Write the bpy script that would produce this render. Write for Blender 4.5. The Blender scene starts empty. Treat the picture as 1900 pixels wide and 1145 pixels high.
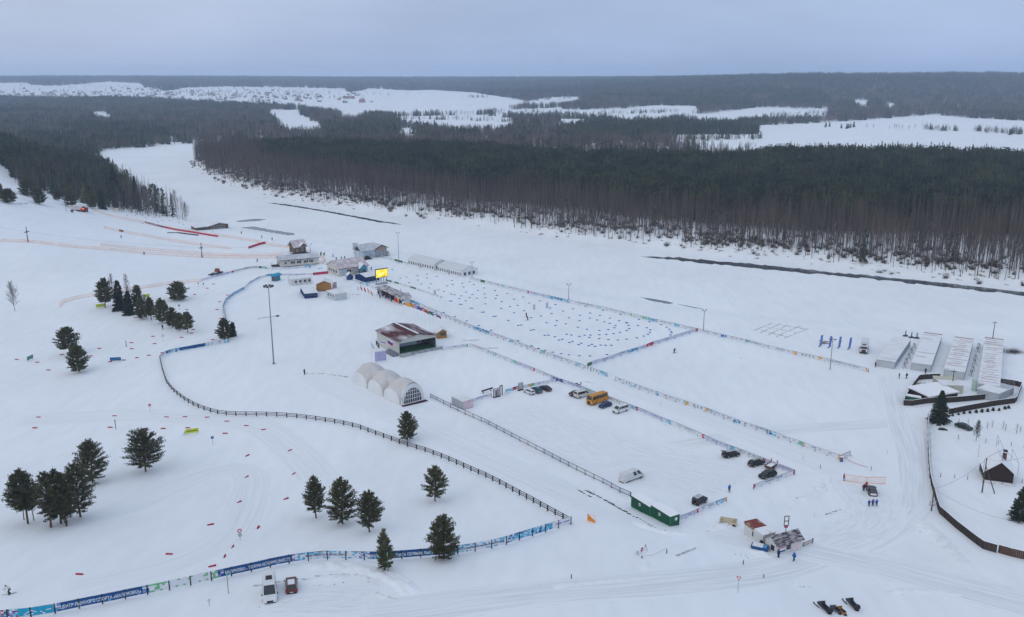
import bpy, math, random
import numpy as np
from mathutils import Vector, Matrix
random.seed(7)
rng = np.random.default_rng(7)
SC = bpy.context.scene
COL = SC.collection
R = math.radians
# ---------------------------------------------------------------- camera model (metres, camera 92 m above the flood plain)
CAMH, F, CX, CY, YH = 92.0, 1650.0, 950.0, 572.5, 150.0
PIT = math.atan((CY - YH) / F)
cP, sP = math.cos(PIT), math.sin(PIT)
def ray(px, py):
    a = (px - CX) / F; b = (CY - py) / F
    return (a, cP + b * sP, -sP + b * cP)
def plane(px, py, z=0.0):
    d = ray(px, py); t = (CAMH - z) / -d[2]
    return (d[0] * t, d[1] * t)
def proj(x, y, z):
    dz = z - CAMH
    f = y * cP - dz * sP
    v = y * sP + dz * cP
    return CX + F * x / f, CY - F * v / f
def S(t):
    t = np.clip(t, 0.0, 1.0); return t * t * (3 - 2 * t)
def poly_sd(x, y, poly, closed=True):
    x = np.asarray(x, float); y = np.asarray(y, float)
    n = len(poly); d = np.full(x.shape, 1e18); ins = np.zeros(x.shape, bool)
    for i in range(n if closed else n - 1):
        ax, ay = poly[i]; bx, by = poly[(i + 1) % n]
        ex, ey = bx - ax, by - ay; L = ex * ex + ey * ey + 1e-9
        t = np.clip(((x - ax) * ex + (y - ay) * ey) / L, 0, 1)
        dx = x - ax - t * ex; dy = y - ay - t * ey
        d = np.minimum(d, dx * dx + dy * dy)
        if closed:
            c = (ay > y) != (by > y)
            ins ^= c & (x < ex * (y - ay) / (ey if abs(ey) > 1e-9 else 1e-9) + ax)
    d = np.sqrt(d)
    return np.where(ins, -d, d) if closed else d
# ---------------------------------------------------------------- land form
FARBANK = [plane(u, v, -1.5) for u, v in [(348,290),(346,305),(365,325),(420,347),(480,362),(560,378),(650,392),(760,405),(850,418),(960,434),(1060,447),(1190,463),(1300,475),(1450,490),(1600,507),(1750,523),(1900,540),(2200,570),(2700,625)]]
NEARBANK = [plane(u, v, -1.5) for u, v in [(2700,760),(2200,690),(1900,640),(1600,603),(1420,588),(1310,577),(1200,560),(1100,545),(1000,525),(900,502),(800,480),(720,462),(600,449),(470,428),(380,414),(330,402),(262,360),(205,320),(176,295)]]
BACKBANK = [plane(u, v, -1.5) for u, v in [(240,280),(350,270),(480,265),(480,276),(400,281),(355,285)]]
RIVER = FARBANK + NEARBANK + BACKBANK
FARSIDE = FARBANK + [(2500, 300), (2500, 1350), (-300, 1350)]
NB0, NB1 = Vector((-214, 585)), Vector((-490, 1050))
def far_z(x, y):
    u = CX + F * x / np.maximum(y, 1.0)
    t = S((u - 850) / 650)
    left = 112 * S((y - 2500) / 6500) + 22 * np.exp(-((u - 800) / 190) ** 2 - ((y - 3900) / 900) ** 2) - 10*S((u-300)/400)*S((y-5000)/4000)
    right = 108 * S((y - 2250) / 2500)
    return (1 - t) * left + t * right
def left_dist(x, y):
    return (x - NB0.x) * -0.86 + (y - NB0.y) * -0.51
def H(x, y):
    x = np.asarray(x, float); y = np.asarray(y, float)
    sd = poly_sd(x, y, RIVER)
    z = -1.5 + 1.5 * S((sd + 3) / 16)
    fs = -poly_sd(x, y, FARSIDE)
    z = z + 4.0 * S((fs - 1.5) / 22) * (1 + 0.32 * np.sin(x / 7.0 + 1) * np.sin(y / 6.0 + x / 19.0) * S((40 - fs) / 20))
    land = S((sd - 2) / 25)
    hill = 62 * S(left_dist(x, y) / 225) * S((y - 330) / 230) * S((1250 - y) / 300)
    und = (0.32 * np.sin(x / 17 + 1.3) * np.sin(y / 21) + 0.10 * np.sin(x / 6.1 + y / 9.3)) * (1 - 0.7 * S((x + 60) / 60) * S((y - 215) / 50))
    rise = 12 * S((215 - y) / 110) * (1 - 0.45 * S((x - 10) / 60))   # the near slope climbs towards the viewer
    return z + rise + (hill + und) * land + far_z(x, y)
def h1(x, y):
    return float(H(np.array([x]), np.array([y]))[0])
_t = np.geomspace(90, 12000, 260)
def G(px, py):
    """world point where the line of sight through a photo pixel meets the ground"""
    d = ray(px, py)
    lo, hi = None, None
    ts = _t
    for _ in range(2):
        z = CAMH + d[2] * ts; g = H(d[0] * ts, d[1] * ts)
        k = np.argmax(z < g)
        if not (z < g).any(): k = len(ts) - 1
        k = max(k, 1)
        a, b = z[k - 1] - g[k - 1], z[k] - g[k]
        t0 = ts[k - 1] + (ts[k] - ts[k - 1]) * (a / (a - b) if a != b else 0)
        ts = np.linspace(ts[k - 1], ts[k], 24)
    x, y = d[0] * t0, d[1] * t0
    return Vector((x, y, h1(x, y)))
# ---------------------------------------------------------------- materials
MATS = {}
def nodes(m):
    m.use_nodes = True
    return m.node_tree, m.node_tree.nodes['Principled BSDF']
def M(name, col=None, rough=0.75, spec=0.25, metal=0.0, var=0.12, scale=1.5, emit=0.0, stretch=None):
    if name in MATS: return MATS[name]
    m = bpy.data.materials.new(name); MATS[name] = m
    nt, b = nodes(m); N = nt.nodes
    b.inputs['Roughness'].default_value = rough
    b.inputs['Specular IOR Level'].default_value = spec
    b.inputs['Metallic'].default_value = metal
    c = (*col, 1)
    m.diffuse_color = c
    if var:
        tc = N.new('ShaderNodeTexCoord'); no = N.new('ShaderNodeTexNoise'); no.inputs['Scale'].default_value = scale; no.inputs['Detail'].default_value = 4
        src = tc.outputs['Object']
        if stretch:
            mp = N.new('ShaderNodeMapping'); mp.inputs['Scale'].default_value = stretch; nt.links.new(src, mp.inputs[0]); src = mp.outputs[0]
        nt.links.new(src, no.inputs['Vector'])
        mr = N.new('ShaderNodeMapRange'); mr.inputs[1].default_value = 0.3; mr.inputs[2].default_value = 0.7; mr.inputs[3].default_value = 1 - var; mr.inputs[4].default_value = 1 + var
        nt.links.new(no.outputs['Fac'], mr.inputs[0])
        mx = N.new('ShaderNodeMix'); mx.data_type = 'RGBA'; mx.blend_type = 'MULTIPLY'; mx.inputs[0].default_value = 1
        mx.inputs[6].default_value = c
        nt.links.new(mr.outputs[0], mx.inputs[7]); nt.links.new(mx.outputs[2], b.inputs['Base Color'])
    else:
        b.inputs['Base Color'].default_value = c
    if emit:
        b.inputs['Emission Color'].default_value = c; b.inputs['Emission Strength'].default_value = emit
    return m
def MS(name, col, cover=0.5, scale=0.35, stretch=(1, 1, 1), soft=0.12, rough=0.7, detail=5):
    """a roof or surface partly covered by blown snow"""
    if name in MATS: return MATS[name]
    m = M(name, col, rough, 0.2, var=0)
    nt, b = nodes(m); N = nt.nodes
    tc = N.new('ShaderNodeTexCoord'); mp = N.new('ShaderNodeMapping'); mp.inputs['Scale'].default_value = stretch
    no = N.new('ShaderNodeTexNoise'); no.inputs['Scale'].default_value = scale; no.inputs['Detail'].default_value = detail; no.inputs['Roughness'].default_value = 0.6
    mr = N.new('ShaderNodeMapRange'); c = 0.5 + (0.5 - cover) * 0.5
    mr.inputs[1].default_value = c - soft; mr.inputs[2].default_value = c + soft; mr.clamp = True
    mx = N.new('ShaderNodeMix'); mx.data_type = 'RGBA'; mx.inputs[6].default_value = (*col, 1); mx.inputs[7].default_value = (0.78, 0.79, 0.81, 1)
    L = nt.links.new
    L(tc.outputs['Object'], mp.inputs[0]); L(mp.outputs[0], no.inputs['Vector']); L(no.outputs['Fac'], mr.inputs[0]); L(mr.outputs[0], mx.inputs[0]); L(mx.outputs[2], b.inputs['Base Color'])
    return m
def foliage(name, a, c2, scale=0.6, rnd=0.25):
    """leaf colour with lighter and darker clumps and a little change from tree to tree"""
    if name in MATS: return MATS[name]
    m = M(name, a, 0.9, 0.1, var=0); nt, b = nodes(m); N = nt.nodes; L = nt.links.new
    geo = N.new('ShaderNodeNewGeometry'); no = N.new('ShaderNodeTexNoise'); no.inputs['Scale'].default_value = scale; no.inputs['Detail'].default_value = 3
    L(geo.outputs['Position'], no.inputs['Vector'])
    mr = N.new('ShaderNodeMapRange'); mr.inputs[1].default_value = 0.35; mr.inputs[2].default_value = 0.65; L(no.outputs['Fac'], mr.inputs[0])
    mx = N.new('ShaderNodeMix'); mx.data_type = 'RGBA'; mx.inputs[6].default_value = (*a, 1); mx.inputs[7].default_value = (*c2, 1); L(mr.outputs[0], mx.inputs[0])
    oi = N.new('ShaderNodeObjectInfo'); m2 = N.new('ShaderNodeMapRange'); m2.inputs[3].default_value = 1 - rnd; m2.inputs[4].default_value = 1 + rnd; L(oi.outputs['Random'], m2.inputs[0])
    mu = N.new('ShaderNodeMix'); mu.data_type = 'RGBA'; mu.blend_type = 'MULTIPLY'; mu.inputs[0].default_value = 1; L(mx.outputs[2], mu.inputs[6]); L(m2.outputs[0], mu.inputs[7])
    L(mu.outputs[2], b.inputs['Base Color'])
    return m
def snow_material():
    m = M('snow', (0.85, 0.88, 0.905), 0.7, 0.12, var=0); nt, b = nodes(m); N = nt.nodes; L = nt.links.new
    geo = N.new('ShaderNodeNewGeometry')
    def noise(scale, det, st=None):
        n = N.new('ShaderNodeTexNoise'); n.inputs['Scale'].default_value = scale; n.inputs['Detail'].default_value = det
        src = geo.outputs['Position']
        if st:
            mp = N.new('ShaderNodeMapping'); mp.inputs['Scale'].default_value = st[:3]; mp.inputs['Rotation'].default_value = (0, 0, st[3]); L(src, mp.inputs[0]); src = mp.outputs[0]
        L(src, n.inputs['Vector']); return n
    n1 = noise(0.02, 6); n2 = noise(0.35, 5, (1, 0.25, 1, R(-32))); n3 = noise(0.12, 5)
    r1 = N.new('ShaderNodeMapRange'); r1.inputs[1].default_value = 0.35; r1.inputs[2].default_value = 0.68; r1.inputs[3].default_value = 1.0; r1.inputs[4].default_value = 0.94; L(n1.outputs['Fac'], r1.inputs[0])
    r2 = N.new('ShaderNodeMapRange'); r2.inputs[1].default_value = 0.35; r2.inputs[2].default_value = 0.7; r2.inputs[3].default_value = 1.02; r2.inputs[4].default_value = 0.965; L(n2.outputs['Fac'], r2.inputs[0])
    mu = N.new('ShaderNodeMath'); mu.operation = 'MULTIPLY'; L(r1.outputs[0], mu.inputs[0]); L(r2.outputs[0], mu.inputs[1])
    mx = N.new('ShaderNodeMix'); mx.data_type = 'RGBA'; mx.blend_type = 'MULTIPLY'; mx.inputs[0].default_value = 1; mx.inputs[6].default_value = (0.85, 0.88, 0.905, 1); L(mu.outputs[0], mx.inputs[7]); L(mx.outputs[2], b.inputs['Base Color'])
    bp = N.new('ShaderNodeBump'); bp.inputs['Strength'].default_value = 0.3; bp.inputs['Distance'].default_value = 0.35
    ad = N.new('ShaderNodeMath'); L(n2.outputs['Fac'], ad.inputs[0]); L(n3.outputs['Fac'], ad.inputs[1]); L(ad.outputs[0], bp.inputs['Height']); L(bp.outputs[0], b.inputs['Normal'])
    return m
SNOW = snow_material()
# ---------------------------------------------------------------- mesh building
class MB:
    def __init__(s): s.v = []; s.f = []; s.m = []; s.mats = []
    def mi(s, m):
        if m not in s.mats: s.mats.append(m)
        return s.mats.index(m)
    def add(s, verts, faces, m):
        o = len(s.v); s.v += [tuple(p) for p in verts]; k = s.mi(m)
        for f in faces: s.f.append(tuple(i + o for i in f)); s.m.append(k)
        return s
    def box(s, x0, x1, y0, y1, z0, z1, m, rz=0, c=None, taper=1.0):
        cx, cy = (x0 + x1) / 2, (y0 + y1) / 2
        P = []
        for z, k in ((z0, 1), (z1, taper)):
            for x, y in ((x0, y0), (x1, y0), (x1, y1), (x0, y1)): P.append((cx + (x - cx) * k, cy + (y - cy) * k, z))
        if rz:
            ox, oy = c or (cx, cy); q = []
            for x, y, z in P: q.append((ox + (x - ox) * math.cos(rz) - (y - oy) * math.sin(rz), oy + (x - ox) * math.sin(rz) + (y - oy) * math.cos(rz), z))
            P = q
        return s.add(P, [(3, 2, 1, 0), (4, 5, 6, 7), (0, 1, 5, 4), (1, 2, 6, 5), (2, 3, 7, 6), (3, 0, 4, 7)], m)
    def tube(s, p, q, r0, r1, m, n=6, cap=True):
        p, q = Vector(p), Vector(q); d = (q - p)
        if d.length < 1e-6: return s
        d.normalize(); a = d.orthogonal().normalized(); b = d.cross(a)
        V = []
        for c, r in ((p, r0), (q, r1)):
            for i in range(n):
                t = 2 * math.pi * i / n; V.append(c + (a * math.cos(t) + b * math.sin(t)) * r)
        Fc = [(i, (i + 1) % n, n + (i + 1) % n, n + i) for i in range(n)]
        if cap: Fc += [tuple(range(n - 1, -1, -1)), tuple(range(n, 2 * n))]
        return s.add(V, Fc, m)
    def path(s, pts, rad, m, n=6):
        for i in range(len(pts) - 1): s.tube(pts[i], pts[i + 1], rad[i], rad[i + 1], m, n, i in (0, len(pts) - 2))
        return s
    def prism(s, poly, axis, a0, a1, m):
        """extrude a 2-D polygon: axis 'y' -> poly is (x,z); 'x' -> (y,z); 'z' -> (x,y)"""
        def P(u, v, a): return (u, a, v) if axis == 'y' else (a, u, v) if axis == 'x' else (u, v, a)
        n = len(poly); V = [P(u, v, a0) for u, v in poly] + [P(u, v, a1) for u, v in poly]
        Fc = [tuple(range(n)), tuple(range(2 * n - 1, n - 1, -1))] + [(i, n + i, n + (i + 1) % n, (i + 1) % n) for i in range(n)]
        return s.add(V, Fc, m)
    def quad(s, a, b, c, d, m): return s.add([a, b, c, d], [(0, 1, 2, 3)], m)
    def slab(s, a, b, c, d, t, m):
        """thick quad: t metres of thickness along -normal"""
        a, b, c, d = map(Vector, (a, b, c, d)); n = (b - a).cross(d - a).normalized() * t
        return s.add([a, b, c, d, a - n, b - n, c - n, d - n], [(0, 1, 2, 3), (7, 6, 5, 4), (0, 4, 5, 1), (1, 5, 6, 2), (2, 6, 7, 3), (3, 7, 4, 0)], m)
    def sphere(s, c, r, m, nu=8, nv=6, sc=(1, 1, 1)):
        V = []
        for j in range(nv + 1):
            for i in range(nu):
                t = math.pi * j / nv; p = 2 * math.pi * i / nu
                V.append((c[0] + r * sc[0] * math.sin(t) * math.cos(p), c[1] + r * sc[1] * math.sin(t) * math.sin(p), c[2] + r * sc[2] * math.cos(t)))
        return s.add(V, [(j * nu + i, (j + 1) * nu + i, (j + 1) * nu + (i + 1) % nu, j * nu + (i + 1) % nu) for j in range(nv) for i in range(nu)], m)
    def mesh(s, name, smooth=False):
        me = bpy.data.meshes.new(name); me.from_pydata(s.v, [], s.f)
        for m in s.mats: me.materials.append(m)
        me.polygons.foreach_set('material_index', s.m)
        if smooth: me.polygons.foreach_set('use_smooth', [True] * len(me.polygons))
        me.update(); return me
    def obj(s, name, parent=None, smooth=False, label=None):
        return link(name, s.mesh(name, smooth), parent, label)
def link(name, data, parent=None, label=None):
    o = bpy.data.objects.new(name, data); COL.objects.link(o)
    if parent is not None: o.parent = parent
    if label: o['label'] = label
    return o
def thing(name, label, cat, loc=(0, 0, 0), rz=0.0, group=None):
    o = link(name, None); o.location = loc; o.rotation_euler[2] = rz
    o.empty_display_size = 0.5
    return tag(o, label, cat, group)
def tag(o, label=None, cat=None, group=None, kind=None):
    if label: o['label'] = label
    if cat: o['category'] = cat
    if group: o['group'] = group
    if kind: o['kind'] = kind
    return o
def struct(o): return tag(o, kind='structure')
def copy_tree(o, kids, parent=None):
    c = o.copy(); COL.objects.link(c); c.parent = parent
    for k in kids.get(o.name, []): copy_tree(k, kids, c)
    return c
def kids_of(o):
    d = {}
    def go(x):
        d[x.name] = list(x.children)
        for k in x.children: go(k)
    go(o); return d
def heading(a, b):
    a, b = G(*a), G(*b); return math.atan2(b.y - a.y, b.x - a.x)
# ================================================================ SETTING
def grid_mesh(name, X, Y, Z, mat):
    nr, nt_ = X.shape
    v = np.stack([X, Y, Z], -1).reshape(-1, 3)
    i = np.arange(nr - 1)[:, None] * nt_ + np.arange(nt_ - 1)[None]
    f = np.stack([i, i + 1, i + nt_ + 1, i + nt_], -1).reshape(-1, 4)
    me = bpy.data.meshes.new(name)
    me.vertices.add(len(v)); me.vertices.foreach_set('co', v.ravel())
    me.loops.add(f.size); me.loops.foreach_set('vertex_index', f.ravel().astype(np.int32))
    me.polygons.add(len(f)); me.polygons.foreach_set('loop_start', np.arange(0, f.size, 4, dtype=np.int32)); me.polygons.foreach_set('use_smooth', np.ones(len(f), bool))
    me.materials.append(mat); me.update(calc_edges=True)
    return me
rr = np.concatenate([[20, 50, 80], np.geomspace(95, 10300, 620)])
th = np.radians(np.concatenate([np.arange(-75, -38, 1.5), np.arange(-38, 38.01, 0.2), np.arange(39, 76, 1.5)]))
X = rr[:, None] * np.sin(th)[None]; Y = rr[:, None] * np.cos(th)[None]
ground = struct(link('ground', grid_mesh('ground', X, Y, H(X, Y), SNOW)))

# open water along the banks
WATER = M('open_water', (0.06, 0.075, 0.09), 0.12, 0.5, var=0.35, scale=0.2)
def water(px, name='open_water', jag=0.8, amp=1.2):
    P = [Vector(plane(u, v, -1.5)) for u, v in px]
    out = []
    for i in range(len(P)):
        a, b = P[i], P[(i + 1) % len(P)]; n = max(2, int((b - a).length / (2.5 if amp < 3 else 6)))
        for k in range(n):
            q = a.lerp(b, k / n); out.append((q.x + random.uniform(-amp, amp) * .4, q.y + random.uniform(-amp, amp)))
    me = bpy.data.meshes.new(name)
    z = -1.46
    me.from_pydata([(x, y, z) for x, y in out], [], [tuple(range(len(out)))]); me.materials.append(WATER)
    return struct(link(name, me))
water([(1188,475),(1260,478),(1420,492),(1520,503),(1640,514),(1760,525),(1900,540),(1990,550),(1990,557),(1900,548),(1760,534),(1640,520),(1520,509),(1420,500),(1300,488),(1230,481)], amp=2.2)
water([(493,376),(530,379),(600,390),(640,397.5),(700,408.5),(740,415.5),(746,417.5),(700,412),(640,400),(610,394.5),(560,386)], amp=1.0)
water([(436,410),(470,406),(495,407),(480,410),(445,412)], amp=.6)
water([(430,424),(470,420),(500,426),(545,433),(548,436),(520,438),(480,430)], amp=.7)
water([(1185,551),(1215,555),(1250,562),(1240,565),(1215,560)], amp=.5)
water([(1255,564),(1300,572),(1325,578),(1300,575)], amp=.35)
water([(945,515),(970,519),(992,528),(970,524)], amp=.3)
water([(550,443),(566,443),(563,445),(552,445)], amp=.3)
# refrozen grey ice by the ski-rental landing
ice = M('grey_ice', (0.42, 0.46, 0.5), 0.35, 0.4, var=0.25, scale=0.08)

# wheel-packed tracks and lots: thin sheets laid on the snow, ragged at their edges
def packed(name, dirt, scale_along, strength):
    m = M(name, (0.8, 0.8, 0.81), 0.6, 0.2, var=0); nt, b = nodes(m); N = nt.nodes; L = nt.links.new
    uv = N.new('ShaderNodeUVMap'); sp = N.new('ShaderNodeSeparateXYZ'); L(uv.outputs[0], sp.inputs[0])
    mp = N.new('ShaderNodeMapping'); mp.inputs['Scale'].default_value = (scale_along, 1.6, 1); L(uv.outputs[0], mp.inputs[0])
    no = N.new('ShaderNodeTexNoise'); no.inputs['Scale'].default_value = 1.0; no.inputs['Detail'].default_value = 6; no.inputs['Roughness'].default_value = 0.65; no.inputs['Distortion'].default_value = 0.4; L(mp.outputs[0], no.inputs['Vector'])
    mr = N.new('ShaderNodeMapRange'); mr.inputs[1].default_value = 0.42; mr.inputs[2].default_value = 0.68; L(no.outputs['Fac'], mr.inputs[0])
    mx = N.new('ShaderNodeMix'); mx.data_type = 'RGBA'; mx.inputs[6].default_value = (0.825, 0.855, 0.88, 1); mx.inputs[7].default_value = (*dirt, 1); L(mr.outputs[0], mx.inputs[0]); L(mx.outputs[2], b.inputs['Base Color'])
    bp = N.new('ShaderNodeBump'); bp.inputs['Strength'].default_value = strength; bp.inputs['Distance'].default_value = 0.25; L(no.outputs['Fac'], bp.inputs['Height']); bp.invert = True; L(bp.outputs[0], b.inputs['Normal'])
    at = N.new('ShaderNodeAttribute'); at.attribute_name = 'edge'
    n2 = N.new('ShaderNodeTexNoise'); n2.inputs['Scale'].default_value = 0.5; n2.inputs['Detail'].default_value = 6; L(uv.outputs[0], n2.inputs['Vector'])
    ad = N.new('ShaderNodeMath'); L(at.outputs['Fac'], ad.inputs[0]); L(n2.outputs['Fac'], ad.inputs[1])
    ar = N.new('ShaderNodeMapRange'); ar.inputs[1].default_value = 0.6; ar.inputs[2].default_value = 1.3; L(ad.outputs[0], ar.inputs[0])
    mm = N.new('ShaderNodeMath'); mm.operation = 'MULTIPLY'; L(ar.outputs[0], mm.inputs[0]); L(mr.outputs[0], mm.inputs[1]); L(mm.outputs[0], mx.inputs[0])
    ms = N.new('ShaderNodeMath'); ms.operation = 'MULTIPLY'; ms.inputs[1].default_value = strength; L(ar.outputs[0], ms.inputs[0]); L(ms.outputs[0], bp.inputs['Strength'])
    return m
ROAD = packed('packed_road_snow', (0.67, 0.69, 0.71), 0.05, 0.55)
LOT = packed('trodden_snow', (0.72, 0.74, 0.765), 0.22, 0.6)
PISTE = packed('groomed_snow', (0.735, 0.76, 0.785), 0.03, 0.35)
def strip(name, px, width, mat, step=2.0, lift=0.05, pts=None):
    P = [G(*p) for p in px] if pts is None else pts
    L_ = [0]
    for a, b in zip(P, P[1:]): L_.append(L_[-1] + (b.xy - a.xy).length)
    n = max(2, int(L_[-1] / step)); nw = 13
    C = np.array([[p.x, p.y] for p in P]); s = np.linspace(0, L_[-1], n)
    cx, cy = np.interp(s, L_, C[:, 0]), np.interp(s, L_, C[:, 1])
    k = 5
    pad = lambda a: np.convolve(np.pad(a, k, mode='edge'), np.ones(2 * k + 1) / (2 * k + 1), 'valid')
    cx, cy = pad(cx), pad(cy)
    tx, ty = np.gradient(cx), np.gradient(cy); q = np.hypot(tx, ty) + 1e-9; tx, ty = tx / q, ty / q
    o = np.linspace(-.5, .5, nw) * width
    X = cx[:, None] - ty[:, None] * o[None]; Y = cy[:, None] + tx[:, None] * o[None]
    e = np.minimum(1, (1 - np.abs(np.linspace(-1, 1, nw))) * 2)[None] * np.minimum(1, np.minimum(s, s[-1] - s) / 8)[:, None]
    me = grid_mesh(name, X, Y, H(X, Y) + lift * np.minimum(1, e * 3) - .12 * (1 - np.minimum(1, e * 3)), mat)
    ul = me.uv_layers.new(name='UVMap'); vi = np.zeros(len(me.loops), np.int32); me.loops.foreach_get('vertex_index', vi)
    U = np.repeat(s[:, None], nw, 1).ravel(); V = np.repeat(o[None], n, 0).ravel()
    ul.data.foreach_set('uv', np.stack([U[vi], V[vi]], -1).astype(np.float32).ravel())
    at = me.attributes.new('edge', 'FLOAT', 'POINT'); at.data.foreach_set('value', e.astype(np.float32).ravel())
    return struct(link(name, me))
strip('road', [(620,1150),(800,1126),(950,1106),(1150,1090),(1300,1078),(1450,1055),(1560,1020),(1660,980),(1700,930)], 11, ROAD)
strip('road', [(1270,985),(1400,1000),(1560,1030),(1700,1070),(1900,1120),(2000,1150)], 13, ROAD, lift=0.08)
strip('road', [(1560,880),(1620,930),(1640,960),(1560,1000),(1500,1020)], 15, LOT, lift=0.11)
strip('parking_lot', [(880,765),(1000,800),(1150,850),(1300,885),(1400,915)], 36, LOT, lift=0.06)
strip('parking_lot', [(440,1125),(560,1118),(680,1105),(740,1120)], 13, LOT, lift=0.07)
strip('piste', [(560,690),(640,730),(760,780),(900,845),(1030,905),(1160,965),(1290,1000)], 13, PISTE, lift=0.05)
strip('piste', [(60,980),(200,960),(330,900),(420,860),(470,870),(460,930),(420,1010),(300,1060),(60,1110)], 10, PISTE, lift=0.05)
strip('piste', [(0,785),(200,770),(350,775),(480,785),(560,850),(600,900)], 12, PISTE, lift=0.06)
strip('piste', [(1000,640),(1130,700),(1300,770),(1500,850),(1600,890)], 15, PISTE, lift=0.05)
strip('track', [(1100,840),(1250,830),(1420,800),(1600,790),(1690,780),(1700,900)], 8, ROAD, lift=0.045)
strip('track', [(1640,690),(1660,760),(1690,860),(1690,960)], 7, ROAD, lift=0.06)

def berm(px, width, hgt, sd=0):
    P = [G(*p) for p in px]; L_ = [0]
    for a, b in zip(P, P[1:]): L_.append(L_[-1] + (b.xy - a.xy).length)
    n = max(6, int(L_[-1] / .7)); s = np.linspace(0, L_[-1], n); cx, cy = np.interp(s, L_, [p.x for p in P]), np.interp(s, L_, [p.y for p in P])
    tx, ty = np.gradient(cx), np.gradient(cy); q = np.hypot(tx, ty) + 1e-9; tx, ty = tx / q, ty / q; o = np.linspace(-.5, .5, 11) * width
    X = cx[:, None] - ty[:, None] * o[None]; Y = cy[:, None] + tx[:, None] * o[None]
    pr = np.cos(np.linspace(-math.pi / 2, math.pi / 2, 11))[None] * np.minimum(1, np.minimum(s, s[-1] - s) / 2.5)[:, None]
    nzz = .65 + .35 * np.sin(X * 1.7 + sd) * np.sin(Y * 2.1 + sd) + .25 * np.sin(X * 4.3 + Y * 3.1) + rng.normal(0, .10, X.shape)
    return struct(link('snow_bank', grid_mesh('snow_bank', X, Y, H(X, Y) - .08 + hgt * pr * nzz, SNOW)))
for i, (px, w_, h_) in enumerate([([(560,1052),(610,1049),(670,1055),(720,1068),(752,1088),(770,1105)], 4.5, .8), ([(465,1092),(520,1086),(590,1074),(660,1069)], 3, .5), ([(1480,930),(1500,925),(1518,916),(1525,905),(1518,894)], 3.2, .9), ([(1310,985),(1340,978),(1362,972)], 3, .8),
  ([(1170,965),(1200,980),(1240,990),(1290,990)], 2.6, .6), ([(1695,965),(1715,975),(1735,992),(1755,1012),(1775,1035),(1800,1060)], 4, .7), ([(1520,965),(1545,958),(1580,950)], 3, .5), ([(1000,1092),(1060,1086),(1120,1080),(1180,1074)], 2.2, .35), ([(1640,1100),(1690,1096),(1740,1098),(1800,1108)], 2.6, .4),
  ([(1190,1060),(1197,1048),(1200,1035)], 2.4, .5), ([(1070,715),(1090,712),(1102,716)], 4, 1.0), ([(788,752),(805,748),(800,742)], 5, 1.0), ([(1390,1020),(1415,1030),(1440,1034)], 3, .9), ([(1725,790),(1727,830),(1728,870),(1733,900)], 1.8, .5)]): berm(px, w_, h_, i)
# bare earth showing along the cut ditch edges
EARTH = M('bare_earth', (0.05, 0.04, 0.035), 0.95, 0.05, var=0.4, scale=1.0)
def earth(px, w=0.35, lumps=0, gap=0.0):
    P = [G(*p) for p in px]; mb = MB()
    for a, b in zip(P, P[1:]):
        n = max(1, int((b - a).length / 0.28))
        for k in range(n):
            if random.random() < gap: continue
            q = a.lerp(b, (k + random.random()) / n); r = w * random.uniform(.5, 1.3)
            z = h1(q.x, q.y)
            mb.sphere((q.x, q.y + random.uniform(-.25, .25), z + 0.02), r * .7, EARTH, 6, 4, (1.3, 0.8, 0.4))
    for _ in range(lumps):
        a = random.choice(P); q = a + Vector((random.uniform(-4, 4), random.uniform(-1.5, 1.5), 0))
        mb.sphere((q.x, q.y, h1(q.x, q.y)), random.uniform(.03, .12), EARTH, 6, 4, (1.2, 1, .5))
    return struct(mb.obj('earth', smooth=True))
earth([(1085,910),(1100,917),(1118,926),(1135,935),(1152,946),(1162,951),(1172,957)], .4, 40, .15)
earth([(1172,957),(1190,965),(1205,974),(1222,984),(1240,986)], .28, 0, .0)
earth([(1070,908),(1085,917),(1100,924)], .35, 10, .4)
earth([(1310,987),(1335,980),(1355,973)], .25, 0, .1)
earth([(1478,925),(1497,921),(1515,915),(1521,908)], .25, 4, .2)
earth([(1530,955),(1545,951),(1562,946)], .22, 4, .4)
earth([(1730,985),(1740,1003),(1750,1012),(1762,1024),(1768,1032)], .25, 6, .35)
earth([(1062,713),(1075,711),(1090,708)], .5, 0, .3)
earth([(1066,714),(1075,714.5),(1084,711)], .7, 0, .0)
for px in ([(1640,1100),(1660,1098),(1690,1096),(1710,1096),(1735,1099)], [(970,1090),(1000,1087),(1040,1084),(1070,1082)], [(1460,1082),(1475,1088),(1490,1090)]):
    earth(px, .12, 8, .55)

# ---------------------------------------------------------------- sky, sun, air
w = bpy.data.worlds.new('World'); SC.world = w; w.use_nodes = True
nt = w.node_tree; N = nt.nodes; L = nt.links.new
bg = N['Background']
SUN_EL, SUN_AZ = R(32), R(215)
sky = N.new('ShaderNodeTexSky'); sky.sky_type = 'NISHITA'; sky.sun_disc = False; sky.sun_elevation = SUN_EL; sky.sun_rotation = SUN_AZ; sky.air_density = 1.2; sky.dust_density = 2.0
tc = N.new('ShaderNodeTexCoord'); sep = N.new('ShaderNodeSeparateXYZ'); L(tc.outputs['Generated'], sep.inputs[0])
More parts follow.
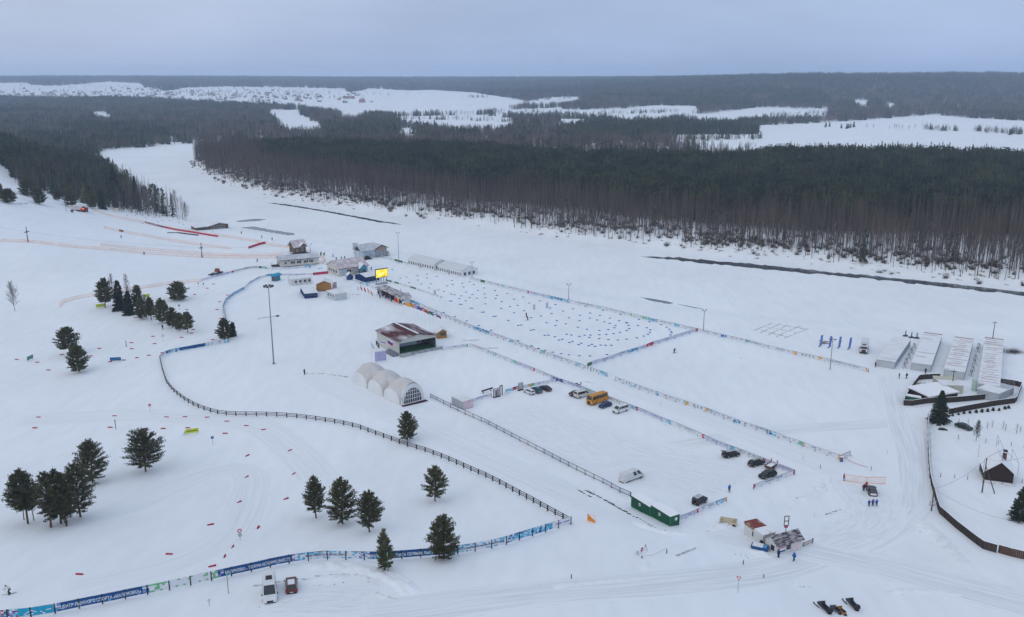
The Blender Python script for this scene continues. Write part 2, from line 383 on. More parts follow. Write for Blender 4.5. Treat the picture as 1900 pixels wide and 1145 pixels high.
# overcast: brighter overhead than at the horizon, slow cloud structure
ramp = N.new('ShaderNodeValToRGB'); cr = ramp.color_ramp; L(sep.outputs['Z'], ramp.inputs[0])
cr.elements[0].position = 0.0; cr.elements[0].color = (3.7, 4.85, 7.45, 1)
cr.elements[1].position = 1.0; cr.elements[1].color = (5.7, 6.6, 8.2, 1)
e = cr.elements.new(0.10); e.color = (4.1, 5.15, 7.4, 1)
e = cr.elements.new(0.30); e.color = (5.0, 6.0, 7.8, 1)
mp = N.new('ShaderNodeMapping'); mp.inputs['Scale'].default_value = (1.0, 1.0, 3.5); L(tc.outputs['Generated'], mp.inputs[0])
no = N.new('ShaderNodeTexNoise'); no.inputs['Scale'].default_value = 2.6; no.inputs['Detail'].default_value = 6; no.inputs['Roughness'].default_value = 0.55; L(mp.outputs[0], no.inputs['Vector'])
mr = N.new('ShaderNodeMapRange'); mr.inputs[1].default_value = 0.3; mr.inputs[2].default_value = 0.7; mr.inputs[3].default_value = 0.88; mr.inputs[4].default_value = 1.12; L(no.outputs['Fac'], mr.inputs[0])
mul = N.new('ShaderNodeMix'); mul.data_type = 'RGBA'; mul.blend_type = 'MULTIPLY'; mul.inputs[0].default_value = 1; L(ramp.outputs[0], mul.inputs[6]); L(mr.outputs[0], mul.inputs[7])
# the cloud deck is paler towards the west (left)
rl = N.new('ShaderNodeMapRange'); rl.inputs[1].default_value = -0.55; rl.inputs[2].default_value = 0.1; rl.inputs[3].default_value = 1; rl.inputs[4].default_value = 0; rl.interpolation_type = 'SMOOTHSTEP'; L(sep.outputs['X'], rl.inputs[0])
pal = N.new('ShaderNodeMix'); pal.data_type = 'RGBA'; pal.blend_type = 'MULTIPLY'; L(rl.outputs[0], pal.inputs[0]); L(mul.outputs[2], pal.inputs[6]); pal.inputs[7].default_value = (1.22, 1.1, 0.97, 1)
mix = N.new('ShaderNodeMix'); mix.data_type = 'RGBA'; mix.inputs[0].default_value = 0.9; L(sky.outputs[0], mix.inputs[6]); L(pal.outputs[2], mix.inputs[7])
L(mix.outputs[2], bg.inputs['Color']); bg.inputs['Strength'].default_value = 0.1
sl = bpy.data.lights.new('sun', 'SUN'); sl.energy = 0.5; sl.angle = R(70); sl.color = (1, 0.96, 0.9)
so = link('sun', sl); so.rotation_euler = (R(90) - SUN_EL, 0, math.pi - SUN_AZ + math.pi)
d = Vector((math.sin(SUN_AZ) * math.cos(SUN_EL), math.cos(SUN_AZ) * math.cos(SUN_EL), math.sin(SUN_EL)))
so.rotation_euler = (-d).to_track_quat('-Z', 'Y').to_euler(); so.location = (0, 0, 300)

hz = MB().box(-10400, 10400, -400, 10400, -2.8, 230, SNOW)
hm = bpy.data.materials.new('haze'); hm.use_nodes = True; hn = hm.node_tree; hn.nodes.remove(hn.nodes['Principled BSDF'])
pv = hn.nodes.new('ShaderNodeVolumePrincipled'); pv.inputs['Density'].default_value = 1.05e-4; pv.inputs['Color'].default_value = (0.62, 0.78, 1.0, 1); pv.inputs['Anisotropy'].default_value = 0.0
hn.links.new(pv.outputs[0], hn.nodes['Material Output'].inputs['Volume'])
hz.mats = [hm]; ho = tag(hz.obj('haze'), 'pale grey haze hanging over the valley', 'haze', kind='stuff')

cam = bpy.data.cameras.new('camera'); co = link('camera', cam); SC.camera = co
co.location = (0, 0, CAMH); co.rotation_euler = (math.pi / 2 - PIT, 0, 0)
cam.sensor_width = 36; cam.lens = F / 1900 * 36; cam.clip_end = 40000; cam.clip_start = 1
SC.view_settings.view_transform = 'Standard'; SC.view_settings.look = 'None'; SC.view_settings.exposure = 0.07; SC.view_settings.gamma = 1
SC.cycles.volume_bounces = 1; SC.cycles.max_bounces = 6; SC.cycles.transparent_max_bounces = 12
SC.cycles.volume_step_rate = 1
for px in ([(880,768),(905,762),(925,772)], [(905,790),(930,786),(950,792)], [(985,808),(1010,822),(1035,832)], [(1215,790),(1240,800),(1262,812)], [(490,1132),(500,1136),(512,1133)], [(560,1090),(600,1085),(640,1100)], [(1400,1035),(1412,1038)]):
    earth(px, .1, 12, .8)
# ================================================================ TREES
BARK = M('pine_bark', (0.13, 0.085, 0.06), 0.9, 0.1, var=0.3, scale=2)
BBARK = M('birch_bark', (0.17, 0.145, 0.13), 0.9, 0.1, var=0.5, scale=1.2, stretch=(1, 1, 4))
GBARK = M('grey_bark', (0.085, 0.07, 0.065), 0.9, 0.1, var=0.3, scale=2)
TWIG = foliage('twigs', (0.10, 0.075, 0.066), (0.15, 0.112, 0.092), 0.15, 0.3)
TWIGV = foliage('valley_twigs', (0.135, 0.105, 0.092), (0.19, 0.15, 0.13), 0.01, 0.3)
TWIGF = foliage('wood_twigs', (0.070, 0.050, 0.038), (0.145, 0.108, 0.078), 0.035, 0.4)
PINEF = foliage('pine_needles', (0.078, 0.085, 0.042), (0.17, 0.162, 0.08), 0.8, 0.2)
SPRF = foliage('spruce_needles', (0.028, 0.042, 0.027), (0.06, 0.076, 0.042), 0.7, 0.2)
WOODF = foliage('wood_needles', (0.036, 0.050, 0.029), (0.085, 0.098, 0.046), 0.035, 0.4)
V3 = Vector
def tuft(mb, p, d, size, m, rnd):
    d = V3(d).normalized(); a = d.orthogonal().normalized(); a.rotate(Matrix.Rotation(rnd.uniform(0, 6.28), 3, d)); b = d.cross(a)
    w = size * 0.22
    for s in (a, b):
        mb.add([p - s * w * .4, p + d * size * .55 - s * w, p + d * size, p + d * size * .55 + s * w, p + s * w * .4], [(0, 1, 2, 3, 4)], m)
def conifer(H_, Rd, zb, seed, kind='pine', mat=None, dens=1.0, ts=0.5, lean=0.0, stems=1):
    """returns (trunk MB, crown MB): whorled limbs carrying needle tufts"""
    rnd = random.Random(seed); tr, cr = MB(), MB(); mat = mat or (PINEF if kind == 'pine' else SPRF)
    for st in range(stems):
        az0 = rnd.uniform(0, 6.28); lx = lean * H_ * math.cos(az0 + st * 3.1); ly = lean * H_ * math.sin(az0 + st * 3.1)
        def axis(z): t = z / H_; return V3((lx * t + .12 * math.sin(z * .9 + seed), ly * t + .1 * math.sin(z * .7 + 2 + seed), z))
        r0 = 0.016 * H_ + .03; pts = [axis(H_ * k / 7) for k in range(8)]; pts[0].z = -0.4
        tr.path(pts, [r0 * (1 - .93 * k / 7) for k in range(8)], BARK, 7)
        z = zb * H_; ga = rnd.uniform(0, 6)
        hk = H_ * rnd.uniform(.92, 1.0)
        while z < hk - .15:
            t = (z - zb * H_) / (H_ - zb * H_)
            if kind == 'pine':
                L_ = Rd * min(1.0, 0.62 + 1.6 * t) * (1 - t ** 1.7) ** .75 * (1.0 if stems == 1 else .8); el = R(-2 + 52 * t)
                nb = 6 if t < .75 else 4; stp = .42
            else:
                L_ = Rd * (1 - t) ** .9 + .12; el = R(-18 + 45 * t * t); nb = 7; stp = .36
            for k in range(max(3, int(nb * dens))):
                if rnd.random() < .08: continue
                ga += 2.4 + rnd.uniform(-.4, .4); l = L_ * rnd.uniform(.72, 1.12) + .12
                d = V3((math.cos(ga) * math.cos(el), math.sin(ga) * math.cos(el), math.sin(el)))
                o = axis(z + rnd.uniform(-.15, .15)); tip = o + d * l + V3((0, 0, (.16 if kind == 'pine' else -.06) * l))
                mid = o.lerp(tip, .5) - V3((0, 0, .05 * l))
                tr.tube(o, mid, .018 * l + .01, .012 * l + .006, BARK, 4, False); tr.tube(mid, tip, .012 * l + .006, .005, BARK, 3, False)
                n = max(3, int(l * 19 * dens / (ts / .5)))
                for j in range(n):
                    s = (.28 if t < .8 else .1) + (1.0 - .28) * (j + rnd.random()) / n
                    p = (o.lerp(mid, s * 2) if s < .5 else mid.lerp(tip, s * 2 - 1)) + V3((rnd.gauss(0, .16) * (l * .4 + .2), rnd.gauss(0, .16) * (l * .4 + .2), rnd.gauss(.02, .10)))
                    dd = d * .7 + V3((rnd.gauss(0, .5), rnd.gauss(0, .5), rnd.uniform(0, .9) if kind == 'pine' else rnd.uniform(-.6, .35)))
                    tuft(cr, p, dd, ts * rnd.uniform(.7, 1.3), mat, rnd)
            z += stp * rnd.uniform(.75, 1.25) * (H_ / 9) ** .5
        for _ in range(6): tuft(cr, axis(hk - rnd.uniform(0, .5)), V3((rnd.gauss(0, .3), rnd.gauss(0, .3), 1)), ts * 1.1, mat, rnd)
    return tr, cr
def bare(H_, Rd, zb, seed, bark, tw, n1=26, n2=7, wid=.05, up=.75, brush=False):
    """leafless tree: trunk, limbs and a fine spray of twigs"""
    rnd = random.Random(seed); tr, cr = MB(), MB()
    bx, by = rnd.uniform(-.05, .05), rnd.uniform(-.05, .05)
    def axis(z): return V3((bx * z + .1 * math.sin(z * .6 + seed), by * z + .1 * math.sin(z * .5 + seed * 2), z))
    r0 = .0075 * H_ + .02; ks = 6
    pts = [axis(H_ * .97 * k / ks) for k in range(ks + 1)]; pts[0].z = -.5
    tr.path(pts, [r0 * (1 - .9 * k / ks) + .012 for k in range(ks + 1)], bark, 5)
    for i in range(n1):
        t = zb + (1 - zb) * (i + rnd.random()) / n1; z = t * H_ * .96; az = i * 2.4 + rnd.uniform(-.5, .5)
        u = (t - zb) / (1 - zb); L_ = Rd * (1 - .75 * u) * min(1, .55 + 2 * u) * rnd.uniform(.7, 1.25) * 1.5
        el = up * rnd.uniform(.8, 1.2) + .3 * u
        d = V3((math.cos(az) * math.cos(el), math.sin(az) * math.cos(el), math.sin(el))); o = axis(z); tip = o + d * L_
        cr.add([o + d.orthogonal().normalized() * wid * .9, o - d.orthogonal().normalized() * wid * .9, tip], [(0, 1, 2)], tw)
        a = d.cross(V3((0, 0, 1))).normalized()
        cr.add([o + a * wid * .9, o - a * wid * .9, tip], [(0, 1, 2)], tw)
        for j in range(n2):
            s = .25 + .7 * (j + rnd.random()) / n2; p = o.lerp(tip, s)
            dd = (d + V3((rnd.gauss(0, .5), rnd.gauss(0, .5), rnd.gauss(.15, .35)))).normalized(); l = L_ * rnd.uniform(.25, .5) + .25
            q = dd.orthogonal().normalized(); q.rotate(Matrix.Rotation(rnd.uniform(0, 6.28), 3, dd))
            e = p + dd * l
            cr.add([p + q * wid * .55, p - q * wid * .55, e], [(0, 1, 2)], tw)
            if brush:
                for _ in range(2):
                    p2 = p.lerp(e, rnd.uniform(.3, .8)); d3 = (dd + V3((rnd.gauss(0, .6), rnd.gauss(0, .6), rnd.gauss(.1, .4)))).normalized(); q2 = d3.orthogonal().normalized()
                    cr.add([p2 + q2 * wid * .4, p2 - q2 * wid * .4, p2 + d3 * l * .6], [(0, 1, 2)], tw)
    return tr, cr
def merge(parts):
    """several (MB, offset, rot, scale) into one MB: used for patches of far-off wood"""
    o = MB()
    for mb, (x, y, z), rz, s in parts:
        c, n = math.cos(rz) * s, math.sin(rz) * s
        v = [(x + a * c - b * n, y + a * n + b * c, z + e * s) for a, b, e in mb.v]
        k = len(o.v); o.v += v; rem = [o.mi(m) for m in mb.mats]
        o.f += [tuple(i + k for i in f) for f in mb.f]; o.m += [rem[i] for i in mb.m]
    return o
def rough_conifer(H_, Rd, zb, seed, mat, tiers=5, nq=6):
    """far-off conifer: stem and layered sprays"""
    rnd = random.Random(seed); m = MB(); m.tube((0, 0, -.5), (0, 0, H_ * .9), .16, .03, GBARK, 4, False)
    for i in range(tiers):
        t = i / tiers; z = H_ * (zb + (1 - zb) * t); r = Rd * (1 - t) ** .8 + .2; hh = H_ * (1 - zb) / tiers * 1.5
        for k in range(nq):
            az = rnd.uniform(0, 6.28); l = r * rnd.uniform(.7, 1.2); w_ = l * .75
            d = V3((math.cos(az), math.sin(az), 0)); s = V3((-d.y, d.x, 0)); o = V3((0, 0, z + hh * .75)); tip = V3((0, 0, z)) + d * l
            m.add([o, tip - s * w_ * .5 + V3((0, 0, rnd.uniform(-.2, .2) * hh)), tip + d * l * .12 - V3((0, 0, .1 * hh)), tip + s * w_ * .5 + V3((0, 0, rnd.uniform(-.2, .2) * hh))], [(0, 1, 2, 3)], mat)
    for k in range(3):
        az = k * 2.1; m.add([(math.cos(az) * .25, math.sin(az) * .25, H_ * .88), (-math.cos(az) * .25, -math.sin(az) * .25, H_ * .88), (0, 0, H_ * 1.02)], [(0, 1, 2)], mat)
    return m
def rough_pine(H_, Rd, seed, mat, n=70):
    """far-off forest pine: bare stem, ragged rounded top"""
    rnd = random.Random(seed); m = MB(); m.tube((0, 0, -.5), (0, 0, H_ * .92), .17, .05, BARK, 4, False)
    for i in range(n):
        u = rnd.random(); z = H_ * (.52 + .48 * u); r = Rd * (1 - u ** 2.2) ** .5 * rnd.random() ** .4; az = rnd.uniform(0, 6.28)
        p = V3((r * math.cos(az), r * math.sin(az), z)); d = V3((math.cos(az), math.sin(az), rnd.uniform(-.1, .9))).normalized()
        tuft(m, p, d, rnd.uniform(1.2, 2.0), mat, rnd)
    return m
# ---------------------------------------------------------------- far-off woods: one scattered object each
def scatter(name, label, pts, protos, rot=None, scl=None, idx=None):
    n = len(pts)
    if n == 0: return
    c = bpy.data.collections.new(name + '_kinds')
    for i, mb in enumerate(protos):
        o = bpy.data.objects.new('%s_kind_%02d' % (name, i), mb.mesh(name + '_shape')); c.objects.link(o)
    me = bpy.data.meshes.new(name); me.vertices.add(n); me.vertices.foreach_set('co', np.asarray(pts, np.float32).ravel())
    for nm, ty, a in (('rot', 'FLOAT', rng.uniform(0, 6.28, n) if rot is None else rot), ('scl', 'FLOAT', rng.uniform(.8, 1.2, n) if scl is None else scl), ('idx', 'INT', rng.integers(0, len(protos), n) if idx is None else idx)):
        at = me.attributes.new(nm, ty, 'POINT'); at.data.foreach_set('value', np.asarray(a, np.float32 if ty == 'FLOAT' else np.int32))
    o = link(name, me); ng = bpy.data.node_groups.new(name, 'GeometryNodeTree')
    ng.interface.new_socket('Geometry', in_out='INPUT', socket_type='NodeSocketGeometry'); ng.interface.new_socket('Geometry', in_out='OUTPUT', socket_type='NodeSocketGeometry')
    N = ng.nodes; L = ng.links.new
    gi, go = N.new('NodeGroupInput'), N.new('NodeGroupOutput'); ip = N.new('GeometryNodeInstanceOnPoints'); ci = N.new('GeometryNodeCollectionInfo')
    ci.inputs['Collection'].default_value = c; ci.inputs['Separate Children'].default_value = True; ci.inputs['Reset Children'].default_value = True
    def attr(nm, ty):
        a = N.new('GeometryNodeInputNamedAttribute'); a.data_type = ty; a.inputs['Name'].default_value = nm; return a.outputs['Attribute']
    L(gi.outputs[0], ip.inputs['Points']); L(ci.outputs[0], ip.inputs['Instance']); ip.inputs['Pick Instance'].default_value = True
    L(attr('idx', 'INT'), ip.inputs['Instance Index']); L(attr('scl', 'FLOAT'), ip.inputs['Scale'])
    cb = N.new('ShaderNodeCombineXYZ'); L(attr('rot', 'FLOAT'), cb.inputs[2]); L(cb.outputs[0], ip.inputs['Rotation'])
    L(ip.outputs[0], go.inputs[0]); md = o.modifiers.new('scatter', 'NODES'); md.node_group = ng
    return tag(o, label, 'woodland', kind='stuff')
def pin(u, v, poly):
    return poly_sd(u, v, poly) < 0
def nz(x, y, s, k=0.0):
    """cheap smooth noise in -1..1"""
    return (np.sin(x / s + 1.7 + k) * np.sin(y / (s * 1.13) + .4 * k) + .6 * np.sin((x + y) / (s * .57) + k) * np.sin((x - .7 * y) / (s * .71) + 2 * k) + .4 * np.sin(x / (s * .23) + 3 * k) * np.sin(y / (s * .29) + k)) / 1.6
FIELDS = [
 [(-60,154),(50,154),(56,158),(100,160),(150,157),(200,152),(260,155),(270,163),(310,170),(345,163),(420,161),(470,162),(560,163),(640,165),(645,172),(690,165),(760,168),(800,167),(880,172),(960,185),(975,190),(920,200),(880,205),(800,206),(720,208),(640,203),(560,195),(500,191),(400,188),(300,181),(200,179),(100,180),(-60,176)],
 [(632,206),(673,206),(680,209),(657,214),(632,214)],
 [(724,217),(799,215),(875,213),(952,220),(926,234),(850,232),(774,225)],
 [(890,210),(950,204),(1036,200),(1046,204),(1117,203),(1168,201),(1213,196),(1294,197),(1298,202),(1264,211),(1168,218),(1092,211),(965,209)],
 [(975,188),(1040,180),(1080,180),(1060,186),(1000,193)],
 [(930,219),(1036,222),(1048,228),(1120,222),(1190,222),(1270,218),(1340,222),(1420,215),(1531,214),(1536,201),(1500,203),(1413,199),(1320,211),(1260,217),(1120,221),(1036,221)],
 [(1406,234),(1420,233),(1557,227),(1734,213),(1785,219),(1990,229),(1990,318),(1700,312),(1500,310),(1430,306),(1390,285),(1440,262),(1332,259),(1256,257),(1241,252),(1370,250),(1420,248)],
 [(1279,271),(1332,267),(1373,265),(1380,274),(1332,273)],
 [(165,209),(185,208),(205,214),(235,216),(200,216)],
 [(745,237),(758,240),(771,249),(756,247)],
 [(1580,188),(1606,187),(1612,180),(1607,196)], [(1642,193),(1657,192),(1660,197),(1644,196)],
 [(1172,256),(1185,259),(1198,260),(1180,262)],
 [(498,204),(556,204),(553,211),(570,220),(598,236),(531,237),(520,218),(505,210)],
]
EBACK = [(-400,268),(350,290),(400,284),(600,280),(700,284),(850,290),(950,299),(1100,308),(1250,312),(1380,308),(1420,301),(1500,300),(1700,302),(1900,308),(2300,322)]
def inside_bank(x, y):
    """metres behind the far bank line, negative on the river side"""
    return np.where(poly_sd(x, y, FARSIDE) < 0, 1, -1) * poly_sd(x, y, FARBANK, False)
def woods():
    # candidates on a jittered polar lattice
    def lattice(r0, r1, cell, u0=-130, u1=2030):
        out = []
        r = r0
        a0, a1 = math.atan((u0 - CX) / F), math.atan((u1 - CX) / F)
        while r < r1:
            n = max(2, int(r * (a1 - a0) / cell))
            a = np.linspace(a0, a1, n) + rng.uniform(-.45, .45, n) * cell / r
            q = r + rng.uniform(-.45, .45, n) * cell
            out.append(np.stack([q * np.sin(a), q * np.cos(a)], -1)); r += cell
        P = np.concatenate(out); return P[:, 0], P[:, 1]
    def infield(u, v, hpx, wpx):
        k = np.zeros(u.shape, bool)
        for p in FIELDS:
            b = [min(a[0] for a in p) - 1, max(a[0] for a in p) + 1, min(a[1] for a in p) - 30, max(a[1] for a in p) + 40]
            s = np.nonzero((u > b[0]) & (u < b[1]) & (v > b[2]) & (v < b[3]))[0]
            if len(s):
                for f in (0., .45, .85):
                    for g in (-1, 0, 1): k[s] |= pin(u[s] + g * wpx[s], v[s] - f * hpx[s], p)
        return k
    # --- the wood across the river: bare birch and aspen in front, pine and spruce behind
    x, y = lattice(400, 1500, 3.3)
    fs = inside_bank(x, y); sd = poly_sd(x, y, RIVER)
    k = (fs > 8) & (sd > 6); x, y, fs = x[k], y[k], fs[k]; z = H(x, y); u, v = proj(x, y, z)
    band = 85 + 30 * nz(x, y, 60) + 40*S((u-1300)/500); vb = np.interp(u, [a[0] for a in EBACK], [a[1] for a in EBACK])
    edge = 10 + 6 * nz(x, y, 14)
    isb = (fs > edge) & (fs < band)
    thin = rng.random(len(x)) < np.clip(.8 + (fs - edge) / 60, .7, .95)
    b = isb & thin
    mixc = (rng.random(len(x)) < .012) & isb
    bs = np.stack([x[b & ~mixc], y[b & ~mixc], z[b & ~mixc] - .2], -1)
    cs = np.stack([x[mixc], y[mixc], z[mixc] - .2], -1)
    protos = []
    for i in range(7):
        t, c = bare(19 + 1.1 * i, 1.9, .34 + .03 * (i % 3), 50 + i, BBARK if i % 3 != 2 else GBARK, TWIGF, 24, 7, .055, .95)
        protos.append(merge([(t, (0, 0, 0), 0, 1), (c, (0, 0, 0), 0, 1)]))
    # the 290 nearest trees stand as trees of their own (returned); the rest is one wood
    dist = np.hypot(bs[:, 0], bs[:, 1]); ub, vb_ = proj(bs[:, 0], bs[:, 1], bs[:, 2])
    fb = inside_bank(bs[:, 0], bs[:, 1])
    score = np.where((ub > 0) & (ub < 1900), dist + fb * 6.0, 9e9); order = np.argsort(score); own, rest = order[:290], order[290:]
    scatter('birch_wood', 'bare brown birch and aspen wood along the far river bank', bs[rest], protos, scl=rng.uniform(.62, 1.12, len(rest)) * (1 + .12 * nz(bs[rest][:, 0], bs[rest][:, 1], 35)))
    sp = [rough_conifer(13 + i * 2, 2.0, .06, 70 + i, WOODF, 7, 7) for i in range(3)]
    # pine block, 4-tree patches
    x2, y2 = lattice(430, 1500, 7.0)
    fs2 = inside_bank(x2, y2); z2 = H(x2, y2); u2, v2 = proj(x2, y2, z2)
    band2 = 85 + 30 * nz(x2, y2, 60) + 40*S((u2-1300)/500); vb2 = np.interp(u2, [a[0] for a in EBACK], [a[1] for a in EBACK]) + 2.5 * nz(x2, y2, 40)
    k = (fs2 > band2 - 6) & (v2 > vb2)
    pc = []
    for i in range(6):
        rnd = random.Random(i); L_ = []
        for j in range(4):
            o = ((j % 2) * 4 - 2 + rnd.uniform(-1.3, 1.3), (j // 2) * 4 - 2 + rnd.uniform(-1.3, 1.3), 0)
            if i == 4 or rnd.random() < .12: mb = rough_conifer(rnd.uniform(17, 23), 2.2, .12, i * 10 + j, WOODF, 7, 6)
            elif i == 5 and j < 2: t, c = bare(19, 1.9, .4, 300 + j, BBARK, TWIGF, 20, 5, .07, .95); mb = merge([(t, (0, 0, 0), 0, 1), (c, (0, 0, 0), 0, 1)])
            else: mb = rough_pine(rnd.uniform(16, 21), rnd.uniform(1.7, 2.5), i * 10 + j, WOODF, 44)
            L_.append((mb, o, rnd.uniform(0, 6), 1))
        pc.append(merge(L_))
    ii = rng.choice(6, k.sum(), p=[.22, .22, .2, .2, .1, .06])
    right = S((u2[k] - 1350) / 300) * .55 * (rng.random(k.sum()))
    ii = np.where(right > .3, np.where(rng.random(k.sum()) < .5, 4, 5), ii)
    rim = k & (rng.random(len(k)) < .035)
    scatter('pine_wood', 'dark green pine and spruce wood behind the bare birches', np.stack([x2[k], y2[k], z2[k] - .3], -1), pc, scl=rng.uniform(.82, 1.12, k.sum()), idx=ii)
    scatter('spruce_wood', 'scattered dark spruces among the bare birches on the far bank', cs, sp, scl=rng.uniform(.5, 1.1, len(cs)))
    # --- the thin brown flats behind, and everything up to the far ridges
    dec, con = [], []
    for i in range(4):
        rnd = random.Random(40 + i); A, B = [], []
        for j in range(8):
            o = (rnd.uniform(-8, 8), rnd.uniform(-8, 8), 0)
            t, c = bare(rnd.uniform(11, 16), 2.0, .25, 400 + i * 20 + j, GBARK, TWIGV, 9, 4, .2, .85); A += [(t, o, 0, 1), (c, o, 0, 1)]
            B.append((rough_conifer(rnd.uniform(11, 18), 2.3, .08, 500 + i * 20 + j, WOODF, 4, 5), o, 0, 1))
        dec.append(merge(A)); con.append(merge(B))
    pts, sc, ix = [], [], []
    for r0, r1, cell, s in ((980, 2600, 12.5, 1.0), (2600, 5200, 14, 1.15), (5200, 9800, 37, 1.9)):
        x, y = lattice(r0, r1, cell, -80, 1980); z = H(x, y); u, v = proj(x, y, z)
        fs = -poly_sd(x, y, FARSIDE); sd = poly_sd(x, y, RIVER)
        vb = np.interp(u, [a[0] for a in EBACK], [a[1] for a in EBACK])
        inblock = (fs > 0) & (v > vb + 1)
        ld = left_dist(x, y); nearhill = (ld > 0) & (y < 1120) & (u < 400)
        ok = (sd > 14) & ~inblock & ~nearhill & ((fs > 0) | (y > 1040))
        hpx = 14 * s * F / np.hypot(x, y)
        ok &= ~infield(u, v, hpx, hpx * .4)
        gap = rng.random(len(x)) < np.where(y > 2200, 1.0, .84)
        ok &= gap
        cmix = .30 * (nz(x, y, 260) > .25) + .12 + .5 * ((u > 1036) & (u < 1420) & (v < 262) & (v > 222)) + .25 * S((y - 3000) / 2000) + .2 * ((u > 600) & (u < 1000) & (v < 260) & (v > 235))
        isc = rng.random(len(x)) < cmix
        pts.append(np.stack([x, y, z - .4], -1)[ok]); sc.append(s * rng.uniform(.8, 1.15, ok.sum())); ix.append(np.where(isc, 4 + rng.integers(0, 4, len(x)), rng.integers(0, 4, len(x)))[ok])
    scatter('valley_wood', 'hazy brown and green woodland covering the far valley and ridges', np.concatenate(pts), dec + con, scl=np.concatenate(sc), idx=np.concatenate(ix))
    # hedges and scrub lines on the far fields
    hp = []
    for (a, b, n, j) in [((1110,212),(1260,208),60,1.6),((960,208),(1110,214),50,1.5),((1420,216),(1540,212),45,3),((1270,260),(1420,257),60,2),((730,220),(950,226),60,1.5),((960,222),(1040,225),25,1),
                         ((650,176),(780,176),26,2.5),((520,172),(640,172),40,4),((560,180),(660,184),40,3),((860,180),(905,182),22,1.2),((1716,240),(1772,243),34,1.3),((1810,243),(1895,249),60,2.2),((980,188),(1060,183),30,2)]:
        for t in rng.random(n): hp.append((a[0] + (b[0] - a[0]) * t + rng.normal() * 2, a[1] + (b[1] - a[1]) * t + rng.normal() * j * .6))
    for _ in range(800): hp.append((rng.uniform(-20, 560), 176 + rng.normal() * 8))
    Q = [G(*p) for p in hp]
    single = []
    for i in range(3):
        rnd = random.Random(i); A = []
        for j in range(3):
            t, c = bare(rnd.uniform(8, 13), 2.4, .15, 800 + i * 9 + j, GBARK, TWIGF, 9, 4, .16, .8); o = (rnd.uniform(-4, 4), rnd.uniform(-4, 4), 0); A += [(t, o, 0, 1), (c, o, 0, 1)]
        single.append(merge(A))
    single.append(merge([(rough_conifer(12, 2.6, .1, 901, WOODF, 4, 5), (0, 0, 0), 0, 1), (rough_conifer(9, 2.2, .1, 902, WOODF, 4, 5), (4, 2, 0), 0, 1)]))
    scatter('field_scrub', 'dark bushes and hedge lines dotting the far snowy fields', np.array([(q.x, q.y, q.z - .3) for q in Q]), single, scl=rng.uniform(.6, 1.25, len(Q)))
    # --- the wooded hillside above the ski slope
    x, y = lattice(480, 1150, 3.9, -130, 420); ld = left_dist(x, y); sd = poly_sd(x, y, RIVER); z = H(x, y); u, v = proj(x, y, z)
    line = np.interp(u, [-130, 0, 18, 30, 60, 90, 130, 180, 250, 300, 345, 380], [302, 304, 322, 343, 356, 362, 372, 384, 398, 404, 408, 415]) + 2.0 * nz(x, y, 9)
    k = (ld > -14) & (sd > 3) & (v < line) & (y < 1100) & (y > 480)
    isc = rng.random(len(x)) < np.clip(.36 + .3 * nz(x, y, 45) + .25 * (v < 330), .15, .9) * np.where((u > 225) & (v > 350), .3, 1)
    a = k & isc; b = k & ~isc & (rng.random(len(x)) < .95)
    hp_ = [rough_conifer(15 + 2 * i, 2.5, .06, 600 + i, WOODF, 8, 7) for i in range(3)] + [rough_pine(16, 2.6, 610, WOODF, 80)]
    scatter('hillside_conifers', 'dark spruces and pines covering the hillside above the ski slope', np.stack([x[a], y[a], z[a] - .3], -1), hp_, scl=rng.uniform(.55, 1.1, a.sum()))
    scatter('hillside_birches', 'bare brown trees mixed into the wooded hillside by the ski slope', np.stack([x[b], y[b], z[b] - .3], -1), protos, scl=rng.uniform(.55, .9, b.sum()))
    # --- bank scrub and dead grass
    x, y = lattice(400, 1150, 2.6); fs = inside_bank(x, y); sd = poly_sd(x, y, RIVER)
    pr = np.exp(-((fs - 20) / 11) ** 2) * .75 + .12 * (fs > 3) * (fs < 14) + .25 * (fs > 20) * (fs < 60)
    k = (rng.random(len(x)) < pr * (.6 + .6 * nz(x, y, 22))) & (sd > 2); z = H(x, y)
    REED = foliage('dead_grass', (0.2, 0.12, 0.07), (0.3, 0.19, 0.12), 0.05, .3)
    sh = []
    for i in range(4):
        mb = MB(); rnd = random.Random(900 + i)
        for _ in range(60 if i < 2 else 26):
            az, el = rnd.uniform(0, 6.28), rnd.uniform(.5, 1.4); l = rnd.uniform(.6, 2.6) if i < 2 else rnd.uniform(.3, .8); o = V3((rnd.gauss(0, .35), rnd.gauss(0, .35), 0)); d = V3((math.cos(az) * math.cos(el), math.sin(az) * math.cos(el), math.sin(el)))
            q = d.orthogonal().normalized() * (.06 if i < 2 else .07); mb.add([o + q, o - q, o + d * l], [(0, 1, 2)], TWIGF if i < 2 else REED)
        sh.append(mb)
    ix = np.where(rng.random(k.sum()) < np.where(fs[k] < 14, .2, .85), rng.integers(0, 2, k.sum()), rng.integers(2, 4, k.sum()))
    scatter('bank_scrub', 'low brown scrub and dead grass along the snowy far bank', np.stack([x[k], y[k], z[k]], -1), sh, scl=rng.uniform(.7, 1.8, k.sum()), idx=ix)
    return bs[own]
OWN = woods()
kinds = []
for i in range(6):
    t, c = bare(20 + i, 1.9, .33, 250 + i, (BBARK, BBARK, GBARK)[i % 3], TWIGF, 26, 7, .05, .95)
    kinds.append((t.mesh('trunk'), c.mesh('crown')))
for i, (x, y, z) in enumerate(OWN):
    o = thing('bare_tree', 'slender bare tree at the front edge of the brown wood across the river', 'tree', (x, y, z), random.uniform(0, 6), 'bare trees along the far bank')
    s = random.uniform(.7, 1.1); o.scale = (s, s, s); k = kinds[i % 6]
    link('trunk', k[0], o); link('crown', k[1], o)
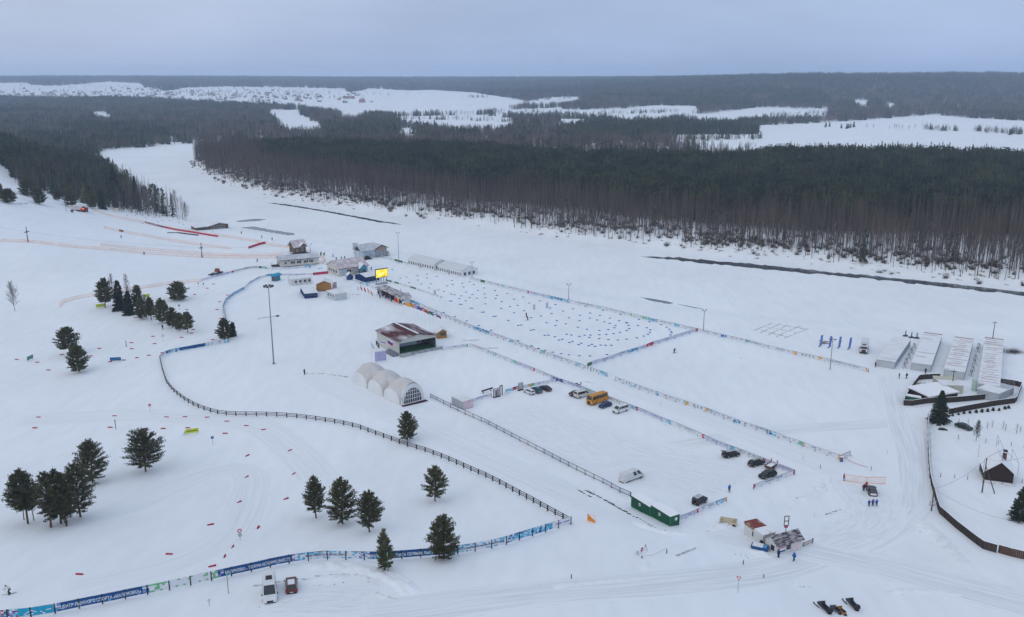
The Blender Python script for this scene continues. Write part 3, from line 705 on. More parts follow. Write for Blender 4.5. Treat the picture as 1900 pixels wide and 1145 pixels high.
# ---------------------------------------------------------------- trees one can tell apart
PROTO = {}
def plant(u, v, vt, label, kind='pine', wpx=None, name=None, seed=0, zb=.14, stems=1, lean=0., ts=.5, group=None, dens=1.0):
    p = G(u, v); d = math.hypot(p.x, p.y); sl = math.hypot(d, CAMH - p.z)
    hgt = (v - vt) * sl / F / (d / sl)
    rad = (wpx or (v - vt) * .75) / 2 * sl / F
    if kind == 'bare': t, c = bare(hgt, rad / 1.15, zb, seed, BBARK, TWIG, 34, 9, .075, .85, True); nm = name or 'bare_tree'
    else: t, c = conifer(hgt, rad, zb, seed, kind, ts=.8 * ts * min(1.3, max(.75, sl / 300)), stems=stems, lean=lean, dens=dens); nm = name or (kind + '_tree')
    o = thing(nm, label, 'tree', (p.x, p.y, p.z - .05), 0, group)
    t.obj('trunk', o); c.obj('crown', o)
    return o
T = [
 (271,875,804,'pine',70,'broad lone pine with spreading lower limbs below the yellow trail sign',.16,1,0),
 (173,896,826,'pine',58,'tall pine standing just behind the dark clump of pines',.12,1,0),
 (53,972,889,'pine',66,'double-stemmed pine at the outer edge of the clump, open bare trunks',.3,2,.07),
 (95,979,887,'pine',44,'narrow pine with a long bare trunk in front of the clump',.26,1,.01),
 (113,972,879,'spruce',44,'pointed spruce rising from the middle of the clump of pines',.2,1,0),
 (123,977,890,'pine',44,'dense pine on the near side of the clump, dark crown',.22,1,0),
 (149,960,869,'pine',60,'tall broad pine on the inner side of the clump with a drooping limb',.14,1,0),
 (586,961,890,'pine',43,'rounded pine, slimmest of the row of three above the blue banner fence',.2,1,0),
 (636,972,894,'pine',62,'broadest pine, middle of the row of three',.12,1,0),
 (686,987,917,'pine',52,'round-headed pine on a short bare trunk, nearest of the row of three',.2,1,0),
 (808,930,869,'pine',48,'lone round pine inside the bend of the black rail fence',.16,1,0),
 (757,818,765,'pine',40,'lone egg-shaped pine just behind the black rail fence',.12,1,0),
 (715,1058,990,'pine',34,'narrow pointed pine in front of the blue banner beside a green pole',.08,1,0),
 (823,1038,962,'pine',60,'bushy pine covering the end of the blue banner',.08,1,0),
 (129,659,614,'pine',40,'open-crowned pine beside the upper trail, further of a pair',.26,1,.03),
 (146,691,647,'pine',38,'squat round pine, nearer of a pair by the green trail board',.1,1,0),
 (331,557,526,'pine',36,'flat-topped bushy pine alone below the orange net fence',.08,1,0),
 (417,631,593,'pine',30,'round pine at the tip of the blue banner fence',.1,1,0),
 (432,624,598,'spruce',13,'slim dark spruce tucked behind the round pine by the banner fence',.05,1,0),
 (196,571,521,'pine',32,'big dark pine over the yellow board at the head of the tree row',.2,1,0),
 (222,576,522,'spruce',22,'pointed spruce between the big pine and the bare birches',.08,1,0),
 (240,584,541,'spruce',20,'small slender spruce in front of the bare birches',.06,1,0),
 (257,578,532,'pine',20,'upright pine beside the second yellow board',.2,1,0),
 (264,592,558,'pine',24,'low wide pine in the middle of the tree row',.1,1,0),
 (281,594,555,'pine',20,'pine with two thin bare trunks in the tree row',.24,2,.05),
 (301,600,558,'pine',30,'fullest pine of the lower tree row',.12,1,0),
 (320,608,572,'pine',22,'leaning pine near the lower end of the tree row',.1,1,.03),
 (333,613,582,'pine',18,'short pine beside the last pine of the tree row',.1,1,0),
 (349,618,581,'pine',23,'last pine at the lower end of the tree row, above the red-ringed sign',.22,1,0),
 (17,377,355,'pine',27,'round dark pine on the ski slope below the wooded hillside',.1,1,0),
 (74,379,353,'pine',24,'round pine beside two benches on the ski slope',.1,1,0),
 (0,372,342,'pine',16,'dark pine at the very edge on the upper ski slope',.1,1,0),
 (53,364,334,'pine',34,'broad dark pine at the foot of the wooded hillside',.05,1,0),
 (132,384,350,'pine',26,'large pine standing over the log cabin, with a lamp pole in front',.1,1,0),
 (108,372,352,'pine',18,'small pine at the hillside edge above the cabin',.1,1,0),
 (172,387,358,'pine',22,'dark pine right behind the log cabin roof',.1,1,0),
 (190,388,352,'spruce',14,'dense dark spruce at the start of the upper orange net',.05,1,0),
 (254,388,330,'spruce',14,'slim pointed spruce standing out of the bare trees by the river bend',.06,1,0),
 (214,365,312,'spruce',24,'tallest dark spruce at the river edge of the hillside wood',.06,1,0),
 (1742,783,731,'spruce',38,'bushy spruce at the corner of the dark plank fence',.04,1,0),
 (1894,965,912,'spruce',42,'dense spruce cut by the right edge near the brown house',.03,1,0),
]
for i, (u, v, vt, kd, wp, lb, zb, st, ln) in enumerate(T):
    plant(u, v, vt, lb, kd, wp, seed=i * 7 + 3, zb=zb, stems=st, lean=ln)
for i, (u, v, vt, wp, lb) in enumerate([
 (28,577,530,27,'lone bare birch with a pale trunk on the open slope'),
 (216,576,514,24,'tall bare birch behind the big dark pine'),
 (239,580,516,26,'bushy bare birch in the tree row beside a spruce'),
 (272,590,550,20,'short bare sapling between the pines of the tree row'),
 (328,403,357,26,'bare rounded tree at the river end of the wooded hillside'),
 (346,410,378,18,'low bare bush-like tree at the water edge beyond the hillside'),
 (245,395,326,24,'thin bare tree leaning over the river bend'),
 (275,402,350,22,'bare purple-brown tree on the bank between spruces'),
 (1810,818,785,16,'leafless young tree beside the dark green parked car'),
 (45,965,884,20,'bare sapling whose twigs show above the double-stemmed pine'),
 (62,966,888,18,'bare sapling showing between the clump pines'),
]): plant(u, v, vt, lb, 'bare', wp, seed=700 + i * 3, zb=.16)
# young spruces along the plank fence and in the garden
ys = []
for i, (u, v, hh) in enumerate([(1768,772,5),(1778,770,5),(1788.5,768,6),(1799,767,6),(1810.6,766,7),(1822,765,7),(1833,764,7),(1842,762,7),(1853,762,6),(1864,759,7),(1871,757.5,7)]):
    ys.append((u, v, hh, 'knee-high spruce in the row planted along the plank fence', 'young spruces along the plank fence'))
for u, v, hh in [(1778,786,6),(1796,787,6),(1832,796,8),(1840,794,8),(1859.5,796,9),(1866,800,8),(1884,804,11),(1893,802,7),(1812,792,6)]:
    ys.append((u, v, hh, 'thin bare sapling scattered in the snowy garden', 'saplings in the garden'))
ypr = None
for i, (u, v, hh, lb, gp) in enumerate(ys):
    p = G(u, v)
    if i % 5 == 0 and i < 11: t, c = conifer(1.5, .5, .05, 850 + i, 'spruce', ts=.28, dens=.8); ypr = (t.mesh('trunk'), c.mesh('crown'))
    if i == 11: t, c = bare(1.7, .45, .1, 871, GBARK, TWIG, 14, 4, .02, .8); ypr = (t.mesh('trunk'), c.mesh('crown'))
    o = thing('spruce_sapling' if i < 11 else 'bare_sapling', lb, 'sapling', p, random.uniform(0, 6), gp); s = hh / 11 if i < 11 else hh / 7; o.scale = (s, s, s)
    link('trunk', ypr[0], o); link('crown', ypr[1], o)
# lone far trees on the right-hand fields
fk = None
tr_, cr_ = bare(9, 2.2, .2, 990, GBARK, TWIGF, 16, 5, .14, .8); fk = (tr_.mesh('trunk'), cr_.mesh('crown'))
tr_, cr_ = conifer(9, 1.7, .05, 991, 'spruce', ts=1.1, dens=.5); fs_ = (tr_.mesh('trunk'), cr_.mesh('crown'))
for i, (u, v) in enumerate([(1561,238),(1571,239),(1574,238),(1578,237),(1584,236),(1608,239),(1620,239),(1650,241),(1659,240),(1663,241),(1668,241),(1674,241),(1686,242),(1697,240),(1532,236),(1539,235)]):
    p = G(u, v); c = i < 5 or i > 13
    o = thing('spruce_tree' if c else 'bare_tree', 'dark field spruce leaning on the far white field' if c else 'pale bare tree standing alone on the far white field', 'tree', p, i, 'lone trees on the far fields')
    s = random.uniform(.9, 1.25); o.scale = (s, s, s)
    a = fs_ if c else fk; link('trunk', a[0], o); link('crown', a[1], o)
# ================================================================ FENCES
WHITE = M('white_paint', (0.72, 0.73, 0.75), .6, .3, var=.06)
BANW = M('banner_white', (0.68, 0.70, 0.74), .6, .2, var=.06)
BANL = M('banner_lilac', (0.56, 0.58, 0.70), .6, .2, var=.08)
BANB = M('banner_blue', (0.010, 0.075, 0.235), .5, .25, var=.08)
BANM = M('banner_sky_blue', (0.10, 0.36, 0.62), .5, .25, var=.1)
BANT = M('banner_teal', (0.015, 0.32, 0.50), .5, .25, var=.1)
BANC = M('banner_cyan', (0.22, 0.55, 0.66), .5, .25, var=.1)
BANG = M('banner_green', (0.16, 0.46, 0.22), .5, .25, var=.1)
BANP = M('banner_purple', (0.22, 0.20, 0.42), .5, .25, var=.1)
BANO = M('banner_orange', (0.72, 0.34, 0.06), .5, .25, var=.1)
BANR = M('banner_red', (0.48, 0.03, 0.07), .55, .2, var=.1)
BANS = M('banner_small_print', (0.22, 0.26, 0.42), .6, .2, var=0)
BANK = M('banner_ink', (0.03, 0.05, 0.13), .6, .2, var=0)
BANDG = M('banner_dark_green', (0.03, 0.16, 0.07), .5, .25, var=.1)
DARK = M('dark_wood', (0.045, 0.034, 0.032), .85, .1, var=.3, scale=3)
STEEL = M('dark_steel', (0.06, 0.065, 0.08), .5, .4, var=.15)
GREYM = M('grey_metal', (0.28, 0.30, 0.33), .45, .5, var=.1)
def resample(px, sp):
    P = [G(*p) for p in px]; L_ = [0]
    for a, b in zip(P, P[1:]): L_.append(L_[-1] + (b.xy - a.xy).length)
    n = max(1, round(L_[-1] / sp)); s = np.linspace(0, L_[-1], n + 1)
    xs, ys = np.interp(s, L_, [p.x for p in P]), np.interp(s, L_, [p.y for p in P])
    zs = H(xs, ys); return [V3(p) for p in zip(xs, ys, zs)], L_[-1]
class Line:
    def __init__(s, px):
        s.P, s.len = resample(px, 1.0)
        s.s = np.linspace(0, s.len, len(s.P)); A = np.array([tuple(p) for p in s.P])
        if len(A) > 6:   # ease the corners, keep the ends
            pass
        s.A = A
    def at(s, t):
        return V3([float(np.interp(t, s.s, s.A[:, k])) for k in range(3)])
    def nrm(s, t):
        d = s.at(min(t + .6, s.len)) - s.at(max(t - .6, 0)); n = V3((d.y, -d.x, 0)).normalized(); p = s.at(t)
        return n if n.dot(V3((-p.x, -p.y, 0))) > 0 else -n
    def s_of(s, px):
        g = G(*px); return float(s.s[np.argmin(np.hypot(s.A[:, 0] - g.x, s.A[:, 1] - g.y))])
STY = {
 'white': lambda i, n, r, nr, k: BANW,
 'lilac': lambda i, n, r, nr, k: BANL,
 'blue': lambda i, n, r, nr, k: BANB if k.random() > .12 or 2 < r else BANM,
 'bright': lambda i, n, r, nr, k: k.choice([BANB, BANM, BANM, BANC, BANW]),
 'teal': lambda i, n, r, nr, k: BANT,
 'snowflake': lambda i, n, r, nr, k: k.choice([BANB, BANP, BANL, BANW, BANM]),
 'green': lambda i, n, r, nr, k: k.choice([BANG, BANW, BANG, BANC]),
 'cyan': lambda i, n, r, nr, k: k.choice([BANC, BANW, BANM, BANC]),
 'frost': lambda i, n, r, nr, k: BANW if (r in (1, 2) and 2 < i < n - 3) else k.choice([BANW, BANC, BANM, BANW]),
 'leaf': lambda i, n, r, nr, k: BANW if (r in (1, 2) or k.random() < .7) and i > 3 and i < n - 3 else k.choice([BANG, BANW, BANG]),
 'orange': lambda i, n, r, nr, k: k.choice([BANO, BANO, BANW]),
 'red': lambda i, n, r, nr, k: BANR if k.random() > .15 else BANW,
 'plainred': lambda i, n, r, nr, k: BANR,
 'dkgreen': lambda i, n, r, nr, k: BANDG,
 'purple': lambda i, n, r, nr, k: k.choice([BANP, BANL, BANP, BANB]),
 'mixed': lambda i, n, r, nr, k: k.choice([BANP, BANT, BANR, BANW, BANB, BANC]),
 'line': lambda i, n, r, nr, k: (BANS if k.random() < .6 else BANW) if (r == 2 and n * .15 < i < n * .85) else BANW,
 'lline': lambda i, n, r, nr, k: (BANS if k.random() < .6 else BANL) if (r == 2 and n * .15 < i < n * .85) else BANL,
 'logos': lambda i, n, r, nr, k: k.choice([BANK, BANB, BANG]) if (r in (1, 2) and i % 3 == 1 and 1 < i < n - 2) else BANW,
}
def banner(ln, s0, s1, sty, parent, z0=.3, z1=1.2, name='banner', cell=.45, nr=4, off=.05, seed=0):
    k = random.Random(seed + int(s0 * 10)); n = max(2, round((s1 - s0) / cell)); mb = MB()
    fr = []
    for i in range(n + 1):
        t = s0 + (s1 - s0) * i / n; p = ln.at(t); q = ln.nrm(t); fr.append((p, q))
    for i in range(n):
        for r in range(nr):
            m = STY[sty](i, n, r, nr, k); za, zb = z0 + (z1 - z0) * r / nr, z0 + (z1 - z0) * (r + 1) / nr
            (p, q), (p2, q2) = fr[i], fr[i + 1]
            mb.quad(p + q * off + V3((0, 0, za)), p2 + q2 * off + V3((0, 0, za)), p2 + q2 * off + V3((0, 0, zb)), p + q * off + V3((0, 0, zb)), m)
        (p, q), (p2, q2) = fr[i], fr[i + 1]   # back of the cloth and its edges
        o = off - .03; mb.quad(p + q * o + V3((0, 0, z1)), p2 + q2 * o + V3((0, 0, z1)), p2 + q2 * o + V3((0, 0, z0)), p + q * o + V3((0, 0, z0)), BANW)
        mb.quad(p + q * off + V3((0, 0, z1)), p2 + q2 * off + V3((0, 0, z1)), p2 + q2 * o + V3((0, 0, z1)), p + q * o + V3((0, 0, z1)), BANW)
    return mb.obj(name, parent)
def lettering(ln, s0, s1, text, parent, z, size, mat, off=.09, bold=.012):
    cu = bpy.data.curves.new('lettering', 'FONT'); cu.body = text; cu.size = size; cu.offset = bold; cu.fill_mode = 'FRONT'; cu.resolution_u = 2
    o = bpy.data.objects.new('lettering_tmp', cu); COL.objects.link(o); bpy.context.view_layer.update()
    me = bpy.data.meshes.new_from_object(o.evaluated_get(bpy.context.evaluated_depsgraph_get())); bpy.data.objects.remove(o)
    v = np.zeros(len(me.vertices) * 3); me.vertices.foreach_get('co', v); v = v.reshape(-1, 3)
    if not len(v): return
    x0, x1 = v[:, 0].min(), v[:, 0].max(); a, b = (s0, s1)
    pa, pb = ln.at(a), ln.at(b)
    if (pb - pa).cross(V3((0, 0, 1))).dot(V3((-pa.x, -pa.y, 0))) < 0: a, b = b, a     # read from the camera's side
    out = []
    for x, y, _ in v:
        t = a + (b - a) * (x - x0) / (x1 - x0); p = ln.at(t) + ln.nrm(t) * off; out.append((p.x, p.y, p.z + z + y))
    me.vertices.foreach_set('co', np.array(out, np.float32).ravel()); me.materials.clear(); me.materials.append(mat); me.update()
    return link('lettering', me, parent)
def fence(name, label, px, sp, hgt, rails, panels=(), postw=.05, postmat=DARK, railmat=DARK, cat='fence', feet=False, railw=.035, group=None, z=(.22, 1.25)):
    P, _ = resample(px, sp); ln = Line(px); c = P[0]
    root = thing(name, label, cat, c, 0, group)
    def loc(o): o.location = -c; return o
    me = {}
    for i, p in enumerate(P):
        q = P[min(i + 1, len(P) - 1)] - P[max(i - 1, 0)]; a = round(math.atan2(q.y, q.x), 2)
        if a not in me:
            mb = MB().box(-postw, postw, -postw, postw, -.35, hgt, postmat)
            if feet: mb.box(-.05, .05, -.6, .6, .0, .1, GREYM); mb.tube((0, -.5, .1), (0, 0, .8), .025, .025, GREYM, 4)
            me[a] = mb.mesh('post')
        o = link('post', me[a], root); o.location = p - c; o.rotation_euler[2] = a
    for rz in rails:
        mb = MB()
        for a, b in zip(P, P[1:]):
            d = (b - a).normalized(); n = V3((-d.y, d.x, 0)) * .03; u = V3((0, 0, railw)); A, B = a + V3((0, 0, rz)), b + V3((0, 0, rz)); f = ln.nrm(0) * 0
            mb.add([A - n - u, B - n - u, B + n - u, A + n - u, A - n + u, B - n + u, B + n + u, A + n + u], [(0, 3, 2, 1), (4, 5, 6, 7), (0, 1, 5, 4), (2, 3, 7, 6), (1, 2, 6, 5), (3, 0, 4, 7)], railmat)
        loc(mb.obj('rail', root))
    for k, (f0, f1, sty) in enumerate(panels):
        loc(banner(ln, f0 * ln.len, f1 * ln.len, sty, root, z[0], z[1], seed=k + len(label)))
    return root, ln, loc
def cut(*items):
    """('line',2.0),('cyan',.5)... -> fractions"""
    tot = sum(w for _, w in items); o, a = [], 0
    for s_, w in items: o.append((a / tot, (a + w) / tot, s_)); a += w
    return o
# --- the black two-rail fence around the piste
fence('rail_fence', 'long dark wooden rail fence curving around the stage field', [(297,667),(301,686),(309,711),(319,724),(330,734),(342,743),(355,751),(372,759),(393,766),(410,770),(429,771.5),(450,772),(471,772),(493,772.5),(513,773),(533,774.5),(553,776),(572,778.5),(591,781),(610,784),(629,787),(647,791),(664,795),(693,806),(724,817),(753,828),(784,837),(814,848),(843,860),(871,873),(899,885),(927,899),(954,914),(984,930),(1014,947),(1045,964),(1059,972)],
      3.0, 1.35, (1.27, .85, .44), postw=.11, railw=.07)
# --- the blue lettered banner fence in front
BPX = [(-30,1156),(0,1151),(57,1146),(96,1140),(134,1132),(172,1124),(210,1117),(245,1109),(282,1102),(315,1095),(350,1087),(383,1080),(415,1072),(448,1065),(480,1058),(509,1051),(540,1045),(571,1041),(601,1038),(633,1038.5),(664,1039),(694,1040),(723,1039),(751,1037),(780,1034.5),(809,1032.5),(862,1027),(885,1022.5),(908,1018.5),(930,1013.5),(950,1007),(968,1001),(988,995),(1006,989.5),(1025,983.5),(1042,978.5),(1059,973)]
br, bl, bloc = fence('banner_fence', 'long low fence hung with blue and white lettered banners along the near piste', BPX, 3.4, 1.75, (1.7,), cat='fence', postw=.09)
TXT = M('banner_letters', (0.78, 0.8, 0.84), .6, .2, var=0)
INK = M('banner_ink_letters', (0.02, 0.05, 0.16), .6, .2, var=0)
yb = {p[0]: p[1] for p in BPX}
def bx(x): return bl.s_of((x, float(np.interp(x, [p[0] for p in BPX], [p[1] for p in BPX]))))
for i, (x0, x1, sty, txt, tm, f0, f1, sz) in enumerate([
 (-30,33,'mixed',None,None,0,0,0),(33,96,'teal',None,None,0,0,0),(96,116,'snowflake',None,None,0,0,0),
 (116,270,'blue','ЦЕНТР ЛЫЖНОГО СПОРТА «МАЛИНОВКА»',TXT,.0,.98,.72),(270,283,'snowflake',None,None,0,0,0),
 (283,404,'leaf',None,None,0,0,0),(404,420,'snowflake',None,None,0,0,0),
 (420,545,'blue','МАЛИНОВКА - ТВОРИМ ИСТОРИЮ ВМЕСТЕ',TXT,.02,.97,.72),(545,556,'snowflake',None,None,0,0,0),
 (556,668,'frost','ЛЮДИ СЕВЕРА ЗА РАЗВИТИЕ СПОРТА!',INK,.12,.80,.46),(668,688,'snowflake',None,None,0,0,0),
 (688,845,'blue','МАЛИНОВКА - БЫТЬ ПЕРВЫМ, БЫТЬ ЛУЧШИМ',TXT,.0,.98,.72),
 (845,936,'frost','ДОРОГА К ОЛИМПИЙСКИМ МЕДАЛЯМ НАЧИНАЕТСЯ ЗДЕСЬ!',INK,.05,.95,.4),(936,952,'snowflake',None,None,0,0,0),
 (952,1027,'bright',None,None,0,0,0),(1027,1059,'line',None,None,0,0,0)]):
    a, b = bx(x0), bx(x1); p = bloc(banner(bl, a, b, sty, br, .32, 1.75, seed=i, nr=5, cell=.4))
    if txt: l = lettering(bl, a + (b - a) * f0, a + (b - a) * f1, txt, p, .66 if sz > .6 else .85, sz * 1.12, tm)
    if x0 == 33:      # a white roof-shaped sign and scribble on the teal cloth
        mb = MB(); t0 = a + (b - a) * .15
        def Q(t, z): q = bl.at(t0 + t); n = bl.nrm(t0 + t); return q + n * .09 + V3((0, 0, z))
        for pts in ([(0,.55),(1.1,1.3),(1.9,.9)], [(.2,.45),(.7,.5),(1.5,.75)], [(2.4,.95),(2.8,.6),(3.1,.5),(2.8,.42)], [(3.2,1.0),(5.2,1.15)]):
            for (ta, za), (tb, zb_) in zip(pts, pts[1:]): mb.quad(Q(ta, za - .07), Q(tb, zb_ - .07), Q(tb, zb_ + .07), Q(ta, za + .07), TXT)
        mb.obj('emblem', p)
# --- the sponsor fences of the stadium
fence('banner_fence', 'sponsor fence on the near side of the marker field, from finish hut to gap', [(757,559),(785,571),(814,583.5),(850,599),(885,613),(950,636),(978,647),(1021,662),(1054,673.5),(1092,687),(1126,699)], 3.6, 1.28, (1.28, .75), feet=True, railw=.03,
      panels=cut(('cyan',1.5),('bright',2),('line',4),('cyan',.6),('line',4),('logos',2),('line',3),('cyan',.6),('bright',3),('line',4),('cyan',.8),('line',5),('green',.8),('line',5),('cyan',.8),('logos',3),('cyan',1)))
fence('banner_fence', 'sponsor fence from the big-roof house to the finish hut, behind five flags', [(655,521),(672,527),(690,534),(715,544),(735,552)], 4.5, 1.15, (1.15, .7), panels=cut(('line',3),('cyan',.8),('line',3),('lilac',1),('line',2),('snowflake',.6)))
fence('banner_fence', 'long sponsor fence along the river side of the marker field', [(872,519),(940,535),(991,547.5),(1054,561.5),(1102,571),(1143,580.5),(1181,589.5),(1221,599),(1257,607),(1292,615)], 5, 1.28, (1.28, .78), railw=.03,
      panels=cut(('line',2),('dkgreen',.8),('line',3),('cyan',.5),('line',4),('red',.25),('lline',3),('cyan',.5),('bright',2),('cyan',.8),('line',4),('cyan',.5),('line',4),('leaf',2),('green',.7),('bright',1),('line',2),('cyan',.7),('line',2)))
fence('banner_fence', 'sponsor fence running on from the field corner towards the row of garages', [(1292,615),(1343,627),(1391,637.5),(1420,646),(1458,655),(1504,665),(1547,674.5),(1611,691)], 5, 1.28, (1.28, .78), railw=.03,
      panels=cut(('red',.3),('line',4),('bright',1),('line',3),('cyan',.6),('line',4),('line',3),('orange',.7),('logos',3),('orange',.7),('line',6),('orange',.4)))
fence('banner_fence', 'lilac banner fence with one blue and one red panel closing the marker field', [(1090,681),(1105,675),(1120,671.5),(1138,665),(1156,658.5),(1176,653),(1195,647),(1212,640),(1230,635),(1246,630),(1263,624.5),(1278,620),(1291,615.5)], 4.4, 1.3, (1.3,), feet=True, z=(.2, 1.3),
      panels=cut(('dkgreen',1),('lilac',1.3),('lline',2),('lilac',2),('lline',2),('bright',2.2),('lline',2),('red',1.9),('lilac',1.9),('lline',2),('lilac',2),('lline',2),('lilac',2)))
fence('banner_fence', 'sponsor fence behind the yellow bus, from stage walkway to lot corner', [(872,644),(888,649),(950,674),(993,690.5),(1034,708),(1072,720.5),(1102,733.5),(1130,743),(1158,754),(1193,767),(1226,781.5),(1264,796),(1300,812),(1330,826),(1371,841),(1420,860),(1474,881)], 3.4, 1.28, (1.28, .76), feet=False, railw=.03,
      panels=cut(('line',3),('logos',2),('cyan',.5),('line',3),('green',.7),('lline',3),('red',.3),('line',3),('purple',2),('lline',3),('cyan',.6),('leaf',2),('green',.5),('line',4),('cyan',.6),('red',.3),('lline',4),('cyan',.6),('line',4),('red',.3),('lline',3),('cyan',.5),('line',3),('red',.25),('lline',3)))
rt, ll, lc = fence('banner_fence', 'short pale banner fence at the lot corner beside the dark cars', [(1474,881),(1450,889),(1420,900),(1398,908)], 3.2, 1.2, (1.2,), z=(.2, 1.2), panels=cut(('red',.25),('white',6),('red',.25)))
p_ = [c for c in rt.children if c.name.startswith('banner')][1]
lt = lettering(ll, ll.len * .3, ll.len * .72, 'ЧЕМПИОНАТ РОССИИ', rt, .72, .42, INK); lc(lt)
fence('banner_fence', 'sponsor fence between the two open snow fields, beyond the parking lot', [(1142,706),(1168,716),(1206,729),(1244,742.5),(1277,753),(1320,767.5),(1350,780),(1383,791.5),(1420,803),(1430,808),(1466,820.5),(1496,831),(1534,844.5),(1559,853.5)], 3.6, 1.25, (1.25, .8), feet=True, railw=.03,
      panels=cut(('line',2),('logos',3),('cyan',.8),('line',5),('cyan',.9),('line',6),('cyan',.5),('orange',.6),('logos',4),('orange',.6),('cyan',.8),('line',5),('bright',1.5),('line',5),('bright',1.5),('cyan',.8),('line',4),('green',1),('orange',.4),('line',6),('orange',.4)))
fence('banner_fence', 'short return of grey banner at the sponsor fence end, beside a blue post', [(1561,853),(1569,849),(1577,845.5)], 2.6, 1.3, (1.3,), feet=True, panels=cut(('white',1)))
fence('panel_fence', 'dark fence with pale lilac panels along the near edge of the parking lot', [(799,738),(832,754.5),(865,770),(901,785.5),(934,803),(978,825.5),(1018,846),(1059,867.5),(1092,884),(1119,897),(1151,914.5),(1170,922.5)], 3.5, 1.25, (1.22, .28), postw=.08, railw=.045, z=(.38, 1.12),
      panels=cut(('lilac',6),('white',4),('lilac',6),('white',4),('lilac',5),('white',5),('lilac',4)))
fence('banner_fence', 'banner fence at the far end of the parking lot behind the small white car', [(877,747),(895,741),(912,736.5)], 3, 1.1, (1.1,), panels=cut(('line',4)))
fence('banner_fence', 'banner fence with orange and red marks behind the teal and black cars', [(938,730),(955,724.5),(978,720),(1005,714.5),(1031,709)], 3.2, 1.15, (1.15,), panels=cut(('cyan',1.2),('red',.6),('white',1.5),('orange',.4),('green',.5),('line',3)))
fence('banner_fence', 'small banner fence between the stage front and the snow walkway', [(821,650),(845,647),(868,643.5)], 3, 1.0, (1.0, .5), panels=cut(('logos',1.5),('line',3),('green',.6)))
fence('banner_fence', 'banner fence running from the green containers to the lot exit', [(1257,968),(1280,959.5),(1305,948),(1330,938),(1348,931)], 3, 1.1, (1.1,), z=(.2, 1.1), panels=cut(('red',.25),('lline',3),('red',.4),('line',3),('bright',1.5),('orange',.4)))
fence('banner_fence', 'blue banner fence curving from the round pine to the black rails', [(424,636),(400,640),(377,644),(350,649),(317,655),(306,659),(299,664),(297,667)], 3.2, 1.35, (1.35,), z=(.2, 1.35), panels=cut(('cyan',1),('line',3),('cyan',.8),('blue',5),('bright',3),('line',3)))
fence('banner_fence', 'blue fence climbing from the round pine to the upper bend', [(419,594),(416,582),(414,571),(420,558.5),(436,546.5),(453,537.5)], 2.6, 1.3, (1.3,), panels=cut(('purple',4),('bright',7)), feet=True)
fence('banner_fence', 'pale banner fence on the upper bend above the floodlight mast', [(453,537.5),(464,527),(480,518),(500,512.5),(521,512),(550,512.5),(581,511)], 4, 1.2, (1.2, .7), panels=cut(('white',2),('lline',3),('white',2),('cyan',.8),('line',5)))
fence('banner_fence', 'deep red banner fence ending at the big-roof house', [(581,511),(595,509.5),(609,508)], 3, 1.3, (1.3,), z=(.1, 1.3), panels=cut(('plainred',1)))
fence('banner_fence', 'pale sponsor fence below the snow groomer, sweeping to the cream building', [(375,522),(405,513),(441,504),(462,499),(480,498),(503,500),(533,500),(560,497.5),(579,495)], 4, 1.15, (1.15, .7), panels=cut(('white',2),('lline',4),('red',.4),('line',4),('blue',.4),('green',1),('line',5),('cyan',1)))
fence('banner_fence', 'sponsor fence with a green panel under the tall lamp by the river house', [(708,478),(722,482),(734,485),(749,489),(756,491)], 4.5, 1.15, (1.15,), panels=cut(('cyan',1),('line',2.5),('dkgreen',2),('line',1.2)))
fence('banner_fence', 'low sponsor boards beyond the finish hut inside the marker field', [(716,521),(735,526),(755,532),(775,538),(795,545),(812,551)], 4, .9, (), panels=cut(('dkgreen',1),('white',.5),('dkgreen',.8),('white',.6),('line',1.5),('dkgreen',1),('line',2),('white',2)), z=(.1, .8))
fence('banner_fence', 'low banner row in front of the big yellow screen', [(668,528),(685,526),(703,523)], 3, .9, (.9,), z=(.1, .85), panels=cut(('cyan',2),('line',2)))
# --- orange safety nets
def net_material():
    m = M('orange_net', (0.80, 0.36, 0.10), .8, .1, var=0); nt, b = nodes(m); N = nt.nodes; L = nt.links.new
    geo = N.new('ShaderNodeNewGeometry'); no = N.new('ShaderNodeTexNoise'); no.inputs['Scale'].default_value = 0.5; L(geo.outputs['Position'], no.inputs['Vector'])
    mr = N.new('ShaderNodeMapRange'); mr.inputs[1].default_value = .3; mr.inputs[2].default_value = .7; mr.inputs[3].default_value = .08; mr.inputs[4].default_value = .24; L(no.outputs['Fac'], mr.inputs[0]); L(mr.outputs[0], b.inputs['Alpha'])
    return m
NET = net_material(); ORG = M('orange_cord', (0.75, 0.27, 0.05), .8, .1, var=.1)
def netfence(label, px, sp=6, hgt=1.3, group=None, sag=.1, nm=None):
    P, _ = resample(px, sp); c = P[0]; root = thing('safety_net', label, 'net fence', c, 0, group)
    pm = MB().tube((0, 0, -.3), (0, 0, hgt + .15), .035, .03, ORG, 5).mesh('post')
    for p in P: link('post', pm, root).location = p - c
    mb, cb = MB(), MB(); Q, _ = resample(px, 1.5)
    for i, (a, b) in enumerate(zip(Q, Q[1:])):
        a, b = a - c, b - c; za, zb = hgt - sag * (i / max(1, len(Q) - 1)), hgt - sag * ((i + 1) / max(1, len(Q) - 1))
        mb.quad(a + V3((0, 0, .12)), b + V3((0, 0, .12)), b + V3((0, 0, zb)), a + V3((0, 0, za)), nm or NET)
    for a, b in zip(P, P[1:]):
        a, b = a - c, b - c
        for z in (.12, hgt): cb.tube(a + V3((0, 0, z)), b + V3((0, 0, z)), .05, .05, ORG, 4, False)
    mb.obj('netting', root); cb.obj('edge_cord', root)
    return root
netfence('orange net fence rounding the tip below the bare birch', [(111,569),(112.5,565),(121.6,560),(142,554.5),(180,548),(220,541),(263,536),(304,529),(350,524),(375,522.5)])
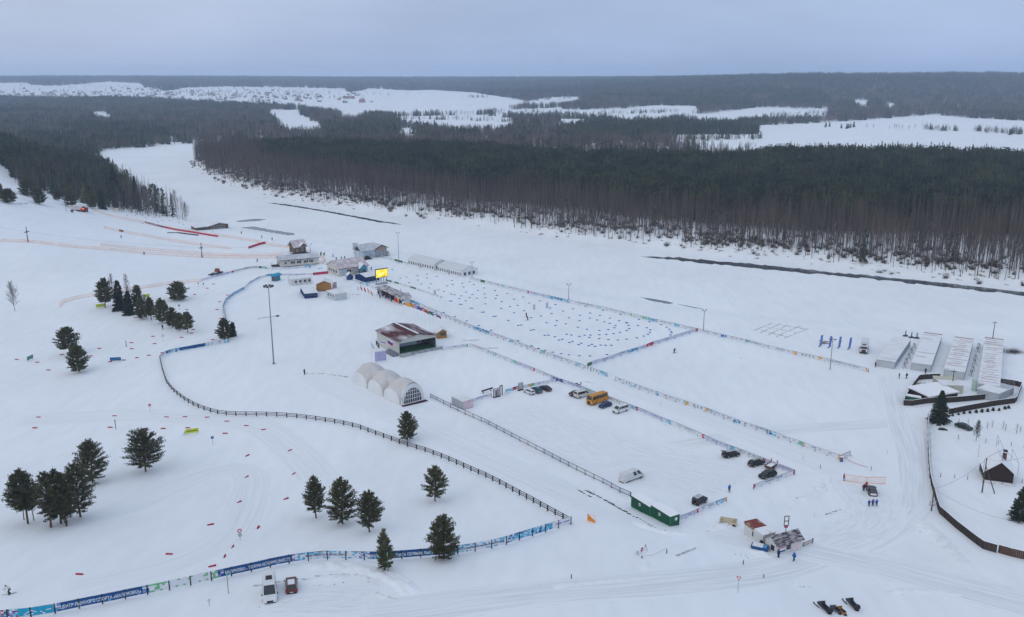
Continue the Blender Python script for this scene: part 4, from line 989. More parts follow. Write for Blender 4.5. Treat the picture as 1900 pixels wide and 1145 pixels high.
netfence('longest orange net crossing the whole ski slope past both lift pylons', [(-25,447),(0,448),(51,449.5),(96,454.5),(142,460),(187,463.5),(233,467),(281,472),(329,475.5),(375,477.5),(480,479.5),(533,478.5)], 8)
netfence('orange net just uphill of the long one, ending in mid slope', [(187,456),(228,459.5),(279,464.5),(329,469),(377,472),(430,475),(480,475.5),(525,473.5)], 8)
netfence('orange net across mid slope with a dark mat stacked at its side', [(192.5,423.5),(228,431),(279,440),(329,449),(380,456),(428,463)], 8)
netfence('uppermost orange net running from the log cabin to the chalet', [(172,391),(210,403),(268,414),(329,428),(405,437),(470,448),(505,456),(541,461)], 8)
netfence('short orange net curling behind the cream building', [(576,472),(585,474),(594,477.5),(602,482),(604,486),(597,490)], 4)
netfence('sagging orange net behind the people at the dark car', [(1568,893),(1574,895.5),(1590,897),(1605,898.5),(1622,895),(1642,898)], 5, 1.7)
netfence('small orange net tangled at the end of the black rail fence', [(1090,966),(1096,968.5),(1104,971)], 2.2, 1.5, nm=ORG, sag=.9)
# --- long coloured mats and banners lying on the slope
def mat_strip(label, px, sty, hgt=.9):
    ln = Line(px); c = ln.at(0); r = thing('slope_banner', label, 'banner', c)
    for k, (f0, f1, s_) in enumerate(cut(*sty)):
        banner(ln, f0 * ln.len, f1 * ln.len, s_, r, .0, hgt, seed=k, cell=.8).location = -c
    mb = MB()
    for i in range(int(ln.len / 8) + 1):
        p = ln.at(i * 8) - c; mb.tube(p + V3((0, 0, -.3)), p + V3((0, 0, hgt + .1)), .05, .05, STEEL, 4)
    mb.obj('stake', r); return r
mat_strip('long low padding wall, blue then dark red, below the uppermost net', [(269,413.5),(284,417.5),(299,421.5),(310,424),(330,428),(360,432.5),(380,436),(405,440)], [('purple',3.2),('blue',1.6),('plainred',11)], 1.1)
mat_strip('short slanting red banner near the chalet', [(461,461.5),(470,458.5),(480,455),(493,452)], [('plainred',1)], 1.3)
# --- plank fences on the right
def plank_fence(label, px, hgt=1.7, mat=None, sp=2.5):
    mat = mat or PLANK; P, _ = resample(px, sp); c = P[0]; root = thing('plank_fence', label, 'fence', c)
    mb, sm = MB(), MB()
    for a, b in zip(P, P[1:]):
        d = b - a; n = max(1, int(d.length / .32)); u = V3((-d.y, d.x, 0)).normalized() * .03
        for k in range(n):
            p, q = a + d * (k / n) - c, a + d * ((k + .93) / n) - c; h_ = hgt * random.uniform(.96, 1.03)
            mb.add([p - u, q - u, q + u, p + u] + [w_ + V3((0, 0, h_)) for w_ in (p - u, q - u, q + u, p + u)], [(4, 5, 6, 7), (0, 1, 5, 4), (2, 3, 7, 6), (1, 2, 6, 5), (3, 0, 4, 7)], mat)
        A, B = a - c + V3((0, 0, hgt + .04)), b - c + V3((0, 0, hgt + .04)); sm.add([A - u * 3, B - u * 3, B + u * 3, A + u * 3, A + V3((0, 0, .07)), B + V3((0, 0, .07))], [(0, 1, 5, 4), (2, 3, 4, 5), (0, 4, 3), (1, 2, 5), (3, 2, 1, 0)], SNOWCAP)
    mb.obj('planking', root); sm.obj('snow_cap', root)
    pm = MB().box(-.07, .07, -.07, .07, -.4, hgt - .1, DARK).mesh('post')
    for p in P[::2]: link('post', pm, root).location = p - c + V3((0, .1, 0))
    return root
PLANK = M('weathered_planks', (0.055, 0.042, 0.036), .9, .1, var=.35, scale=3, stretch=(1, 1, .2))
PLANKR = M('brown_planks', (0.085, 0.045, 0.03), .85, .1, var=.3, scale=3, stretch=(1, 1, .2))
SNOWCAP = M('snow_cap', (0.84, 0.85, 0.87), .8, .1, var=.03)
plank_fence('tall dark plank fence running down past the brown house to a gap', [(1722,775),(1722,800),(1722,830),(1723,858),(1725,886),(1729,905),(1734,922),(1738,938),(1743,953),(1757,965),(1771,978),(1785,989),(1805,1005),(1825,1019.5),(1849,1026)])
plank_fence('brown plank fence beyond the gap at the right edge', [(1853,1026),(1870,1031),(1890,1036),(1930,1044)], mat=PLANKR)
plank_fence('dark plank fence behind the row of young spruces', [(1760.7,769),(1800,761),(1845,753),(1885,748),(1890,733),(1896,718),(1873,714),(1851,711)])
plank_fence('dark plank wall wrapping the cluttered yard below the garages', [(1828,741),(1800,744),(1765,747),(1724,748),(1692,753),(1675,752.5),(1680,742),(1692,722),(1705,705),(1725,703),(1744,703)])
# ================================================================ BUILDINGS
GLASS = M('window_glass', (0.035, 0.045, 0.055), .1, .6, var=.2)
CREAM = M('cream_siding', (0.58, 0.55, 0.49), .7, .2, var=.06, scale=.6)
PANELW = M('sandwich_panel', (0.50, 0.50, 0.47), .6, .25, var=.07, scale=.5)
CABW = M('white_cabin_wall', (0.60, 0.61, 0.60), .6, .25, var=.08)
LOGW = M('orange_log_wall', (0.40, 0.20, 0.055), .75, .15, var=.2, scale=1, stretch=(.3, .3, 4))
BROWNL = M('brown_log_wall', (0.15, 0.10, 0.065), .8, .1, var=.3, scale=1, stretch=(.3, .3, 4))
NAVY = M('navy_cloth', (0.012, 0.03, 0.13), .7, .15, var=.12)
RED_S = MS('red_snowy_roof', (0.085, 0.02, 0.024), .36, .22, (1, .35, 1), .14)
RED_M = MS('red_dusted_roof', (0.20, 0.05, 0.055), .62, .5, (1, 1, 1), .45)
GREY_S = MS('grey_snowy_roof', (0.22, 0.25, 0.31), .55, .35, (1, 1, 1), .5)
PURP_S = MS('dark_dusted_roof', (0.07, 0.04, 0.05), .42, .55, (1, 1, .6), .25)
WHITE_S = MS('white_snow_roof', (0.5, 0.51, 0.53), 1.15, .3, (1, 1, 1), .4)
RUST_S = MS('rusty_snowy_roof', (0.30, 0.14, 0.07), .80, .55, (.3, 1.6, 1), .10)
RUSTR = MS('rust_red_roof', (0.20, 0.045, 0.03), .25, .4, (1, 1, 1), .12)
GALV = M('galvanised_wall', (0.40, 0.43, 0.46), .5, .4, var=.1, scale=.4)
PVC = M('white_tent_cloth', (0.70, 0.72, 0.73), .5, .25, var=.05, scale=.3)
PVCB = M('beige_tent_cloth', (0.58, 0.56, 0.54), .5, .25, var=.08, scale=.25)
TURF = M('green_stage_carpet', (0.03, 0.10, 0.04), .95, .05, var=.25, scale=1)
DGREEN = M('green_container_paint', (0.008, 0.085, 0.045), .5, .3, var=.15, scale=.8)
LGREEN = M('green_container_edge', (0.02, 0.20, 0.075), .5, .3, var=.1)
DARKSK = M('dark_skirting', (0.05, 0.03, 0.035), .85, .1, var=.15)
BLACK = M('black_plastic', (0.015, 0.015, 0.017), .5, .3, var=0)
class House:
    """box house on a local frame: x along the near wall (A to B), y away from the viewer"""
    def __init__(s, name, label, cat, A, B, depth, wall_h, group=None):
        a, b = G(*A), G(*B); s.w = (b - a).xy.length; s.d = depth; s.h = wall_h; rz = math.atan2(b.y - a.y, b.x - a.x)
        s.o = thing(name, label, cat, (a.x, a.y, min(a.z, b.z)), rz, group)
        # make sure local +y points away from the camera
        n = V3((-math.sin(rz), math.cos(rz)));  s.flip = n.dot(V3((a.x, a.y))) < 0
    def walls(s, m, gable='x', rise=0.0, skirt=None, front_open=False):
        mb = MB(); w, d, h = s.w, s.d, s.h
        if not front_open:
            if gable == 'x': mb.prism([(0, -.6), (d, -.6), (d, h), (d / 2, h + rise), (0, h)], 'x', 0, w, m)
            elif gable == 'y': mb.prism([(0, -.6), (w, -.6), (w, h), (w / 2, h + rise), (0, h)], 'y', 0, d, m)
            else: mb.box(0, w, 0, d, -.6, h, m)
        ob = mb.obj('wall', s.o)
        if skirt: MB().box(-.05, w + .05, -.05, d + .05, -.6, .35, skirt).obj('plinth', s.o)
        return ob
    def roof(s, m, gable='x', rise=1.5, ov=.45, t=.18, trim=None):
        w, d, h = s.w, s.d, s.h; mb = MB(); e = .02
        if gable == 'x':
            k = rise / (d / 2); y0 = -ov; z0 = h - k * ov + e; zr = h + rise + e
            mb.slab((-ov, y0, z0 + t), (w + ov, y0, z0 + t), (w + ov, d / 2, zr + t), (-ov, d / 2, zr + t), t, m)
            mb.slab((-ov, d / 2 + .003, zr + t), (w + ov, d / 2 + .003, zr + t), (w + ov, d + ov, z0 + t), (-ov, d + ov, z0 + t), t, m)
        elif gable == 'y':
            k = rise / (w / 2); z0 = h - k * ov + e; zr = h + rise + e
            mb.slab((w / 2, -ov, zr + t), (w / 2, d + ov, zr + t), (-ov, d + ov, z0 + t), (-ov, -ov, z0 + t), t, m)
            mb.slab((w + ov, -ov, z0 + t), (w + ov, d + ov, z0 + t), (w / 2 + .003, d + ov, zr + t), (w / 2 + .003, -ov, zr + t), t, m)
        else:
            mb.slab((-ov, -ov, h + e + t), (w + ov, -ov, h + e + t), (w + ov, d + ov, h + rise + e + t), (-ov, d + ov, h + rise + e + t), t, m)
        r = mb.obj('roof', s.o)
        if trim:
            tb = MB()
            if gable == 'y':
                for sg in (0, 1):
                    x0, x1 = (-ov, w / 2) if sg == 0 else (w / 2, w + ov); za, zb = (z0, zr) if sg == 0 else (zr, z0)
                    tb.add([(x0, -ov - .05, za - .15), (x1, -ov - .05, zb - .15), (x1, -ov - .05, zb + t + .02), (x0, -ov - .05, za + t + .02), (x0, -ov - .004, za - .15), (x1, -ov - .004, zb - .15), (x1, -ov - .004, zb + t + .02), (x0, -ov - .004, za + t + .02)], [(0, 1, 2, 3), (7, 6, 5, 4), (0, 4, 5, 1), (3, 2, 6, 7)], trim)
            else: tb.box(-ov, w + ov, -ov - .06, -ov - .004, z0 - .02, z0 + t + .03, trim)
            tb.obj('fascia', r)
        return r
    def opening(s, wall, u, z, w, h, kind='window', frame=None, pane=None, cols=1, label=None):
        """window or door on 'f' front, 'l' left end, 'r' right end; u along that wall"""
        frame = frame or WHITE; pane = pane or GLASS
        def T(mb):
            out = []
            for x, y, zz in mb.v:
                if wall == 'f': out.append((u + x, -y, z + zz))
                elif wall == 'l': out.append((-y, u + x, z + zz))
                else: out.append((s.w + y, u + x, z + zz))
            mb.v = out; return mb
        fb = MB(); f = .09
        fb.box(0, w, .003, .06, 0, f, frame); fb.box(0, w, .003, .06, h - f, h, frame); fb.box(0, f, .003, .06, f, h - f, frame); fb.box(w - f, w, .003, .06, f, h - f, frame)
        for c in range(1, cols): fb.box(w * c / cols - .04, w * c / cols + .04, .003, .055, f, h - f, frame)
        o = T(fb).obj(kind, s.o, label=label)
        T(MB().box(f, w - f, .002, .03, f, h - f, pane)).obj('pane' if kind == 'window' else 'leaf', o)
        return o
    def at(s, x, y, z=0):
        o = s.o; c, n = math.cos(o.rotation_euler[2]), math.sin(o.rotation_euler[2]); return V3((o.location.x + x * c - y * n, o.location.y + x * n + y * c, o.location.z + z))
def chimney(h, x, y, z0, z1, m, par):
    return MB().box(x - .35, x + .35, y - .35, y + .35, z0, z1, m).box(x - .45, x + .45, y - .45, y + .45, z1 + .002, z1 + .18, SNOWCAP).obj('chimney', par)
# --- stage with the dark red snow-streaked roof
st = House('stage', 'open-fronted stage with a dark red roof streaked with snow and a green floor', 'stage', (740.7,661), (809.7,647), 17, 5.2)
w, d, h = st.w, st.d, st.h; rise = 1.6; mb = MB()
mb.box(0, .2, 0, d, -.6, h, PANELW); mb.box(w - .2, w, 0, d, -.6, h, PANELW); mb.box(.2, w - .2, d - .2, d, -.6, h, PANELW)
mb.prism([(0, h + .002), (w, h + .002), (w / 2, h + rise)], 'y', .003, .2, PANELW); mb.prism([(0, h + .002), (w, h + .002), (w / 2, h + rise)], 'y', d - .2, d - .003, PANELW); mb.box(.2, w - .2, .0, .2, h - .75, h, PANELW)
mb.obj('wall', st.o)
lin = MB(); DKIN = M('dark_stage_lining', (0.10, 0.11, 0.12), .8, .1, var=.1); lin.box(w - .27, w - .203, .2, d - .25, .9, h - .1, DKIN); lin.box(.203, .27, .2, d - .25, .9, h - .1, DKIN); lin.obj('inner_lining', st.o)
st.roof(RED_S, 'y', rise, .55, .16)
MB().box(w / 2 - .35, w / 2 + .35, -.5, d + .5, h + rise + .23, h + rise + .3, SNOWCAP).obj('ridge_snow', st.o)
fl = MB().box(.28, w - .28, -.2, d - .25, -.6, .95, TURF).obj('stage_floor', st.o)
DECK = MS('snow_dusted_steps', (0.16, 0.17, 0.20), .35, .8, (1, 1, 1), .3)
sb = MB()
for k in range(4): sb.box(-.2, w + 2.2, -.25 - .5 * (k + 1), -.25 - .5 * k - .002, -.6, .85 - .24 * k, DECK)
sb.obj('steps', st.o)
MB().prism([(-.02, -.6), (-2.2, -.6), (-2.2, .1), (-.02, 1.0)], 'y', .4, 7.5, M('ramp_panel', (0.17, 0.19, 0.23), .7, .2, var=.1)).obj('ramp', st.o)
BACK = M('stage_backdrop', (0.48, 0.60, 0.66), .6, .15, var=.1, scale=.4)
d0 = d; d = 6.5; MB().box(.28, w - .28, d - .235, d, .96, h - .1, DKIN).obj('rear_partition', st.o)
bd = MB().box(.5, w - 2.6, d - .30, d - .24, 1.2, h - .5, BACK).obj('backdrop', st.o)
MB().box(w - 4.6, w - 2.62, d - .33, d - .302, 1.2, h - .5, M('backdrop_collage', (0.30, 0.27, 0.33), .6, .15, var=.8, scale=1.2)).obj('collage', bd)
tbk = MB(); k = random.Random(3)
for r_, (x0, x1) in enumerate([(1.6, w - 5), (3.2, w - 7)]):
    x = x0
    while x < x1:
        l = k.uniform(.25, .5); tbk.box(x, x + l, d - .315, d - .303, 3.4 - .75 * r_, 3.8 - .75 * r_, BANK); x += l + .12
tbk.obj('lettering', bd)
# --- log kiosk beside the stage
def kiosk(label, A, B, depth, hw, rise, roofm, wallm, gable, ov=.7, openings=(), name='log_kiosk'):
    q = House(name, label, 'kiosk', A, B, depth, hw); q.walls(wallm, gable, rise); q.roof(roofm, gable, rise, ov)
    for a in openings: q.opening(*a[0], **a[1])
    return q
kk = kiosk('orange log kiosk with a snowy roof behind the stage corner', (812,628.8), (829,626.9), 4.6, 2.7, 1.0, WHITE_S, LOGW, 'y', .9, [(('f', 1.0, 1.0, 2.1, 1.3), dict(frame=LOGW))])
kk = kiosk('orange log kiosk near the white cabin, closed shutters', (588,540.7), (615,539.5), 6.0, 3.6, 1.3, WHITE_S, LOGW, 'y', 1.0)
MB().box(-.1, kk.w + .1, -.1, kk.d, -.5, .3, DARKSK).obj('plinth', kk.o)
# --- three-module dome tent
def dome():
    A, B = G(744,752), G(786.5,742.6); w = (B - A).xy.length; rz = math.atan2(B.y - A.y, B.x - A.x)
    D = G(655,707); n = V3((-math.sin(rz), math.cos(rz))); ln = (D - A).xy
    dep = abs(ln.dot(n)); sh = ln.dot(V3((math.cos(rz), math.sin(rz))))
    ax = V3((D.x - A.x, D.y - A.y, 0)); L_ = ax.length; 
    rz2 = math.atan2(ax.y, ax.x) - math.pi / 2
    o = thing('dome_tent', 'cream tent of three joined domes with an arched glazed front', 'tent', A, rz2)
    W, mod, Hh = w * 1.0, L_ / 3, 6.2
    for i in range(3):
        y0, y1 = i * mod, (i + 1) * mod; nu, nv = 20, 12; V, Fc = [], []
        for a in range(nv + 1):
            v = a / nv; e_ = (2 * v - 1) ** 2 * (0 if (i == 0 and v < .5) else 1); dip = 0.26 * e_
            for b in range(nu + 1):
                t = math.pi * b / nu; r = (1 - dip * math.sin(t) ** .5 * .9)
                side = abs(math.cos(t)); bul = .96 - .42 * e_
                V.append((W / 2 - math.cos(t) * W / 2 * r * bul, y0 + v * mod, Hh * math.sin(t) ** .8 * r - .1))
        Fc = [(a * (nu + 1) + b, a * (nu + 1) + b + 1, (a + 1) * (nu + 1) + b + 1, (a + 1) * (nu + 1) + b) for a in range(nv) for b in range(nu)]
        MB().add(V, Fc, PVCB).obj('dome_shell', o, True)
        for sx in (-1, 1):   # cross vaults running out to each side, closed by white arched faces
            n2, np_ = 14, 8; V = []; yc = y0 + mod / 2
            def rim(a, p):
                t = math.pi * a / n2; k_ = 1 - .06 * p ** 2; x = W / 2 + sx * W * (-.01 + .55 * p)
                return (x, yc - math.cos(t) * mod * .50 * (1 - .05 * p), max(-.12, Hh * (1.03 - .36 * p ** 2.2) * math.sin(t) ** .75 * k_ - .1))
            V = [rim(a, p / np_) for a in range(n2 + 1) for p in range(np_ + 1)]; q = np_ + 1
            MB().add(V, [(a * q + b, a * q + b + 1, (a + 1) * q + b + 1, (a + 1) * q + b) for a in range(n2) for b in range(np_)], PVCB).obj('side_vault', o, True)
            V = []
            for a in range(n2 + 1):
                e = V3(rim(a, 1.0)); c = V3((e.x + sx * .2, yc, -.1))
                for b in range(6):
                    f = b / 5; m_ = c.lerp(e, f); m_.x += sx * W * .075 * (1 - f * f); m_.y = yc + (e.y - yc) * f; V.append(tuple(m_))
            MB().add(V, [(a * 6 + b, a * 6 + b + 1, (a + 1) * 6 + b + 1, (a + 1) * 6 + b) for a in range(n2) for b in range(5)], PVC).obj('side_face', o, True)
    # front arch, glazing, bars
    arch = MB(); nn = 24
    for i in range(nn):
        t0, t1 = math.pi * i / nn, math.pi * (i + 1) / nn
        def pt(t, r, y): return (W / 2 - math.cos(t) * W / 2 * r, y, .12 + Hh * .93 * math.sin(t) ** .8 * r)
        for yy0, yy1 in ((-.35, 0.05),):
            arch.add([pt(t0, .78, yy0), pt(t1, .78, yy0), pt(t1, 1.0, yy0), pt(t0, 1.0, yy0), pt(t0, .78, yy1), pt(t1, .78, yy1), pt(t1, 1.0, yy1), pt(t0, 1.0, yy1)], [(0, 1, 2, 3), (7, 6, 5, 4), (3, 2, 6, 7), (1, 0, 4, 5)], PVC)
    arch.box(-.3, W + .3, -.6, -.36, -.05, .3, WHITE); arch.obj('front_arch', o)
    prof = [(W / 2 - math.cos(math.pi * i / nn) * W / 2 * .79, .12 + Hh * .93 * math.sin(math.pi * i / nn) ** .8 * .79) for i in range(nn + 1)]
    gl = MB().prism(prof, 'y', -.16, -.10, GLASS).obj('glazing', o)
    bars = MB(); top = lambda x: .12 + Hh * .93 * .79 * max(0, 1 - ((x - W / 2) / (W / 2 * .79)) ** 2) ** .4
    for i in range(1, 8): x = W / 2 + (i - 4) * W * .79 / 8; bars.box(x - .06, x + .06, -.24, -.162, .2, top(x), WHITE)
    for z in (1.35, 2.6, 3.75):
        hw_ = W / 2 * .79 * max(0, 1 - (z / (Hh * .93 * .79)) ** 2.5) ** .5; bars.box(W / 2 - hw_, W / 2 + hw_, -.235, -.163, z - .06, z + .06, WHITE)
    bars.obj('glazing_bars', gl)
    MB().box(-.4, W + .4, -1.7, -.61, -.5, .06, M('dark_step', (0.06, 0.02, 0.035), .8, .1)).obj('step', o)
    for i in (0, 1, 2):
        for s_ in (0,):
            y = i * mod + (.35 if i == 0 else 0); x = -.3
            MB().tube((x + 1.2, y, 0), (x + .1, y - 1.2, 2.6), .07, .07, STEEL, 5).tube((x + 1.2, y, 0), (x + .1, y + 1.2, 2.6), .07, .07, STEEL, 5).obj('frame_strut', o)
dome()
# --- cream long building and the red-roofed house at the head of the field
q = House('clubhouse', 'long low cream building with a blue-grey snowy roof and a row of windows', 'building', (520.5,496.5), (592,490), 9, 3.6)
q.walls(CREAM, 'x', 1.6, DARKSK); q.roof(GREY_S, 'x', 1.6, .5, trim=DARK)
for i, f in enumerate((.10, .26, .42, .60, .74)): q.opening('f', q.w * f, 1.3, 2.4 if i else 1.4, 1.5, frame=WHITE, cols=3)
q.opening('l', 2.2, .4, 1.2, 2.2, 'door', frame=DARK, pane=M('grey_door', (.3, .32, .34), .6)); q.opening('l', 5, 1.3, 1.6, 1.3, cols=2)
pb = MB().box(-3.4, -.05, 2, 6.5, -.4, .5, DARK)
for x in (-3.3, -.2):
    for y in (2.1, 6.4): pb.tube((x, y, .5), (x, y, 1.5), .05, .05, DARK, 4)
pb.tube((-3.3, 2.1, 1.5), (-3.3, 6.4, 1.5), .05, .05, DARK, 4); pb.obj('porch', q.o)
for f in (.2, .5, .7): MB().box(q.w * f, q.w * f + .9, -.4, -.01, 2.8, 3.3, GREYM).obj('air_conditioner', q.o)
chimney(q, q.w * .35, 5.5, 4.5, 6.2, GREYM, q.o); chimney(q, q.w * .8, 5, 4.5, 5.9, GREYM, q.o)
q = House('event_house', 'large cream house with a broad red snow-dusted gable roof and a blue entrance', 'house', (629.5,513), (682.6,506.5), 13.5, 4.0)
q.walls(CREAM, 'x', 3.0, DARKSK); q.roof(RED_M, 'x', 3.0, .6, trim=DARK)
for k_ in range(4): q.opening('l', 2.0 + k_ * 2.6, 1.4, 1.9, 1.5, cols=2)
q.opening('f', q.w * .26, 1.2, 2.6, 1.8, cols=2); q.opening('f', q.w * .52, 1.6, 2.2, 1.2, cols=2)
MB().box(q.w * .03, q.w * .2, -.08, -.012, .9, 3.3, M('winter_poster', (0.45, 0.55, 0.66), .6, .2, var=.35, scale=.8)).obj('poster', q.o)
x0, x1 = q.w * .68, q.w * .90; en = MB().prism([(x0, -.4), (x1, -.4), (x1, 3.4), ((x0 + x1) / 2, 5.2), (x0, 3.4)], 'y', -2.0, .6, M('entrance_blue', (0.05, 0.27, 0.42), .5, .3, var=.1)).obj('entrance', q.o)
MB().box(x0 + .4, x0 + 2, -2.06, -2.005, .1, 2.6, M('brown_door', (.16, .08, .05), .6)).box(x1 - 2, x1 - .4, -2.06, -2.005, .1, 2.6, GLASS).obj('door', en)
eb = MB(); eb.slab(((x0 + x1) / 2, -2.6, 5.5), ((x0 + x1) / 2, 4, 5.5), (x0 - .8, 4, 3.3), (x0 - .8, -2.6, 3.3), .15, WHITE_S); eb.slab((x1 + .8, -2.6, 3.3), (x1 + .8, 4, 3.3), ((x0 + x1) / 2, 4, 5.5), ((x0 + x1) / 2, -2.6, 5.5), .15, WHITE_S); eb.obj('entrance_roof', en)
MB().slab((q.w * .44, -2.2, 2.5), (q.w * .64, -2.2, 2.5), (q.w * .64, -.1, 2.7), (q.w * .44, -.1, 2.7), .12, PURP_S).tube((q.w * .45, -2.1, -.4), (q.w * .45, -2.1, 2.45), .06, .06, STEEL, 5).tube((q.w * .63, -2.1, -.4), (q.w * .63, -2.1, 2.45), .06, .06, STEEL, 5).obj('porch_canopy', q.o)
# --- chalet
q = House('chalet', 'small brown log chalet with a steep red snowy roof beside the ski slope', 'house', (547,471.5), (568,469), 6.5, 4.2)
q.walls(BROWNL, 'x', 2.8, M('stone_plinth', (.22, .19, .16), .9)); q.roof(RED_M, 'x', 2.8, .9)
q.opening('f', 3.8, 1.2, 1.4, 1.5, cols=2); q.opening('f', 1.0, 1.2, 1.2, 1.4, cols=2)
MB().prism([(2.8, 4.2), (6.6, 4.2), (4.7, 5.7)], 'y', -1.4, 1.5, BROWNL).slab((4.7, -1.9, 6.0), (4.7, 2.5, 6.0), (2.2, 2.5, 4.2), (2.2, -1.9, 4.2), .15, WHITE_S).slab((7.2, -1.9, 4.2), (7.2, 2.5, 4.2), (4.7, 2.5, 6.0), (4.7, -1.9, 6.0), .15, WHITE_S).obj('dormer', q.o)
MB().box(-1.5, q.w + 1, -1.6, -.05, -.4, .5, DARK).obj('deck', q.o)
# --- house on the river bank
q = House('river_house', 'two-part timber house on the river bank with a snowy roof and tall glass front', 'house', (697,478), (718,475), 8, 5.0)
q.walls(M('tan_boards', (0.36, 0.26, 0.19), .75, .15, var=.15, scale=.8, stretch=(3, 3, .3)), 'y', 1.6); q.roof(GREY_S, 'y', 1.6, .8, trim=DARK)
for k_ in range(3): q.opening('f', .5 + k_ * q.w * .32, .4, q.w * .26, 3.6, frame=M('tan_frame', (.3, .2, .14), .7), pane=M('pale_glass', (.25, .33, .40), .15, .5, var=.2), cols=2)
a = MB(); a.prism([(0.2, -.6), (7.8, -.6), (7.8, 4.6), (4, 7.2), (.2, 4.6)], 'x', -8.5, -.003, M('mural_wall', (.42, .5, .56), .7, .15, var=.35, scale=.35)); a.obj('annexe', q.o)
r_ = MB().slab((-9.2, -.6, 4.4), (-.02, -.6, 4.4), (-.02, 4, 7.6), (-9.2, 4, 7.6), .18, GREY_S).slab((-9.2, 4.003, 7.6), (-.02, 4.003, 7.6), (-.02, 8.6, 4.4), (-9.2, 8.6, 4.4), .18, GREY_S).obj('annexe_roof', q.o)
MB().prism([(.8, 4.3), (7.2, 4.3), (4, 6.7)], 'x', -8.6, -8.51, DARK).obj('gable_boards', q.o)
MB().prism([(-8.5, -.5), (-2.5, -.5), (-5.5, 1.8)], 'y', -2.2, .2, DARK).obj('woodshed', q.o)
MB().box(q.w + .3, q.w + 1.2, -.8, .6, -.4, 2.6, M('pale_kiosk', (.5, .5, .5), .6)).obj('side_porch', q.o)
# --- ski-rental hut at the landing and log cabin with a lit window
q = House('rental_hut', 'low timber hut with a wide pale snowy roof at the water edge', 'hut', (388,426), (424,423.5), 9, 2.8)
q.walls(BROWNL, 'y', 1.4); q.roof(WHITE_S, 'y', 1.4, 1.2)
for f in (.12, .4, .62): q.opening('f', q.w * f, .8, q.w * .18, 1.6, cols=2)
a = MB(); a.prism([(0, -.5), (9, -.5), (9, 2.6), (0, 2.6)], 'x', -8, -.003, BROWNL); a.obj('side_wing', q.o); MB().slab((-9, -1, 2.75), (-.9, -1, 2.75), (-.9, 9.8, 3.4), (-9, 9.8, 3.4), .2, WHITE_S).obj('wing_roof', q.o)
for k_ in range(4): MB().box(-7.4 + k_ * 1.9, -6.3 + k_ * 1.9, -.06, -.006, .7, 2.1, GLASS).obj('window', q.o)
q = House('log_cabin', 'dark red log cabin with a glowing orange lamp under the hillside trees', 'cabin', (147,393), (160,394), 7, 3.0)
q.walls(M('dark_red_logs', (.14, .04, .03), .8, .1, var=.25), 'y', 1.6); q.roof(RED_M, 'y', 1.6, .8)
MB().box(q.w + .05, q.w + 6, 1.5, 6.5, -.5, 2.6, BROWNL).slab((q.w + .1, .9, 2.75), (q.w + 6.6, .9, 2.4), (q.w + 6.6, 7, 2.4), (q.w + .1, 7, 2.75), .15, PURP_S).obj('lean_to', q.o)
q.opening('f', 1.0, .6, 1.4, 1.6, cols=2)
MB().box(q.w * .4, q.w * .65, -.5, -.1, 2.6, 3.0, M('lit_lamp', (1.0, 0.12, 0.03), .5, .2, var=0, emit=2.0)).obj('lamp', q.o)
# --- white marquee tents by the river fence
for A, B, lb in (((757,491), (805,502.5), 'white marquee tent with arched windows, nearer the tall lamp'), ((812,504), (856,514.5), 'white marquee tent with arched windows, nearer the forked lamp')):
    q = House('marquee', lb, 'tent', A, B, 10.5, 3.1, 'white marquees on the river side'); q.walls(PVC, 'x', 1.9)
    r_ = q.roof(PVC, 'x', 1.9, .15, .06)
    n = 11
    for k_ in range(n):
        if k_ in (5,): continue
        x = q.w * (k_ + .3) / n; ww = q.w / n * .42
        P = [(x, .8), (x + ww, .8), (x + ww, 1.9)] + [(x + ww / 2 + ww / 2 * math.cos(t), 1.9 + ww / 2 * math.sin(t)) for t in (.5, 1.05, 1.57, 2.1, 2.64)] + [(x, 1.9)]
        MB().prism(P, 'y', -.05, -.004, GLASS).obj('arched_window', q.o)
    for k_ in range(3): MB().box(q.w + .004, q.w + .05, 1.6 + k_ * 2.8, 3.0 + k_ * 2.8, .7, 2.2, GLASS).obj('arched_window', q.o)
    sb = MB()
    for k_ in range(0, n + 1, 1): sb.slab((q.w * k_ / n - .1, -.16, 3.17), (q.w * k_ / n + .1, -.16, 3.17), (q.w * k_ / n + .1, 5.25, 5.13), (q.w * k_ / n - .1, 5.25, 5.13), .05, GREYM)
    sb.obj('roof_seam', r_)
    MB().box(q.w * .46, q.w * .53, -.07, -.004, 0, 2.3, GREYM).obj('door', q.o)
# --- navy pavilions, cabins
def pavilion(label, A, B, d, hw, rise, gable, wallm=NAVY, group=None):
    q = House('pavilion', label, 'tent', A, B, d, hw, group); q.walls(wallm, gable, rise); q.roof(WHITE_S, gable, rise, .25, .1)
    for f in (.18, .5, .8): q.opening('f', q.w * f - .4, 1.0, 1.2, .9, frame=M('navy_frame', (.05, .08, .2), .6))
    return q
pavilion('long navy pavilion with a snow-white roof behind the yellow screen', (679.5,524.5), (704,520.5), 9, 2.7, 1.0, 'x')
pavilion('low navy pavilion with a flat white roof nearest the floodlight mast', (566,554.5), (589.5,552), 13, 2.3, .5, 'x')
q = pavilion('small blue gazebo with a pointed snowy roof by the red-roofed house', (645,520), (655,519.2), 3.4, 2.2, 1.2, 'y', M('gazebo_blue', (.02, .06, .22), .6))
q = House('cabin_block', 'row of joined white cabins with four small dark windows', 'cabin', (541,530.5), (578.5,526.5), 6, 3.0); q.walls(CABW, 'flat'); q.roof(MS('rust_flecked_snow', (.32, .2, .12), .85, .7, (1, 1, 1), .08), 'flat', .12, .1, .12)
for k_ in range(4): q.opening('f', q.w * (.16 + .22 * k_), 1.1, 1.3, 1.3, frame=CABW)
